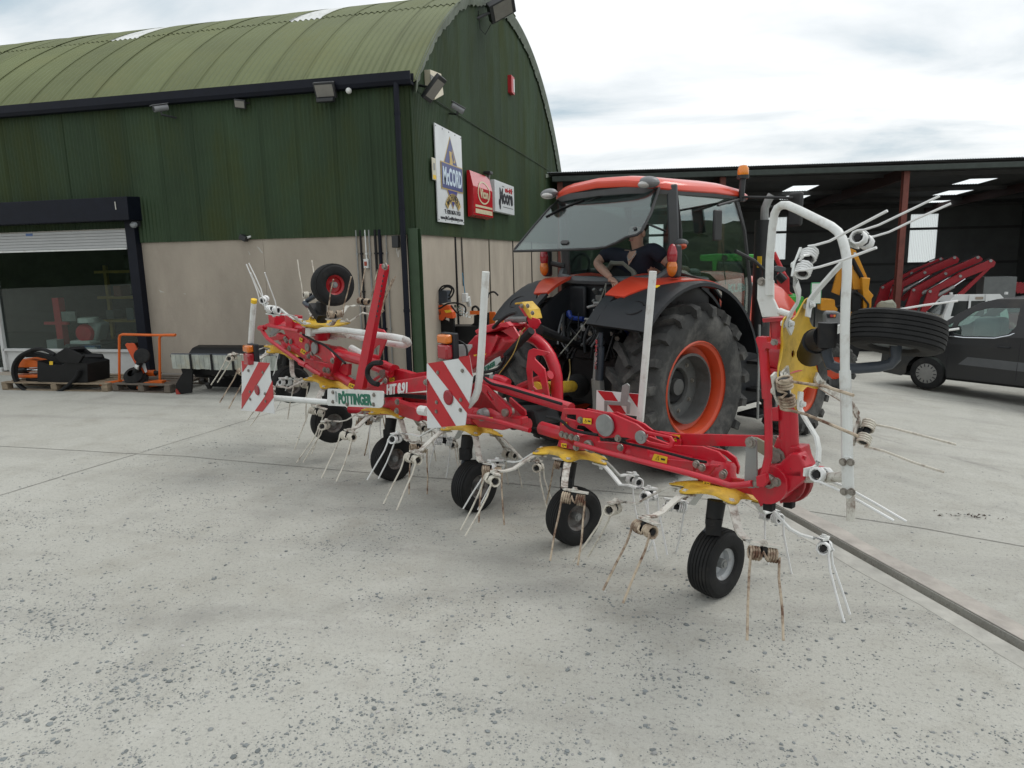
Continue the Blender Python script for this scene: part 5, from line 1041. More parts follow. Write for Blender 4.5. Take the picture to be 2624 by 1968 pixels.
for x, y, o in ((1490, 1085, .05), (1652, 1062, -.12)):
    part(MB().box(tp('Z8', x, y, o), (.055, .05, .065), FRM3), 'rubber_stop', RUB, ted, bevel=.006); tplate('Z8', [(x - 90, y - 60), (x - 40, y - 130), (x + 20, y - 100), (x + 25, y - 40), (x - 20, y - 10), (x - 60, y + 10)], o, .04, 'stop_bracket')
tplate('Z8', [(1305, 560), (1345, 530), (1390, 565), (1395, 900), (1370, 950), (1320, 950), (1290, 900)], .17, .014, 'link_plate', m=GRY); tplate('Z8', [(1350, 535), (1390, 540), (1580, 640), (1600, 700), (1560, 740), (1500, 720), (1400, 655)], .02, .014, 'link_plate', m=mat('zinc_yellow_steel', (.27, .26, .19), .45, metal=.35, var=.15))
for x, y, o, r in ((1340, 580, .18, .022), (1552, 695, .03, .034), (1540, 570, -.08, .024), (1390, 910, .2, .017), (1550, 900, .15, .018), (1062, 812, .03, .018), (1122, 826, .03, .018), (945, 785, .03, .018)): bl('Z8', x, y, o, r, .022)
ttube('Z8', [(-80, 590), (150, 655), (500, 745), (850, 835), (1060, 895), (1170, 930), (1260, 925), (1350, 912)], .22, .0185, 'guard_rod'); tplate('Z8', [(1395, 850), (1470, 825), (1480, 900), (1450, 940), (1400, 930)], .21, .04, 'rod_bracket')
ttube('Z8', [(1440, 870), (1465, 770), (1482, 690), (1484, 520), (1470, 0)], .20, .021, 'guard_post'); ttube('Z7', [(330, 1660), (320, 1500), (300, 1240)], .20, .026, 'guard_post'); tplate('Z7', [(262, 1222), (275, 1205), (340, 1210), (350, 1245), (420, 1265), (420, 1300), (340, 1290), (330, 1310), (285, 1300)], .2, .05, 'rod_bracket'); bl('Z7', 385, 1252, .22, .014)
ttube('Z8', [(1655, 700), (1640, 300), (1618, 0)], -.02, .052, 'wing_post'); ttube('Z7', [(468, 1650), (440, 1300), (425, 1070)], -.02, .054, 'wing_post')
tplate('Z7', [(338, 1068), (520, 1058), (528, 1085), (345, 1098)], -.02, .14, 'post_flange'); tplate('Z8', [(1505, 300), (1570, 290), (1575, 405), (1520, 405)], .03, .03, 'post_lug'); tplate('Z7', [(360, 1420), (520, 1440), (545, 1470), (365, 1465)], -.02, .16, 'post_flange')
tplate('Z7', [(288, 786), (368, 786), (380, 800), (380, 930), (412, 1000), (430, 1015), (425, 1060), (300, 1066), (262, 930), (266, 800)], .06, .02, 'guard_bracket', m=WHT); ttube('Z7', [(420, 1020), (470, 1040), (510, 1050)], .06, .018, 'guard_bracket_pin', WHT)
ttube('Z7', [(345, 900), (350, 640), (370, 400), (385, 310), (405, 268), (440, 245), (480, 245), (560, 280), (680, 340), (800, 400), (850, 440), (880, 490), (900, 560), (915, 640), (915, 760), (905, 950), (900, 1150), (900, 1400), (905, 1620)], [.08, .1, .12, .13, .14, .15, .16, .2, .24, .28, .30, .31, .32, .33, .34, .35, .35, .35, .35], .021, 'guard_loop', WHT, 14)
bl('Z7', 290, 805, .075, .016); bl('Z7', 350, 805, .075, .016)
ttube('Z8', [(2102, 0), (2115, 350), (2120, 720)], .35, .026, 'guard_loop', WHT); tplate('Z8', [(2095, 690), (2140, 690), (2170, 725), (2178, 990), (2145, 1035), (2120, 1035), (2080, 985), (2072, 725)], .38, .012, 'guard_bracket', m=WHT); ttube('Z8', [(2148, 1000), (2150, 1215)], .36, .02, 'guard_end', WHTR); ttube('Z8', [(1780, 870), (2135, 858)], [.0, .36], .025, 'guard_arm', WHTR)
for x, y in ((2088, 738), (2150, 740), (2095, 978), (2158, 980)): bl('Z8', x, y, .385, .013)
for zn, pts, off in (('Z14', [(458, 345), (565, 355), (562, 428), (458, 412)], .156), ('Z14', [(1350, 795), (1515, 835), (1505, 918), (1318, 875)], .098), ('Z14', [(1540, 555), (1670, 560), (1668, 640), (1590, 635)], -.098), ('Z14', [(205, 395), (258, 402), (255, 440), (205, 432)], .156), ('Z14', [(185, 660), (255, 668), (250, 720), (190, 712)], .11), ('Z14', [(1960, 1140), (2050, 1155), (2048, 1185), (1958, 1170)], .13), ('Z7', [(424, 1215), (455, 1212), (455, 1272), (424, 1275)], .04), ('Z4', [(620, 900), (648, 915), (640, 950), (615, 935)], .12), ('Z4', [(636, 1005), (682, 1035), (660, 1065), (624, 1040)], .1), ('Z4', [(1090, 1330), (1140, 1350), (1120, 1385), (1075, 1365)], .1), ('Z4', [(1468, 1285), (1512, 1280), (1512, 1320), (1466, 1320)], .07), ('Z13', [(985, 1605), (1040, 1610), (1035, 1645), (982, 1640)], .22), ('Z13', [(800, 825), (960, 810), (930, 840), (805, 842)], -.1)):
    o = tplate(zn, pts, off + .004, .003, 'warning_sticker', m=YELS, bevel=0)
    ps = [tp(zn, a, b, off + .0075) for a, b in pts]; c = sum(ps, Vector()) / 4; xx = (ps[1] - ps[0]); yy = (ps[0] - ps[3])
    part(MB().tube([c - xx * .3 - yy * .25, c - xx * .18 + yy * .3, c - xx * .06 - yy * .25], .0016, 4, closed=True).box(c + xx * .22, (xx.length * .3, .001, yy.length * .25), FRM3), 'sticker_symbol', INK, o)
# ---------------------------------------------------------------- centre frame and headstock
ttube('Z13', [(880, 1150), (1400, 1310), (2020, 1500)], .06, .042, 'lift_cylinder_barrel'); ttube('Z5', [(0, 1480), (330, 1500), (760, 1560), (1300, 1650)], -.02, .05, 'boom_tube'); ttube('Z9', [(945, 312), (1300, 325), (1490, 350), (1700, 400)], .0, .045, 'boom_tube')
tplate('Z13', [(885, 1180), (960, 1205), (1268, 1500), (1275, 1560), (1250, 1605), (1195, 1612), (1155, 1570), (900, 1260)], .12, .02, 'lever_bar', holes=[[(985, 1270), (1070, 1390), (1040, 1400), (970, 1300)]]); tplate('Z13', [(1255, 1355), (1450, 1520), (1458, 1580), (1420, 1600), (1250, 1420)], -.06, .02, 'lever_bar')
a = tp('Z13', 1208, 1545, .13); mb = MB(); mb.cyl(a - TN * .06, a + TN * .025, .03, n=16); part(mb, 'pivot_pin', BLT, ted); a = tp('Z13', 912, 1575, .12); part(MB().lathe([(.0, .04), (.02, .04), (.03, .03), (.05, .02), (.052, -.03)], a, TN, 20), 'gear_flange', GRY, ted)
tplate('Z13', [(830, 1510), (980, 1500), (1120, 1580), (1440, 1600), (1440, 1700), (1200, 1760), (900, 1720), (820, 1640)], .05, .08, 'gear_case', bevel=.012)
ttube('Z13', [(735, 1590), (900, 1610), (1100, 1660), (1500, 1770)], .22, .019, 'guard_rod'); tplate('Z13', [(725, 1560), (790, 1560), (800, 1640), (730, 1650)], .2, .06, 'rod_bracket')
tplate('Z13', [(1485, 800), (1500, 765), (1545, 745), (1740, 790), (1748, 805), (1700, 835), (1600, 828), (1565, 850), (1570, 880), (1690, 1000), (1755, 1390), (1500, 1330), (1480, 1150), (1465, 1000)], -.18, .016, 'latch_plate', holes=[[(1530, 1005), (1560, 1030), (1625, 1095), (1665, 1250), (1590, 1262), (1550, 1220), (1533, 1120)]]); tplate('Z13', [(1195, 1185), (1420, 1250), (1500, 1280), (1760, 1385), (1750, 1400), (1200, 1260)], -.17, .03, 'latch_base')
for x, y in ((1540, 1297), (1670, 1335)): bl('Z13', x, y, -.165)
ttube('Z13', [(1400, 585), (1500, 595), (1600, 650), (1690, 740), (1760, 850), (1810, 980), (1835, 1100), (1842, 1240), (1842, 1390)], -.62, .052, 'headstock_hoop', n=16); ttube('Z13', [(1370, 1240), (1760, 1075)], -.45, .036, 'headstock_brace')
tplate('Z13', [(715, 835), (830, 690), (940, 565), (1010, 540), (1290, 590), (1340, 650), (1270, 750), (1090, 850), (900, 985), (765, 1065), (760, 930)], -.30, .24, 'headstock_beam', bevel=.02)
tplate('Z13', [(1090, 570), (1120, 600), (1010, 830), (975, 820)], -.16, .02, 'headstock_rib'); tplate('Z13', [(1150, 520), (1300, 470), (1380, 600), (1330, 640)], -.2, .02, 'headstock_rib'); tplate('Z13', [(975, 505), (1060, 455), (1190, 420), (1300, 430), (1312, 468), (1150, 525), (1000, 548)], -.28, .3, 'swivel_plate', bevel=.01)
tplate('Z13', [(1240, 380), (1400, 432), (1490, 445), (1545, 500), (1560, 590), (1480, 590), (1420, 520), (1330, 470), (1230, 440)], -.42, .05, 'swivel_head', holes=[ell(1440, 485, 16, 16, 10)]); tplate('Z13', [(1140, 440), (1230, 410), (1280, 460), (1260, 480), (1150, 470)], -.14, .05, 'swivel_lug')
for o in (-.36, -.46): tplate('Z13', [(1365, 220), (1390, 200), (1440, 215), (1500, 350), (1620, 380), (1640, 430), (1590, 500), (1500, 470), (1470, 380)], o, .014, 'lock_hook')
mb = MB(); q = [tp('Z13', a, b, -.41) for a, b in ((1375, 190), (1385, 170), (1470, 158), (1560, 255), (1592, 375), (1560, 360), (1480, 240), (1460, 190))]; part(mb.plate(q, TN, .13), 'lock_cover', YEL, ted, smooth=0, bevel=.006)
for x, y in ((1400, 215), (1478, 213), (1538, 302)): bl('Z13', x, y, -.34)
spr = []; a, b = tp('Z13', 1195, 385, -.3), tp('Z13', 1475, 380, -.36)
for i in range(150): an = i * .9; spr.append(a.lerp(b, i / 149) + TN * .022 * math.cos(an) + UP * .022 * math.sin(an))
part(MB().tube(spr, .004, 5), 'return_spring', GRY, ted); ttube('Z13', [(1210, 840), (1520, 525)], -.5 + .34, .032, 'hose_sleeve', RUB)
for q in (((1200, 840), (1160, 940), (1080, 1010), (900, 1055)), ((1230, 840), (1210, 930), (1130, 1040), (1050, 1060)), ((1040, 490), (1130, 400), (1250, 320), (1330, 300)), ((780, 1160), (830, 1110), (930, 1100), (1070, 1115))): part(hose([tp('Z13', a, b, -.12) for a, b in q], .014 if q[0][0] > 800 else .022, BLK), 'hydraulic_hose', BLK, ted)
part(hose([tp('Z13', a, b, -.1) for a, b in ((1440, 490), (1390, 560), (1310, 780), (1240, 900), (1110, 1075))], .004, BLK), 'signal_cable', mat('cable_yellow', (.4, .3, .08), .6), ted); ttube('Z13', [(1020, 1105), (1080, 1118)], -.1, .026, 'hose_ferrule', GRY); ttube('Z13', [(1080, 1120), (1160, 1140), (1230, 1180)], -.02, .036, 'cylinder_head')
lab = tplate('Z13', [(880, 1010), (1070, 870), (1128, 845), (1140, 900), (1090, 955), (890, 1055)], -.165, .004, 'name_label', m=mat('label_pale', (.5, .58, .56), .4), bevel=0)
GRNT = mat('name_green', (.012, .15, .09), .45); a, b = tp('Z13', 905, 1025, -.16), tp('Z13', 1065, 925, -.16); text_fit('PÖTTINGER', 'lettering', GRNT, lab, a.lerp(b, .5), b - a, UP, (b - a).length, .055, bold=.03, depth=.002)
tplate('Z13', [(700, 1180), (880, 1180), (1010, 1300), (1260, 1500), (1440, 1660), (760, 1680)], -.32, .12, 'centre_frame', m=REDD, bevel=.01); tplate('Z13', [(1280, 1480), (1700, 1480), (1760, 1700), (1400, 1740)], -.55, .3, 'centre_gearbox', m=BLK, bevel=.03)
# HIT 8.91 beam, cross tube and name board
hb = tplate('Z4', [(1195, 1392), (1560, 1305), (1822, 1262), (1850, 1300), (1830, 1402), (1640, 1425), (1420, 1432)], .16, .05, 'cross_beam', bevel=.008)
a, b = tp('Z4', 1440, 1398, .19), tp('Z4', 1640, 1375, .19); text_fit('HIT 8.91', 'lettering', mat('letter_white', (.75, .76, .75), .5), hb, a.lerp(b, .5), b - a, UP, (b - a).length, .10, bold=.05, shear=.15)
ttube('Z4', [(330, 1470), (900, 1515)], [.80, .42], .029, 'lighting_bar', WHT); ttube('Z4', [(1760, 1590), (1830, 1600)], .42, .04, 'lighting_bar', WHT)
nb = tplate('Z4', [(885, 1392), (890, 1385), (1405, 1408), (1416, 1420), (1412, 1535), (1395, 1562), (1370, 1568), (890, 1545), (880, 1530)], .45, .006, 'name_board', m=WHT, bevel=0)
a, b = tp('Z4', 985, 1468, .455), tp('Z4', 1298, 1482, .455); text_fit('PÖTTINGER', 'lettering', GRNT, nb, a.lerp(b, .5), b - a, UP, (b - a).length, .125, bold=.045)
part(MB().box(tp('Z4', 963, 1462, .456), (.03, .003, .10), FRM3), 'emblem', mat('emblem_grey', (.32, .36, .35), .5), nb)
for x, y in ((935, 1420), (935, 1510), (1322, 1445), (1318, 1535), (1070, 1535)): bl('Z4', x, y, .455)
# warning boards
BW, BR = mat('board_white', (.68, .70, .70), .35, var=.05, dirt=(.4, .38, .36), dirt_amt=.2), mat('board_red', (.46, .012, .02), .35, var=.1, dirt=(.3, .05, .05), dirt_amt=.2)
def board(zn, outline, off, stripes, name='warning_board', reflector=None, rb=None):
    o = tplate(zn, outline, off, .006, name, m=BW, bevel=0)
    for s_ in stripes: 
        part(MB().plate([tp(zn, a, b, off + .0055) for a, b in s_], TN, .003), 'red_stripe', BR, o, smooth=0)
    if reflector: c = tp(zn, *reflector[:2], off + .008); part(MB().lathe([(0, .012), (reflector[2] * .8, .012), (reflector[2], .004), (reflector[2], 0)], c, TN, 22), 'reflector', mat('reflector_red', (.28, .015, .025), .25), o)
    for x, y in (rb or ()): bl(zn, x, y, off + .008, .011, .01)
    return o
board('Z9', [(1562, -58), (1830, -100), (1905, -125), (1935, 50), (1915, 200), (1905, 250), (1885, 330), (1872, 440), (1566, 466), (1562, 200)], .46,
      [[(1568, -60), (1690, -78), (1905, 270), (1890, 320), (1885, 340)], [(1815, -100), (1905, -125), (1932, 50)], [(1562, 180), (1580, 90), (1562, 65), (1795, 446), (1680, 456), (1562, 290)]], reflector=(1734, 217, .058), rb=((1650, 15), (1848, 0), (1640, 255), (1836, 235), (1638, 330), (1832, 318)))
board('Z4', [(70, 1122), (335, 1143), (345, 1290), (368, 1400), (382, 1622), (300, 1610), (66, 1590), (75, 1340)], .84,
      [[(70, 1122), (150, 1128), (78, 1230)], [(232, 1135), (335, 1143), (336, 1150), (225, 1330), (160, 1440), (70, 1580), (72, 1440)], [(360, 1310), (368, 1400), (372, 1470), (265, 1604), (195, 1598), (290, 1460)]], reflector=(218, 1400, .052), rb=((135, 1215), (272, 1232), (150, 1415), (292, 1435), (152, 1485), (298, 1505)))
b3 = board('Z8', [(92, 158), (437, 188), (430, 370), (88, 320)], -.42, [[(98, 160), (215, 172), (330, 350), (235, 340)], [(345, 182), (437, 190), (432, 312)]])
tplate('Z8', [(155, 240), (285, 250), (300, 120), (340, 100), (360, 120), (345, 240), (365, 255), (360, 350), (335, 350), (335, 285), (175, 275), (175, 330), (155, 330)], -.36, .012, 'board_bracket', m=GRY)
ttube('S', [(1673.4, 695), (1640.2, 1080)], -.33, .026, 'guard_pole', WHT)
ttube('Z5', [(903, 208), (885, 500), (865, 900), (845, 1180), (828, 1320), (800, 1400), (740, 1470)], .40, .027, 'guard_pole', WHT, 14)
ttube('Z4', [(155, 1010), (163, 860), (185, 575)], .80, .027, 'guard_pole', WHT); ttube('Z4', [(185, 575), (188, 542)], .80, .0285, 'pole_cap', YELS)
def lamp(zn, x, y, off):
    c = tp(zn, x, y, off); o = part(MB().box(c - TN * .02 - UP * .01, (.17, .05, .22), FRM3), 'light_cluster', BLKP, ted, bevel=.01)
    part(MB().box(c + TN * .03 - UP * .045, (.125, .07, .115), FRM3), 'red_lens', TLR, o, bevel=.015); part(MB().box(c + TN * .03 + UP * .055, (.125, .07, .07), FRM3), 'amber_lens', TLA, o, bevel=.015)
    return c
c = lamp('Z4', 165, 1058, .83); c = lamp('Z5', 545, 905, .30); part(MB().box(c - UP * .17, (.06, .03, .14), FRM3), 'lamp_stem', GRY, ted); part(hose([c - TN * .04 + UP * .05, c - TN * .08 - TD * .12, c - TN * .06 - TD * .14 - UP * .15, c - UP * .25 - TD * .1], .008, BLK), 'lamp_cable', BLK, ted)
ttube('Z4', [(150, 1130), (158, 1000)], .81, .02, 'lamp_stem', WHT); tplate('Z5', [(455, 860), (640, 830), (640, 1030), (460, 1040)], .0, .01, 'lamp_panel', m=GRY)
tplate('Z5', [(645, 895), (775, 895), (775, 920), (720, 1000), (655, 1010)], -.1, .01, 'lamp_panel', m=mat('panel_silver', (.42, .43, .43), .4))
# ---------------------------------------------------------------- left wing
ttube('Z4', [(1520, 1215), (1290, 1140), (975, 1055)], .02, .055, 'boom_tube'); ttube('Z4', [(1120, 1345), (860, 1180), (540, 985), (430, 890)], .02, .05, 'boom_tube'); ttube('Z4', [(1240, 1150), (1480, 1250)], .1, .035, 'boom_tube')
tplate('Z15', [(430, 1010), (560, 1040), (700, 1110), (800, 1180), (830, 1270), (900, 1215), (980, 1225), (1060, 1270), (1150, 1420), (1150, 1480), (1120, 1500), (1000, 1470), (940, 1400), (780, 1330), (560, 1210), (470, 1110)], .1, .02, 'lift_lever')
tplate('Z15', [(560, 1040), (800, 1150), (960, 1210), (1080, 1235), (1200, 1390), (1200, 1480), (1000, 1300), (760, 1180)], -.1, .02, 'lift_lever')
tplate('Z15', [(780, 1440), (900, 1450), (1100, 1490), (1190, 1380), (1210, 1460), (1140, 1680), (900, 1640), (790, 1560)], .05, .10, 'gear_case', bevel=.012); tplate('Z15', [(1040, 1240), (1200, 1260), (1300, 1310), (1310, 1340), (1200, 1370), (1080, 1320)], -.08, .06, 'gear_case', bevel=.01); tplate('Z4', [(990, 1220), (1040, 1150), (1100, 1150), (1090, 1260), (1000, 1280)], .0, .05, 'gear_case', bevel=.01)
a = tp('Z15', 876, 1280, .12); part(MB().cyl(a, a + TN * .02, .062, n=22), 'pivot_washer', GRY, ted); a = tp('Z15', 775, 1272, .11); part(MB().cyl(a, a + TN * .02, .045, n=18), 'pivot_washer', BLT, ted)
for x, y in ((530, 1190), (510, 1285), (785, 1400), (835, 1355), (1120, 1460), (450, 1150), (470, 1180), (1010, 1590), (1060, 1600)): bl('Z15', x, y, .12, .022, .02)
ttube('Z15', [(440, 965), (620, 985), (790, 1015)], .0, .05, 'folded_tube'); tplate('Z15', [(740, 985), (785, 985), (785, 1105), (740, 1090)], .03, .1, 'folded_flange', m=REDD)
for x, y in ((330, 880), (575, 908)): part(MB().box(tp('Z15', x, y, .0), (.16, .14, .14), FRM3), 'stop_block', RED, ted, bevel=.01)
tplate('Z15', [(250, 920), (640, 960), (700, 1010), (560, 1040), (300, 985)], -.02, .1, 'hinge_web', bevel=.01); tplate('Z15', [(230, 1090), (300, 960), (400, 960), (410, 1000), (280, 1110)], .04, .02, 'link_plate', m=GRY); tplate('Z15', [(200, 1140), (420, 1090), (470, 1110), (440, 1160), (260, 1180)], .06, .05, 'hinge_arm')
ttube('Z15', [(100, 995), (150, 985), (195, 958), (640, 1045)], .2, .02, 'guard_rod'); ttube('Z15', [(110, 1005), (145, 1070), (200, 1150), (420, 1310), (680, 1490), (960, 1665)], .2, .022, 'guard_rod'); part(MB().cyl(tp('Z15', 85, 1000, .2), tp('Z15', 160, 990, .2), .03, n=12), 'rod_joint', RED, ted)
part(MB().cyl(tp('Z15', 660, 1490, .2), tp('Z15', 745, 1530, .2), .03, n=12), 'rod_joint', RED, ted)
tplate('Z15', [(785, 995), (858, 998), (856, 1112), (782, 1105)], .1, .09, 'guard_clamp', m=WHT)
ttube('Z15', [(840, 1048), (960, 1030), (1100, 1024), (1240, 1026), (1500, 1060), (1800, 1105), (2000, 1128), (2110, 1150), (2180, 1180), (2195, 1215), (2150, 1240), (2050, 1235), (1880, 1210), (1700, 1175), (1500, 1130), (1300, 1095), (1180, 1075)], [.1, .1, .1, .1, .1, .1, .1, .08, .02, -.08, -.16, -.2, -.22, -.22, -.2, -.18, -.18], .031, 'guard_loop', WHT, 12)
ttube('Z15', [(850, 1075), (930, 1100), (1080, 1110), (1240, 1095), (1330, 1105)], -.1, .028, 'guard_arm', WHTR); tplate('Z15', [(820, 1095), (1180, 1130), (1175, 1165), (830, 1130)], -.08, .02, 'guard_bracket', m=WHT); ttube('Z15', [(1385, 1280), (1560, 1380)], -.1, .035, 'guard_arm', WHT)
pk = tplate('Z4', [(1395, 208), (1446, 220), (1445, 260), (1310, 960), (1230, 1390), (1150, 1392), (1250, 880), (1390, 240)], .26, .05, 'parking_stand', bevel=.006)
mb = MB()
for k in range(9): 
    c = tp('Z4', 1413 - k * 8.2, 322 + k * 47.5, .286); mb.cyl(c, c + TN * .002, .011, n=10)
part(mb, 'adjusting_holes', INK, pk, stuff=True); bl('Z4', 1432, 232, .29, .022, .03)
tplate('Z4', [(1340, 812), (1412, 830), (1440, 865), (1442, 930), (1370, 1115), (1275, 1085), (1320, 930), (1335, 860)], -.05, .016, 'latch_plate', holes=[[(1350, 985), (1385, 970), (1370, 1070), (1310, 1060), (1320, 1020)]])
part(hose([tp('Z4', a, b, .3) for a, b in ((1390, 1140), (1310, 1150), (1265, 1200), (1265, 1270), (1310, 1330), (1360, 1345))], .024, BLK), 'hydraulic_hose', RUB, ted); ttube('Z4', [(1330, 1140), (1420, 1150), (1500, 1190)], .1, .03, 'cylinder_head')
tplate('Z4', [(1150, 1390), (1260, 1330), (1430, 1220), (1470, 1200), (1500, 1220), (1480, 1260), (1300, 1380)], .1, .02, 'lever_bar', holes=[[(1290, 1345), (1400, 1265), (1430, 1262), (1330, 1340)]]); tplate('Z4', [(1480, 1215), (1560, 1200), (1620, 1215), (1700, 1240), (1830, 1225), (1830, 1280), (1500, 1330), (1420, 1340)], .0, .06, 'centre_plate', bevel=.01); a = tp('Z4', 1418, 1243, .12); part(MB().cyl(a, a + TN * .03, .04, n=16), 'pivot_pin', BLT, ted)
for x, y in ((1430, 1310), (1545, 1510), (1540, 1595), (1410, 1505), (1815, 1325)): bl('Z4', x, y, .2, .02, .02)
tplate('Z4', [(1420, 1440), (1820, 1420), (1830, 1560), (1430, 1590)], -.12, .05, 'gear_case', m=REDD, bevel=.01); tplate('Z4', [(1500, 1480), (1740, 1560), (1800, 1640), (1780, 1690), (1500, 1600)], .03, .09, 'gear_case', bevel=.01)
for zn, q, o, r in (('Z4', ((1420, 1447), (1550, 1440), (1700, 1452), (1830, 1462)), .1, .012), ('Z4', ((1420, 1458), (1560, 1455), (1700, 1468), (1830, 1480)), .1, .012), ('Z13', ((900, 1090), (1010, 1180), (1200, 1230), (1400, 1290), (1900, 1440)), .13, .011),
                   ('Z14', ((0, 330), (180, 380), (300, 480), (420, 520), (640, 560)), .2, .011), ('Z15', ((1300, 1500), (1150, 1360), (1000, 1240), (860, 1180), (700, 1090)), .14, .012), ('Z14', ((640, 560), (900, 640), (1300, 730), (1800, 860), (2000, 900)), .11, .009)):
    part(hose([tp(zn, a, b, o) for a, b in q], r, BLK), 'hydraulic_hose', RUB, ted)
part(bolts, 'bolt_heads', BLT, ted, stuff=True)
# ================================================================== THINGS ALONG THE SHOP FRONT
WOOD = mat('pallet_wood', (.24, .19, .13), .85, var=.3, scale=9, stretch=(1, 1, 4), dirt=(.13, .105, .08), dirt_amt=.4, bump=.3); WOODD = mat('pallet_wood_dark', (.12, .10, .08), .9, var=.3, scale=9, bump=.3)
ORGM = mat('orange_implement', (.62, .12, .012), .4, var=.12, dirt=(.3, .08, .02), dirt_amt=.3)
def pallet(c, rot, m, label, L_=1.2, W_=1.0):
    t = thing('pallet', c, label, 'pallet', 'pallets under the implements'); Rm = Matrix.Rotation(rot, 3, 'Z'); c = Vector(c)
    for k in range(5): part(MB().box(c + Rm @ Vector((0, -W_ / 2 + .06 + k * (W_ - .12) / 4, .132)), (L_, .12, .022), Rm), 'deck_board', m, t, bevel=.003)
    for i in (-1, 0, 1):
        part(MB().box(c + Rm @ Vector((i * (L_ / 2 - .05), 0, .11)), (.1, W_, .02), Rm), 'stringer_board', m, t)
        for j in (-1, 0, 1): part(MB().box(c + Rm @ Vector((i * (L_ / 2 - .06), j * (W_ / 2 - .06), .058)), (.12, .12, .082), Rm), 'block', m, t, bevel=.004)
    for j in (-1, 0, 1): part(MB().box(c + Rm @ Vector((0, j * (W_ / 2 - .06), .009)), (L_, .1, .018), Rm), 'base_board', m, t)
    return t
p = gz('Z18', 60, 885, 0); Y1 = p.y + .35
q0, q1 = py('Z18', 45, 860, p.y + .05), py('Z18', 1480, 760, p.y + .05)
pallet(((q0.x + q1.x) / 2, p.y + .52, 0), .03, WOOD, 'pale wooden pallet carrying the black hydraulic unit', q1.x - q0.x, .95)
hy = thing('hydraulic_attachment', ((q0.x + q1.x) / 2, Y1, .14), 'black hydraulic attachment with orange jaws and looped hoses on a pallet', 'attachment')
def yp(zn, pts, Y, th, name, m, parent, bevel=.006, holes=()): return part(MB().plate([py(zn, a, b, Y) for a, b in pts], (0, 1, 0), th, [[py(zn, a, b, Y) for a, b in h] for h in holes]), name, m, parent, smooth=0, bevel=bevel)
BLKM = mat('black_implement', (.006, .0062, .007), .45, spec=.3, var=.25, dirt=(.02, .019, .018), dirt_amt=.25)
yp('Z18', [(700, 440), (890, 495), (1050, 495), (1180, 400), (1400, 480), (1405, 740), (890, 745), (700, 738)], Y1, .5, 'body', BLKM, hy, .02); yp('Z18', [(780, 385), (930, 285), (990, 295), (1195, 395), (1130, 500), (1050, 495), (880, 490)], Y1 - .28, .05, 'mounting_ear', BLKM, hy); yp('Z18', [(1010, 290), (1180, 280), (1290, 360), (1440, 375), (1465, 420), (1400, 490), (1200, 400)], Y1 + .2, .06, 'mounting_ear', BLKM, hy)
part(MB().cyl(py('Z18', 1000, 310, Y1), py('Z18', 1190, 300, Y1 + .2), .05), 'mounting_tube', BLKM, hy); part(MB().cyl(py('Z18', 1180, 415, Y1), py('Z18', 1440, 415, Y1 + .2), .06), 'mounting_tube', BLKM, hy)
yp('Z18', [(400, 350), (520, 345), (900, 430), (1050, 480), (890, 500), (700, 440), (560, 410), (400, 415)], Y1 - .12, .12, 'jaw_arm', BLKM, hy, .01); yp('Z18', [(410, 700), (840, 745), (830, 790), (420, 790)], Y1 - .1, .14, 'jaw_arm', BLKM, hy, .01)
yp('Z18', [(275, 500), (300, 480), (380, 470), (385, 430), (560, 432), (690, 470), (700, 545), (280, 548)], Y1, .3, 'jaw', ORGM, hy, .02); yp('Z18', [(280, 655), (700, 640), (702, 690), (560, 695), (290, 692)], Y1, .3, 'jaw', ORGM, hy, .02)
part(MB().cyl(py('Z18', 370, 598, Y1 - .1), py('Z18', 705, 590, Y1 - .1), .034, n=14), 'ram_rod', CHR, hy); part(MB().cyl(py('Z18', 270, 600, Y1 - .1), py('Z18', 385, 598, Y1 - .1), .06, n=14), 'ram_barrel', BLKM, hy); yp('Z18', [(700, 475), (748, 475), (748, 525), (700, 525)], Y1 - .256, .004, 'warning_sticker', YELS, hy, 0)
for dx_, o in ((0, -.3), (45, -.24)): part(hose([py('Z18', a + dx_ * (1 if a < 600 else .8), b + dx_ * .2, Y1 + o) for a, b in ((770, 385), (640, 315), (520, 298), (400, 335), (270, 410), (195, 520), (185, 660), (240, 790), (350, 880), (500, 940), (680, 945), (840, 900), (980, 800), (1080, 690), (1110, 600))], .028, RUB), 'hydraulic_hose', RUB, hy)
# --- orange frame on dark pallet
p2 = gz('Z18', 1600, 908, 0); q0, q1 = py('Z18', 1590, 880, p2.y), py('Z17', 330, 870, p2.y); Y2 = p2.y + .3
pallet(((q0.x + q1.x) / 2, p2.y + .48, 0), -.04, WOODD, 'dark weathered pallet under the orange tube frame', q1.x - q0.x, .95)
of = thing('orange_tube_frame', ((q0.x + q1.x) / 2, Y2, .14), 'orange tubular implement frame with rubber bellows joint on dark pallet', 'implement')
part(MB().tube([py('Z18', a, b, Y2) for a, b in ((1692, 750), (1690, 400), (1690, 150), (1700, 110), (1735, 93), (1900, 97), (2150, 103), (2480, 106))], .022, 10), 'guard_tube', ORGM, of); part(MB().tube([py('Z17', a, b, Y2) for a, b in ((165, 745), (160, 400), (158, 150), (172, 115), (210, 102), (388, 100))], .022, 10), 'guard_tube', ORGM, of)
yp('Z18', [(1475, 770), (1700, 738), (1712, 790), (1480, 835)], Y2 - .1, .08, 'base_bar', ORGM, of); yp('Z18', [(1700, 740), (2212, 745), (2400, 760), (2400, 810), (1705, 800)], Y2 + .05, .08, 'base_bar', ORGM, of); yp('Z17', [(-140, 790), (120, 740), (225, 745), (222, 810), (-140, 860)], Y2 - .1, .1, 'base_bar', ORGM, of); part(MB().cyl(py('Z18', 1425, 802, Y2 - .1), py('Z18', 1480, 802, Y2 - .1), .025), 'link_pin', ORGM, of)
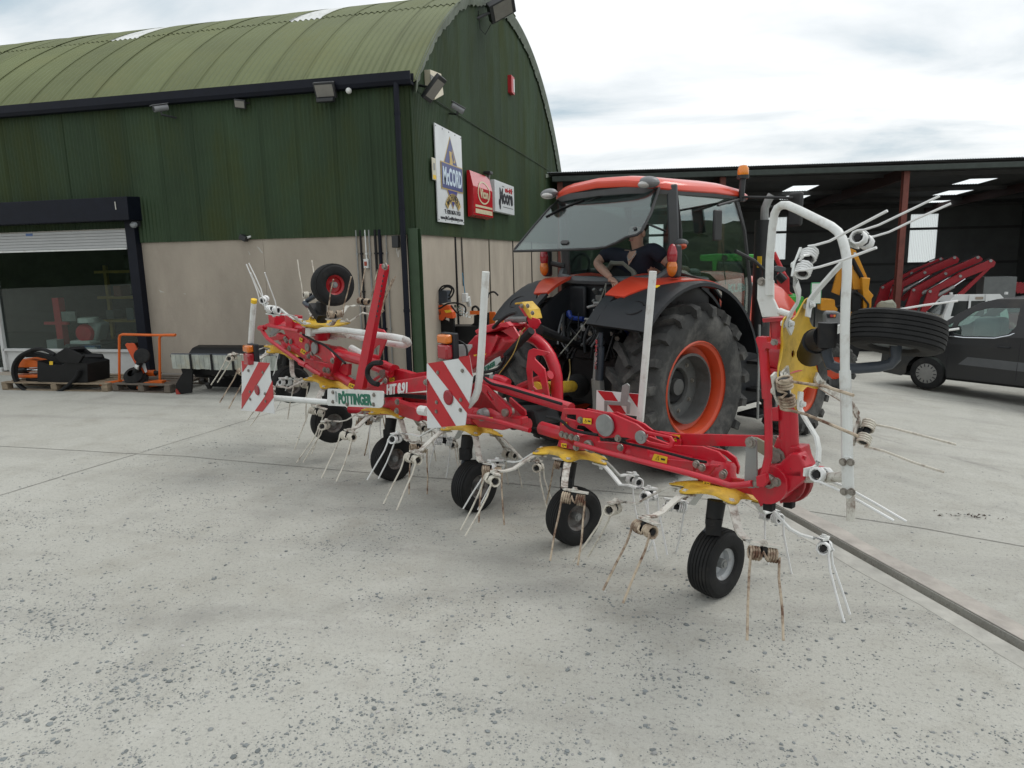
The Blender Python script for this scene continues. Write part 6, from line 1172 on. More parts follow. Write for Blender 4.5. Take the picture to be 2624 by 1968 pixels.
for o in (-.05, .06): yp('Z18', [(1780, 240), (1800, 215), (1840, 222), (1860, 215), (1900, 220), (1925, 260), (2090, 620), (2000, 660), (1845, 370)], Y2 + o, .03, 'upright_arm', mat('orange_red_implement', (.52, .07, .015), .4, var=.1), of)
yp('Z18', [(2000, 520), (2050, 480), (2085, 620), (2060, 640)], Y2 - .068, .004, 'name_sticker', SWH, of, 0)
c = py('Z18', 1900, 690, Y2 - .12); part(MB().lathe([(.03, -.17), (.16, -.16), (.19, -.12), (.165, -.08), (.18, -.04), (.15, 0), (.16, .04), (.11, .08), (.06, .12)], c, (.2, -.7, .55), 20), 'bellows', RUB, of); c2 = py('Z18', 2020, 400, Y2 - .15); part(MB().lathe([(.0, .05), (.09, .06), (.125, .05), (.125, 0), (.10, -.05), (.06, -.09)], c2, (.3, -.85, .2), 20), 'shaft_cup', RUB, of); part(MB().tube([c2, py('Z18', 1960, 540, Y2 - .14), c], .055, 10), 'drive_shaft', BLK, of); part(MB().cyl(py('Z18', 1935, 535, Y2 - .16), py('Z18', 1975, 560, Y2 - .16), .05), 'clamp_ring', WHT, of)
part(MB().cyl(py('Z17', -120, 650, Y2 + .1), py('Z17', 100, 640, Y2 + .1), .055), 'cross_tube', ORGM, of); part(MB().cyl(py('Z17', 90, 640, Y2 + .1), py('Z17', 190, 640, Y2 + .1), .05, .01), 'tube_point', BLK, of)
# --- flail mower
p3 = gz('Z17', 420, 948, 0); Y3 = p3.y; fm = thing('flail_mower', (p3.x + 1, Y3 + .3, 0), 'black flail mower with hanging silver flaps against the concrete wall', 'mower')
yp('Z17', [(460, 555), (490, 640), (400, 790), (388, 880), (400, 948), (620, 920), (640, 560)], Y3 + .05, .03, 'side_plate', BLKM, fm); p_ = py('Z17', 455, 555, Y3 + .05); pr = py('Z17', 1800, 560, Y3 + .05)
L_ = pr.x - p_.x; xm = (pr.x + p_.x) / 2
mb = MB(); vv = []
for i in range(9):
    a = R_(-20 + 28 * i); vv += [(p_.x, Y3 + .55 - .42 * math.cos(a) * .9, .42 + .33 * math.sin(a)), (pr.x, Y3 + .55 - .42 * math.cos(a) * .9, .42 + .33 * math.sin(a))]
mb.add(vv, [(2 * i, 2 * i + 1, 2 * i + 3, 2 * i + 2) for i in range(8)]); part(mb, 'hood', BLKM, fm); part(MB().box((xm, Y3 + .75, .3), (L_, .03, .6)), 'rear_plate', BLKM, fm); part(MB().box((pr.x, Y3 + .4, .35), (.03, .75, .6)), 'side_plate', BLKM, fm); part(MB().cyl((p_.x, Y3 + .45, .3), (pr.x, Y3 + .45, .3), .09, n=14), 'flail_rotor', BLKM, fm)
for k in range(13):
    a = R_(rr.choice((-60, -20, 200, 250))); c = Vector((p_.x + .12 + k * (L_ - .2) / 12, Y3 + .45 + .17 * math.sin(a) * -.5 - .1, .3 + .12 * math.cos(a) - .1)); part(MB().box(c, (.07, .05, .11), Matrix.Rotation(a * .2, 3, 'X')), 'hammer', mat('hammer_steel', (.05, .048, .045), .6), fm)
yp('Z17', [(388, 880), (400, 948), (460, 940), (400, 860)], Y3 + .03, .02, 'skid', mat('skid_red', (.3, .03, .02), .5), fm); a, b = py('Z17', 335, 395, Y3 - .02), py('Z17', 1850, 410, Y3 - .02); part(MB().cyl(a, b, .04, n=12), 'flap_bar', SLATE, fm); n = 22; ztop = a.z - .02; FLAP = mat('zinc_flap', (.40, .43, .40), .35, metal=.5, var=.25, scale=7, dirt=(.42, .38, .26), dirt_amt=.4)
for k in range(n):
    x0 = a.x + .02 + (b.x - a.x - .04) * k / n; w_ = (b.x - a.x - .04) / n - .004; z0 = ztop + .015 - .0002 * k; tip = .20 + rr.uniform(-.006, .01)
    part(MB().hexa([(x0, Y3 - .06, z0 - tip), (x0 + w_, Y3 - .06, z0 - tip), (x0 + w_, Y3 - .05, z0 - tip), (x0, Y3 - .05, z0 - tip), (x0, Y3 - .07, z0 + .03), (x0 + w_, Y3 - .07, z0 + .03), (x0 + w_, Y3 - .05, z0 + .03), (x0, Y3 - .05, z0 + .03)]), 'flap', FLAP, fm)
for k in range(4): x0 = a.x + .38 * (k + 1) ; part(MB().box((x0, Y3 - .075, ztop - .07), (.025, .03, .26)), 'flap_strap', BLK, fm)
# --- things in the shop window
en = thing('engine_unit', (-10.9, 12.3, .48), 'small red engine with white tank and silver housing in the shop window', 'engine')
def e_(zn, x, y, Y=12.35): return py(zn, x, y, Y)
c = e_('Z3', 700, 1180); part(MB().lathe([(0, -.13), (.14, -.12), (.19, -.06), (.19, .06), (.15, .12), (0, .13)], c, (.3, -1, 0), 20), 'recoil_cover', mat('engine_red', (.55, .02, .035), .35), en); c = e_('Z3', 690, 1255); part(MB().box(c, (.5, .3, .1)), 'base_tank', WHT, en, bevel=.03); c = e_('Z3', 715, 1070); part(MB().cyl(c - UP * .06, c + UP * .04, .2, .19, n=20), 'fuel_tank', mat('tank_grey', (.65, .68, .65), .4), en, bevel=.01); part(MB().box(e_('Z3', 790, 1150, 12.5), (.3, .3, .4), Matrix.Rotation(.4, 3, 'Y')), 'cylinder_block', mat('engine_silver', (.35, .38, .37), .4), en, bevel=.05)
part(MB().box((c.x, 12.4, .42), (.9, .5, .2)), 'stand', GRYD, en)
pj = thing('red_pillar_jack', (e_('Z3', 500, 1150).x, 12.6, .4), 'red pillar press beside the engine in the shop window', 'press'); c = e_('Z3', 500, 1140, 12.6); part(MB().box((c.x, 12.6, .95), (.16, .15, 1.0)), 'pillar', mat('press_red', (.5, .016, .03), .4), pj); part(MB().box(e_('Z3', 460, 1100, 12.55), (.6, .06, .06)), 'handle', MATS['press_red'], pj); part(MB().box(e_('Z3', 560, 1045, 12.5), (.35, .04, .2)), 'label_plate', GRY, pj); part(MB().box(e_('Z3', 470, 1275, 12.5), (.26, .3, .24)), 'bin', SHUT, pj)
bx_ = thing('blue_carton', e_('Z3', 740, 1306, 12.1), 'blue and white carton on the shop window sill', 'carton'); part(MB().box(e_('Z3', 740, 1306, 12.1), (.36, .2, .12)), 'carton_body', mat('carton_blue', (.06, .14, .3), .5), bx_); part(MB().box(e_('Z3', 740, 1306, 11.995), (.26, .004, .05)), 'carton_print', SWH, bx_)
sf = thing('storage_rack', (-12.2, 14.8, .35), 'dark storage rack with yellow uprights at the back of the shop', 'rack')
for x in (-13.4, -12.2, -11.0): part(MB().box((x, 14.6, 1.2), (.08, .08, 1.8)), 'upright', mat('rack_yellow', (.35, .22, .02), .5), sf)
for z in (.8, 1.35, 1.95): part(MB().box((-12.2, 14.6, z), (2.6, .5, .06)), 'shelf', mat('rack_yellow', (.35, .22, .02)), sf)
for k in range(9): part(MB().box((-13.2 + k * .28, 14.5, .95 + .55 * (k % 2)), (.2, .3, .2 + .05 * (k % 3))), 'stored_box', mat('stored_%d' % (k % 3), ((.1, .1, .1), (.2, .05, .03), (.12, .14, .15))[k % 3], .6), sf)
# ================================================================== IMPLEMENTS BY THE GABLE
Y4 = 12.9
cw = thing('disc_cutter', py('Z19', 760, 1650, Y4) * 1, 'orange disc cutter attachment with black guard and looped hoses by the gable', 'attachment')
yp('Z19', [(595, 790), (620, 765), (660, 775), (700, 785), (825, 800), (835, 965), (690, 990), (600, 960)], Y4, .22, 'mounting_bracket', SLATE, cw, .01); yp('Z19', [(590, 1010), (740, 1000), (860, 1010), (862, 1070), (900, 1100), (915, 1190), (835, 1185), (800, 1165), (755, 1222), (690, 1195), (645, 1230), (640, 1280), (548, 1265), (570, 1140)], Y4 - .05, .2, 'orange_body', mat('cutter_orange', (.6, .085, .012), .4, var=.1), cw, .01); yp('Z19', [(765, 1080), (850, 1070), (875, 1105), (790, 1118)], Y4 - .156, .004, 'warning_sticker', YELS, cw, 0)
c = py('Z19', 755, 1340, Y4 - .02); part(MB().cyl(c - Vector((0, .03, 0)), c + Vector((0, .03, 0)), .18, n=28), 'cutting_disc', BLKM, cw, bevel=.01); yp('Z19', [(388, 1310), (470, 1240), (545, 1205), (640, 1280), (690, 1450), (440, 1462), (400, 1390)], Y4, .2, 'disc_guard', BLKM, cw, .01); text_fit('KDU', 'lettering', INK, cw, py('Z19', 672, 1118, Y4 - .155), (1, 0, 0), UP, .12, .06, bold=.03)
for q in (((690, 800), (740, 740), (840, 730), (900, 790), (870, 880), (820, 920)), ((720, 790), (800, 745), (870, 780), (830, 880)), ((660, 820), (560, 930), (500, 1020)), ((680, 960), (560, 1010), (500, 1050)), ((590, 1040), (700, 1050), (800, 990), (930, 975), (1050, 1020), (1065, 1100), (1010, 1150)), ((860, 1010), (930, 1100), (1000, 1160))): part(hose([py('Z19', a, b, Y4 - .15) for a, b in q], .016, RUB), 'hydraulic_hose', RUB, cw)
part(MB().tube([py('Z19', 545, 1020, Y4 - .15), py('Z19', 480, 1070, Y4 - .15), py('Z19', 430, 1150, Y4 - .15)], [.05, .06, .03], 8), 'wrapped_coupling', WHT, cw); mb = MB()
for k in range(12): mb.box(py('Z19', 920 + 130 * (k % 4) / 4 + 10 * k, 1020 + 14 * k, Y4 - .16 - .01 * (k % 3)), (.03, .02, .05), Matrix.Rotation(k, 3, 'Y'))
part(mb, 'chain_links', CHR, cw, stuff=True)
mb = MB(); g0 = py('Z19', 480, 1500, Y4); g1 = py('Z19', 900, 1470, Y4); mb.box(((g0.x + g1.x) / 2 - .1, Y4, g0.z), (g1.x - g0.x + .2, .5, .05)); 
for x in (g0.x, g1.x):
    for y in (Y4 - .2, Y4 + .2): mb.box((x, y, g0.z / 2 - .2), (.06, .06, g0.z + .4))
mb.box((g1.x - .02, Y4, g0.z + .25), (.08, .1, .5)); part(mb, 'stand', BLKM, cw)
Y5 = 13.3
pb = thing('black_blade_implement', py('Z19', 1100, 1560, Y5), 'black steel blade implement behind the white guard pole', 'implement'); yp('Z19', [(945, 1375), (1080, 1345), (1190, 1255), (1192, 1150), (1300, 1120), (1400, 1110), (1400, 1540), (1170, 1545), (985, 1545), (960, 1440)], Y5, .06, 'blade', BLKM, pb); a = py('Z19', 1100, 1700, Y5); part(MB().box((a.x, Y5, .3), (.9, .4, 1.0)), 'base_frame', BLKM, pb)
part(hose([py('Z19', a, b, Y5 - .1) for a, b in ((1170, 1110), (1165, 1050), (1210, 1025), (1250, 1060), (1255, 1120))], .022, RUB), 'hydraulic_hose', RUB, pb); part(MB().box(py('Z19', 1205, 1112, Y5 - .1), (.2, .05, .07)), 'hose_clip', ORGM, pb); part(hose([py('Z19', a, b, Y5 - .1) for a, b in ((1380, 900), (1400, 840), (1470, 820), (1530, 870))], .018, RUB), 'hydraulic_hose', RUB, pb)
oc = thing('orange_loader_mast', py('Z19', 1450, 1500, Y5), 'pair of orange mast plates behind the left mudguard', 'implement')
for pts in ([(1350, 1700), (1355, 1420), (1405, 1100), (1485, 1100), (1505, 1170), (1450, 1400), (1440, 1700)], [(1520, 1700), (1530, 1110), (1600, 1100), (1610, 1200), (1600, 1700)]): yp('Z19', pts, Y5 + .3, .05, 'mast_plate', ORGM, oc)
part(MB().box(py('Z19', 1450, 1600, Y5 + .35) * 1, (.6, .5, .5)), 'base_block', BLKM, oc)

# ================================================================== VEHICLES AND MACHINES ON THE RIGHT
VR = Vector((.766, -.643, 0)); VN = Vector((-.643, -.766, 0)); v0 = Vector((4.58, 14.96, -.6))
def vn(a, w, z): return v0 + VR * a + VN * (w - .10 * max(0, (z - 1.0)) / .8) + UP * z
van = thing('dark_van', vn(1.3, -.85, 0), 'dusty dark grey van parked at the right edge', 'van')
VANM = mat('van_dark_paint', (.011, .012, .014), .3, var=.1, scale=3, dirt=(.07, .062, .05), dirt_amt=.5, dirt_scale=.8, coat=.3); VG = glass('van_glass', (.72, .84, .80), .08)
def arc_(cx_, cz_, r, a0, a1, n=10): return [(cx_ + r * math.cos(R_(a0 + (a1 - a0) * i / n)), cz_ + r * math.sin(R_(a0 + (a1 - a0) * i / n))) for i in range(n + 1)]
out = [(-.80, .25), (-.86, .45), (-.84, .72), (-.72, .93), (-.35, 1.05), (.02, 1.13), (.45, 1.47), (.78, 1.68), (1.05, 1.76), (2.2, 1.80), (3.3, 1.77), (3.42, 1.5), (3.47, .9), (3.45, .3), (3.1, .22)] + arc_(2.62, .31, .37, -5, 185) + arc_(0, .31, .37, -5, 185) + [(-.45, .22)]
win1 = [(.42, 1.12), (.50, 1.32), (.72, 1.52), (.95, 1.60), (1.42, 1.62), (1.40, 1.30), (1.30, 1.16), (1.10, 1.10), (.6, 1.08)]; win0 = [(.12, 1.12), (.40, 1.31), (.34, 1.10)]; win2 = [(1.60, 1.2), (1.62, 1.60), (2.4, 1.62), (2.4, 1.15), (1.7, 1.12)]
for w, nm in ((0, 'near'), (-1.72, 'far')):
    mb = MB(); mb.plate([vn(a, 0, z) for a, z in out], VN, .03, [[vn(a, 0, z) for a, z in h] for h in (win1, win0, win2)])
    if w: 
        mb.v = [tuple(Vector(q) + VN * (w + .2 * max(0, (q[2] - v0.z - 1.0)) / .8)) for q in mb.v]
    part(mb, 'body_side', VANM, van, smooth=0, bevel=.01)
    for h in (win1, win0, win2):
        mb = MB(); mb.plate([vn(a, 0, z) for a, z in h], VN, .006)
        if w: mb.v = [tuple(Vector(q) + VN * (w + .2 * max(0, (q[2] - v0.z - 1.0)) / .8)) for q in mb.v]
        part(mb, 'window_pane', VG, van, smooth=0)
def fw_(a, z): return vn(a, 0, z), vn(a, 0, z) + VN * (-1.72 + .2 * max(0, (z - 1.0)) / .8)
def strip(i0, i1, name, m):
    mb = MB(); vv = []
    for a, z in out[i0:i1 + 1]: vv += list(fw_(a, z))
    mb.add(vv, [(2 * i, 2 * i + 1, 2 * i + 3, 2 * i + 2) for i in range(i1 - i0)]); return part(mb, name, m, van, smooth=50)
strip(0, 5, 'bonnet', VANM); strip(5, 7, 'windscreen', VG); strip(7, 10, 'roof', VANM); strip(10, 14, 'tailgate', VANM)
part(MB().hexa([vn(-.7, -.1, .22), vn(3.3, -.1, .22), vn(3.3, -1.6, .22), vn(-.7, -1.6, .22), vn(-.7, -.1, .3), vn(3.3, -.1, .3), vn(3.3, -1.6, .3), vn(-.7, -1.6, .3)]), 'floor', BLK, van); part(MB().tube([vn(.30, .02, 1.065), vn(.6, .02, 1.05), vn(1.1, .02, 1.075), vn(1.32, .015, 1.14), vn(1.42, .0, 1.2)], .012, 6), 'window_trim', CHR, van)
part(MB().hexa([vn(.55, .015, .55), vn(2.0, .015, .52), vn(2.0, .0, .52), vn(.55, .0, .55), vn(.7, .02, .70), vn(2.0, .02, .68), vn(2.0, .0, .68), vn(.7, .0, .70)]), 'side_moulding', GRYD, van); part(MB().box(vn(.32, .13, 1.14), (.1, .22, .2), Matrix((VR, VN, UP)).transposed()), 'door_mirror', BLKP, van, bevel=.03)
for a in (1.48, 2.3): part(MB().box(vn(a - .22, .025, .93), (.2, .03, .035), Matrix((VR, VN, UP)).transposed()), 'door_handle', BLKP, van, bevel=.008); part(MB().tube([vn(a, .016, .3), vn(a + .02, .016, .95), vn(a, .01, 1.55)], .005, 4), 'door_gap', INK, van)
part(MB().tube([vn(.36, .016, .3), vn(.34, .016, .95)], .005, 4), 'door_gap', INK, van); part(MB().sphere(vn(.2, .015, .82), (.04, .04, .018)), 'side_repeater', SWH, van)
for a in (.5, 1.4): part(MB().box(vn(a + .35, -.5, .95), (.45, .5, .9), Matrix((VR, VN, UP)).transposed()), 'seat', GRYD, van, bevel=.08)
HC = mat('hubcap_grey', (.20, .20, .19), .5, var=.15, dirt=(.15, .13, .11), dirt_amt=.4)
for a in (0, 2.62):
    for w in (-.02, -1.55):
        M = wheel_m(vn(a, w - .09, .31), VN if w > -1 else -VN); ty = place(MB().lathe([(.19, -.1), (.22, -.105), (.28, -.1), (.305, -.085), (.31, 0), (.305, .085), (.28, .1), (.22, .105), (.19, .1)], (0, 0, 0), (1, 0, 0), 32).mesh('tyre', 40), 'tyre', RUB, van, M)
        mb = MB(); mb.lathe([(.205, .085), (.19, .10), (.1, .11), (0, .112)], (0, 0, 0), (1, 0, 0), 28); hc = place(mb.mesh('hubcap', 30), 'hubcap', HC, ty, M); mb = MB()
        for k in range(14): q = 2 * math.pi * k / 14; mb.box((.104, .155 * math.cos(q), .155 * math.sin(q)), (.012, .05, .016), Matrix.Rotation(q, 3, 'X'))
        place(mb.mesh('hubcap_slots', 30), 'hubcap_slots', INK, ty, M)['kind'] = 'stuff'
    part(MB().hexa([vn(a - .4, -.05, .2), vn(a + .4, -.05, .2), vn(a + .4, -.4, .2), vn(a - .4, -.4, .2), vn(a - .38, -.05, .72), vn(a + .38, -.05, .72), vn(a + .38, -.4, .72), vn(a - .38, -.4, .72)]), 'wheel_well', INK, van) if False else None
# --- white pickup behind the van
Y6 = 19.5; wp = [py('Z21', a, b, Y6) for a, b in ((1120, 640), (1130, 330), (1190, 285), (1900, 300), (1985, 400), (2015, 600))]; zg = slope(wp[0].x, Y6)
pk_ = thing('white_pickup', (wp[3].x, Y6 + 1, zg), 'white pickup with rear window guard behind the dark van', 'pickup'); PW = mat('pickup_white', (.66, .68, .68), .3, var=.05, coat=.4)
xl, xr = py('Z21', 1120, 640, Y6).x, py('Z21', 2015, 600, Y6).x; zt = wp[2].z; zw = py('Z21', 1500, 575, Y6).z
rear = [(xl, zg + .5), (xl + .02, zw), (xl + .14, zt - .12), (xl + .25, zt), (xr - .25, zt), (xr - .14, zt - .12), (xr - .02, zw), (xr, zg + .5)]
w0, w1 = py('Z21', 1235, 500, Y6).x, py('Z21', 1900, 500, Y6).x; hw = [(w0, zw), (w0 + .06, zt - .16), (w1 - .06, zt - .16), (w1, zw)]
part(MB().plate([(a, Y6, b) for a, b in rear], (0, 1, 0), .04, [[(a, Y6, b) for a, b in hw]]), 'cab_rear', PW, pk_, smooth=0, bevel=.01); part(MB().plate([(a, Y6, b) for a, b in hw], (0, 1, 0), .006), 'rear_window', mat('pickup_glass', (.02, .025, .026), .12), pk_)
mb = MB(); vv = []
for a, b in rear: vv += [(a, Y6, b), (a + (.12 if a < (xl + xr) / 2 else -.05) * (1 if b > zw else 0), Y6 + 1.3, b - (.1 if b > zw else 0))]
mb.add(vv, [(2 * i, 2 * i + 1, 2 * i + 3, 2 * i + 2) for i in range(7)]); part(mb, 'cab_shell', PW, pk_, smooth=40)
part(MB().plate([(xl - .01, Y6 + .15, zw + .02), (xl + .09, Y6 + .2, zt - .18), (xl + .2, Y6 + .95, zt - .22), (xl - .01, Y6 + 1.2, zw + .02)], (1, 0, -.1), .02), 'side_window', MATS['pickup_glass'], pk_); 
for f in (.35, .68): part(MB().box((w0 + (w1 - w0) * f, Y6 - .05, (zw + zt) / 2), (.045, .03, zt - zw)), 'guard_bar', PW, pk_)
for f in (.1, .92): part(MB().box((xl + (xr - xl) * f, Y6, zt + .02), (.05, .08, .06)), 'roof_lug', PW, pk_)
part(MB().box((xl + (xr - xl) * .52, Y6 - .03, zt - .09), (.16, .03, .06)), 'brake_lamp', mat('lamp_grime', (.3, .25, .2), .4), pk_); part(MB().box(((xl + xr) / 2, Y6 + .2, zg + .55), (xr - xl, .5, .5)), 'bed_front', PW, pk_)
part(MB().box(((xl + xr) / 2 - .6, Y6 + 2.2, zg + .75), (1.7, 1.6, .5)), 'bonnet', PW, pk_, bevel=.1)
for x in (xl + .1, xr - .1):
    for y in (Y6 + 2.3,): ty = part(MB().cyl((x - .1, y, zg + .35), (x + .1, y, zg + .35), .35, n=24), 'tyre', RUB, pk_); part(MB().cyl((x - .11, y, zg + .35), (x + .11, y, zg + .35), .2, n=18), 'rim', GRY, ty)
# --- red front loaders standing in the shed
LRED = mat('loader_red', (.25, .006, .013), .4, var=.15, dirt=(.08, .008, .01), dirt_amt=.35)
ARMP = ((1610, 632, 1165, 850), (1712, 622, 1255, 852), (1882, 620, 1390, 870), (1976, 645, 1510, 880))
for k, ids in enumerate(((0, 1), (2, 3))):
    Yk = 27.2 - k * 1.2; lo = None
    for m_, i_ in enumerate(ids):
        tx, ty_, bx2, by2 = ARMP[i_]; Yb = Yk - m_ * .5; a, b = py('Z7', tx, ty_, Yb), py('Z7', bx2, by2, Yb); z0 = slope(b.x, Yb)
        if lo is None: lo = thing('front_loader', (b.x, Yb, z0), ('farther pair of dark red loader arms leaning behind the rust-red post', 'nearer pair of dark red loader arms leaning above the white pickup')[k], 'loader', 'red front loaders in the shed')
        d_ = (a - b).normalized(); n_ = Vector((-d_.z, 0, d_.x)); cm = b.lerp(a, .55)
        part(MB().plate([b - n_ * .12, b + n_ * .05, cm + n_ * .09, a + n_ * .03, a - n_ * .12 + d_ * .05, a - n_ * .22 - d_ * .05, cm - n_ * .13], (0, 1, 0), .12), 'arm_beam', LRED, lo, smooth=0, bevel=.012)
        part(MB().plate([b + n_ * .05, b - n_ * .1 - d_ * .12, b - Vector((.28, 0, .95)), b - Vector((-.12, 0, 1.0)), b + d_ * .32 - n_ * .1], (0, 1, 0), .1), 'mounting_leg', LRED, lo, smooth=0, bevel=.01)
        part(MB().plate([a - n_ * .08, a - n_ * .2 - d_ * .1, cm - Vector((.25, 0, 1.0)), cm - Vector((.42, 0, .95))], (0, 1, 0), .09), 'tilt_link', LRED, lo, smooth=0, bevel=.01)
        part(MB().cyl(b.lerp(a, .10) - n_ * .24, b.lerp(a, .36) - n_ * .22, .055), 'hydraulic_ram', GRY, lo); part(MB().cyl(b.lerp(a, .34) - n_ * .22, cm - n_ * .16, .025), 'ram_rod', CHR, lo)
        for t_ in (.02, .5, .97): part(MB().cyl(b.lerp(a, t_) - Vector((0, .09, 0)), b.lerp(a, t_) + Vector((0, .09, 0)), .045), 'pin_boss', GRY, lo)
        part(MB().tube([b + n_ * .09, b.lerp(a, .3) + n_ * .13, cm + n_ * .14, a + n_ * .06], .02, 6), 'hydraulic_pipe', BLK, lo)
    part(MB().cyl(cm, cm + Vector((0, .6, 0)), .07), 'cross_tube', LRED, lo)
# --- more red bits at the far right
fr = thing('red_tine_rack', py('Z7', 2140, 920, 26), 'row of red tines and a grey box beyond the pickup', 'implement')
for k in range(7): part(MB().box(py('Z7', 2110 + k * 26, 845 + k * 2, 26), (.5, .1, .06), Matrix.Rotation(-.6, 3, 'Y')), 'tine_bar', LRED, fr)
part(MB().box(py('Z7', 2005, 850, 25.8), (.9, .6, .7)), 'tool_box', mat('toolbox_grey', (.12, .13, .13), .6), fr); q = py('Z7', 2100, 960, 26); part(MB().box((q.x, 26, slope(q.x, 26) + .35), (2.0, .6, .7)), 'rack_base', LRED, fr)
# --- yellow hedge-cutter / crane machine
Y7 = 22.; YM = mat('machine_yellow', (.60, .26, .012), .42, var=.12, dirt=(.25, .13, .03), dirt_amt=.3); ym = thing('yellow_arm_machine', py('Z24', 1400, 1150, Y7), 'yellow machine with folded lifting arms standing in the shed mouth', 'machine')
yp('Z24', [(1000, 600), (1120, 170), (1180, 170), (1170, 300), (1105, 645)], Y7 + .3, .15, 'outer_arm', YM, ym); yp('Z24', [(1210, 25), (1260, -20), (1330, 10), (1490, 385), (1500, 420), (1420, 430), (1400, 560), (1300, 560), (1265, 330)], Y7, .25, 'lift_arm', YM, ym, holes=[[(1290, 200), (1330, 250), (1420, 400), (1390, 400), (1300, 280)]]); yp('Z24', [(1395, 390), (1512, 395), (1490, 560), (1560, 640), (1530, 690), (1525, 830), (1615, 830), (1615, 1160), (1240, 1180), (1240, 900), (1420, 880), (1410, 640)], Y7 - .1, .6, 'base_column', YM, ym, .02)
yp('Z24', [(1255, 600), (1300, 565), (1380, 600), (1410, 700), (1390, 860), (1260, 880)], Y7 - .2, .4, 'motor', BLKM, ym, .04); yp('Z24', [(820, 720), (860, 690), (1020, 700), (1030, 800), (1060, 820), (1060, 860), (820, 850)], Y7, .5, 'side_box', YM, ym, .02); yp('Z24', [(1000, 800), (1180, 780), (1200, 1150), (1000, 1150)], Y7 + .2, .4, 'chassis', BLKM, ym, .02)
part(hose([py('Z24', a, b, Y7 - .45) for a, b in ((1330, 600), (1420, 650), (1480, 720), (1520, 780), (1500, 860))], .03, RUB), 'hydraulic_hose', RUB, ym); part(MB().cyl(py('Z24', 1290, 130, Y7 - .15), py('Z24', 1430, 400, Y7 - .15), .06), 'hydraulic_ram', BLKM, ym); yp('Z24', [(1310, 40), (1345, 35), (1355, 80), (1322, 85)], Y7 - .13, .004, 'reflective_mark', SWH, ym, 0)
a = py('Z24', 1400, 1180, Y7); part(MB().box((a.x, Y7, (a.z + slope(a.x, Y7)) / 2), (1.2, .8, a.z - slope(a.x, Y7))), 'underframe', BLKM, ym); rg = thing('pale_sack', py('Z24', 1780, 800, 22.5), 'pale crumpled sack by the foot of the red post', 'sack'); mb = MB(); mb.sphere(py('Z24', 1780, 790, 22.5), (.26, .2, .15), 14, 9)
mb.v = [tuple(Vector(q) + Vector((0, 0, .12 * noise.noise(Vector(q) * 4))) + Vector((.1, .1, 0)) * noise.noise(Vector(q) * 5)) for q in mb.v]; part(mb, 'sack_body', mat('sack_cloth', (.26, .27, .22), .9, var=.2), rg, smooth=60)
# --- green telehandler behind the tractor
Y8 = 17.; GRN = mat('machine_green', (.035, .33, .03), .35, var=.08, coat=.3); gm = thing('green_telehandler', py('Z24', 350, 900, Y8), 'bright green telehandler with red boom head behind the tractor', 'telehandler')
zg = slope(2, Y8); yp('Z24', [(150, 640), (545, 640), (545, 700), (520, 720), (500, 900), (480, 960), (120, 960), (130, 700)], Y8, 1.2, 'body', GRN, gm, .03); yp('Z6', [(1560, 800), (1700, 790), (2000, 795), (2000, 850), (1700, 850), (1690, 930), (1660, 930), (1660, 850), (1560, 850)], Y8 + 1.0, .3, 'boom', GRN, gm, .04); yp('Z6', [(1700, 850), (1900, 850), (1900, 1100), (1690, 1100)], Y8 + 1.2, .8, 'cab_side', mat('telehandler_window', (.03, .04, .04), .15), gm, .05)
part(MB().cyl(py('Z6', 1760, 825, Y8 + .83), py('Z6', 1760, 825, Y8 + .80), .07, n=16), 'boom_pin', BLK, gm); yp('Z24', [(240, 330), (330, 320), (390, 400), (395, 590), (450, 630), (230, 630), (235, 480)], Y8 - .1, .3, 'boom_head', mat('boom_head_red', (.48, .015, .02), .35), gm, .02); part(MB().cyl(py('Z24', 180, 40, Y8 - .1), py('Z24', 340, 380, Y8 - .1), .05), 'boom_strut', MATS['boom_head_red'], gm)
part(MB().cyl(py('Z24', 240, 350, Y8 - .3), py('Z24', 330, 440, Y8 - .3), .09), 'tilt_ram', BLKM, gm); yp('Z24', [(180, 240), (230, 225), (345, 250), (345, 290), (290, 320), (190, 300)], Y8 - .5, .2, 'work_light', GRYD, gm, .02); yp('Z24', [(270, 770), (340, 755), (350, 800), (280, 810)], Y8 - .61, .04, 'filler_cap', BLK, gm)
c = py('Z24', 778, 618, Y8 - .6); mi = part(MB().box(c, (.22, .05, .46)), 'wing_mirror', mat('mirror_frame', (.05, .3, .12), .4), gm, bevel=.03); part(MB().box(c - Vector((0, .03, 0)), (.185, .01, .42)), 'mirror_glass', mat('mirror_face', (.8, .85, .85), .02, metal=1., var=.02), mi); part(MB().tube([c - UP * .2, c - UP * .75, c - UP * .8 - Vector((.8, 0, 0))], .025), 'mirror_stay', BLK, gm)
for x in (-.4, .9): q = py('Z24', 330, 900, Y8); part(MB().cyl((q.x + x, Y8 - .5, zg + .5), (q.x + x, Y8 - .9, zg + .5), .5, n=28), 'tyre', RUB, gm)
part(MB().box((py('Z24', 330, 900, Y8).x, Y8, zg + .55), (1.6, 1.4, .5)), 'chassis', BLKM, gm)
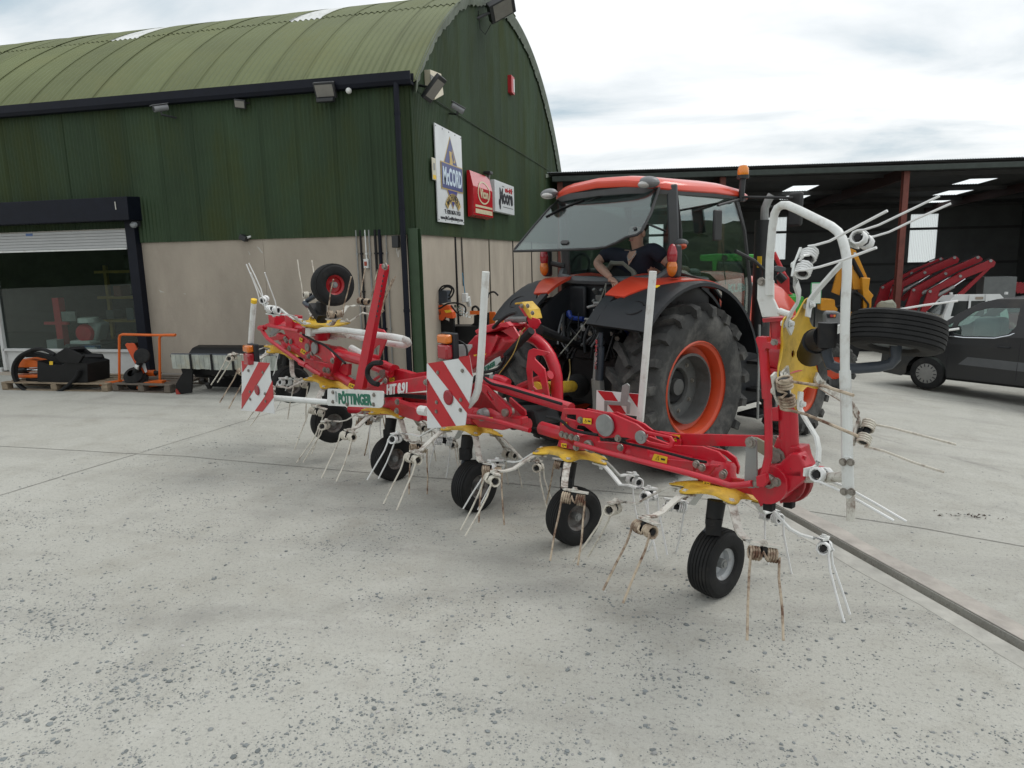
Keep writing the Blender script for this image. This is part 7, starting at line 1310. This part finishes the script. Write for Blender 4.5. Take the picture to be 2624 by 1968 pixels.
# --- compact tractor whose rear lamp shows past the rotor
Y9 = 13.5; ct = thing('compact_tractor', py('Z24', 1000, 1300, Y9), 'small grey compact tractor partly hidden behind the upright rotor', 'tractor'); zc = slope(py('Z24', 1000, 1300, Y9).x, Y9)
yp('Z24', [(890, 920), (920, 870), (1080, 870), (1130, 920), (1150, 1000), (1150, 1100), (900, 1090)], Y9, .3, 'mudguard', LMPG, ct, .03); yp('Z24', [(925, 910), (1070, 910), (1060, 965), (940, 965)], Y9 - .16, .03, 'lamp_housing', BLKP, ct); yp('Z24', [(975, 920), (1025, 920), (1020, 955), (980, 955)], Y9 - .18, .02, 'red_lens', TLR, ct); yp('Z24', [(1025, 920), (1062, 920), (1055, 955), (1022, 955)], Y9 - .18, .02, 'amber_lens', TLA, ct)
c = py('Z24', 1010, 1430, Y9); M = wheel_m(Vector((c.x, Y9 - .05, zc + .42)), (.35, -.93, 0)); place(ag_tyre(.42, .3, .2, 14, .03).mesh('tyre', 40), 'tyre', RUBD, ct, M); part(MB().box((c.x - .45, Y9 + .3, zc + .6), (.5, 1.0, .4)), 'body', BLKM, ct, bevel=.05); place(MB().lathe([(.2, .1), (.19, .05), (0, .04)], (0, 0, 0), (1, 0, 0), 20).mesh('rim'), 'rim', ORGR, ct, M)
# ================================================================== LOOSE GRAVEL
def gravel():
    g = np.random.default_rng(4); V_, F_ = [], []
    t_ = (1 + 5 ** .5) / 2
    base = np.array([(-1, t_, 0), (1, t_, 0), (-1, -t_, 0), (1, -t_, 0), (0, -1, t_), (0, 1, t_), (0, -1, -t_), (0, 1, -t_), (t_, 0, -1), (t_, 0, 1), (-t_, 0, -1), (-t_, 0, 1)]) / 1.902
    fc = np.array([(0, 11, 5), (0, 5, 1), (0, 1, 7), (0, 7, 10), (0, 10, 11), (1, 5, 9), (5, 11, 4), (11, 10, 2), (10, 7, 6), (7, 1, 8), (3, 9, 4), (3, 4, 2), (3, 2, 6), (3, 6, 8), (3, 8, 9), (4, 9, 5), (2, 4, 11), (6, 2, 10), (8, 6, 7), (9, 8, 1)])
    shapes = [base * (1 + g.uniform(-.28, .28, (12, 1))) for _ in range(12)]; n = 0
    for _ in range(230000):
        x = g.uniform(-6.5, 3.6); y = 1.4 + 7.5 * g.random() ** 1.5
        side = (x - .72) * .891 + (y - 6.12) * .454
        d_ = math.exp(-max(0, y - 2.4) / 1.25) * 1.0 + .055
        cl_ = .62 + .55 * noise.noise((x * 1.1 + 7, y * 1.6, 0)) + .75 * noise.noise((x * 4.1, y * 5.2, 3.3)) + .4 * noise.noise((x * 11, y * 13, 1.3))
        pr_ = d_ * max(.06, cl_ ** 2 * 1.5 if cl_ > 0 else .06)
        if side > .1: pr_ *= .12
        if abs(side) < .3 and side > -.12: continue
        if g.random() > pr_: continue
        r = min(.0135, .0026 * math.exp(g.normal(.12, .55)))
        if y > 4.5: r = max(r, .004)
        s_ = shapes[g.integers(12)] * r * np.array([g.uniform(.9, 1.5), g.uniform(.8, 1.2), g.uniform(.32, .6)]); a = g.uniform(0, 6.28); c, sn = math.cos(a), math.sin(a)
        R = np.array([[c, -sn, 0], [sn, c, 0], [0, 0, 1]]); V_.append(s_ @ R.T + np.array([x, y, slope(x, y) + r * .14])); F_.append(fc + 12 * n); n += 1
    V_ = np.concatenate(V_); F_ = np.concatenate(F_); me = bpy.data.meshes.new('gravel'); me.from_pydata(V_.tolist(), [], F_.tolist())
    m = bpy.data.materials.new('slate_chippings'); m.use_nodes = True; N = m.node_tree.nodes; L = m.node_tree.links; b = N['Principled BSDF']; b.inputs['Roughness'].default_value = .8
    ge = N.new('ShaderNodeNewGeometry'); cr = N.new('ShaderNodeValToRGB'); E_ = cr.color_ramp.elements; E_[0].color = (.13, .145, .145, 1); E_[1].color = (.46, .45, .43, 1); E_[1].position = 1.
    e = E_.new(.6); e.color = (.21, .23, .23, 1); e = E_.new(.9); e.color = (.27, .27, .26, 1); L.new(ge.outputs['Random Per Island'], cr.inputs[0]); L.new(cr.outputs[0], b.inputs['Base Color'])
    o = place(me, 'gravel', m); o['kind'] = 'stuff'; o['label'] = 'loose grey stone chippings strewn over the concrete yard'; o['category'] = 'gravel'
    print('STONES', n)
gravel()
# dry leaf litter and bark scraps
lf = MB(); g_ = random.Random(8); q = gs(2090, 1115)
for k in range(46):
    x, y = q.x + g_.gauss(0, .13), q.y + g_.gauss(0, .035); r = g_.uniform(.006, .022); a = g_.uniform(0, 6.28); z = slope(x, y) + .006
    lf.add([(x + r * math.cos(a), y + r * math.sin(a) * .6, z), (x - r * .3 * math.sin(a), y + r * .3 * math.cos(a), z + g_.uniform(.002, .012)), (x - r * math.cos(a), y - r * math.sin(a) * .6, z + .002), (x + r * .3 * math.sin(a), y - r * .3 * math.cos(a), z)], [(0, 1, 2, 3)])
o = part(lf, 'leaf_litter', mat('dead_leaf', (.06, .045, .035), .9, var=.4, scale=60), None, stuff=True, smooth=0); o['label'] = 'small scatter of dark dead leaves beyond the drain'; o['category'] = 'litter'

# ================================================================== WOODED HILL BEHIND THE CAMERA (seen only in the glass)
mb = MB(); vv = []; n = 260; m_ = 9
for i in range(n + 1):
    a = R_(62 + (300 - 62) * i / n); top = 9 + 3.5 * noise.noise((i * .05, 0, 0)) + 1.6 * noise.noise((i * .4, 5, 0))
    for j in range(m_ + 1):
        t_ = j / m_; r = 75 + 14 * t_ + 1.5 * noise.noise((i * .45, j * .9, 2.)); vv.append((r * math.sin(a), r * math.cos(a), -1.5 + (top + 1.5) * t_ ** .6 + .8 * noise.noise((i * .9, j * 1.7, 8.))))
mb.add(vv, [(i * (m_ + 1) + j, i * (m_ + 1) + j + 1, (i + 1) * (m_ + 1) + j + 1, (i + 1) * (m_ + 1) + j) for i in range(n) for j in range(m_)])
o = part(mb, 'far_woodland', mat('woodland_green', (.035, .05, .025), .95, var=.4, scale=.6), None, stuff=True); o['label'] = 'distant dark wooded hillside behind the yard'; o['category'] = 'woodland'
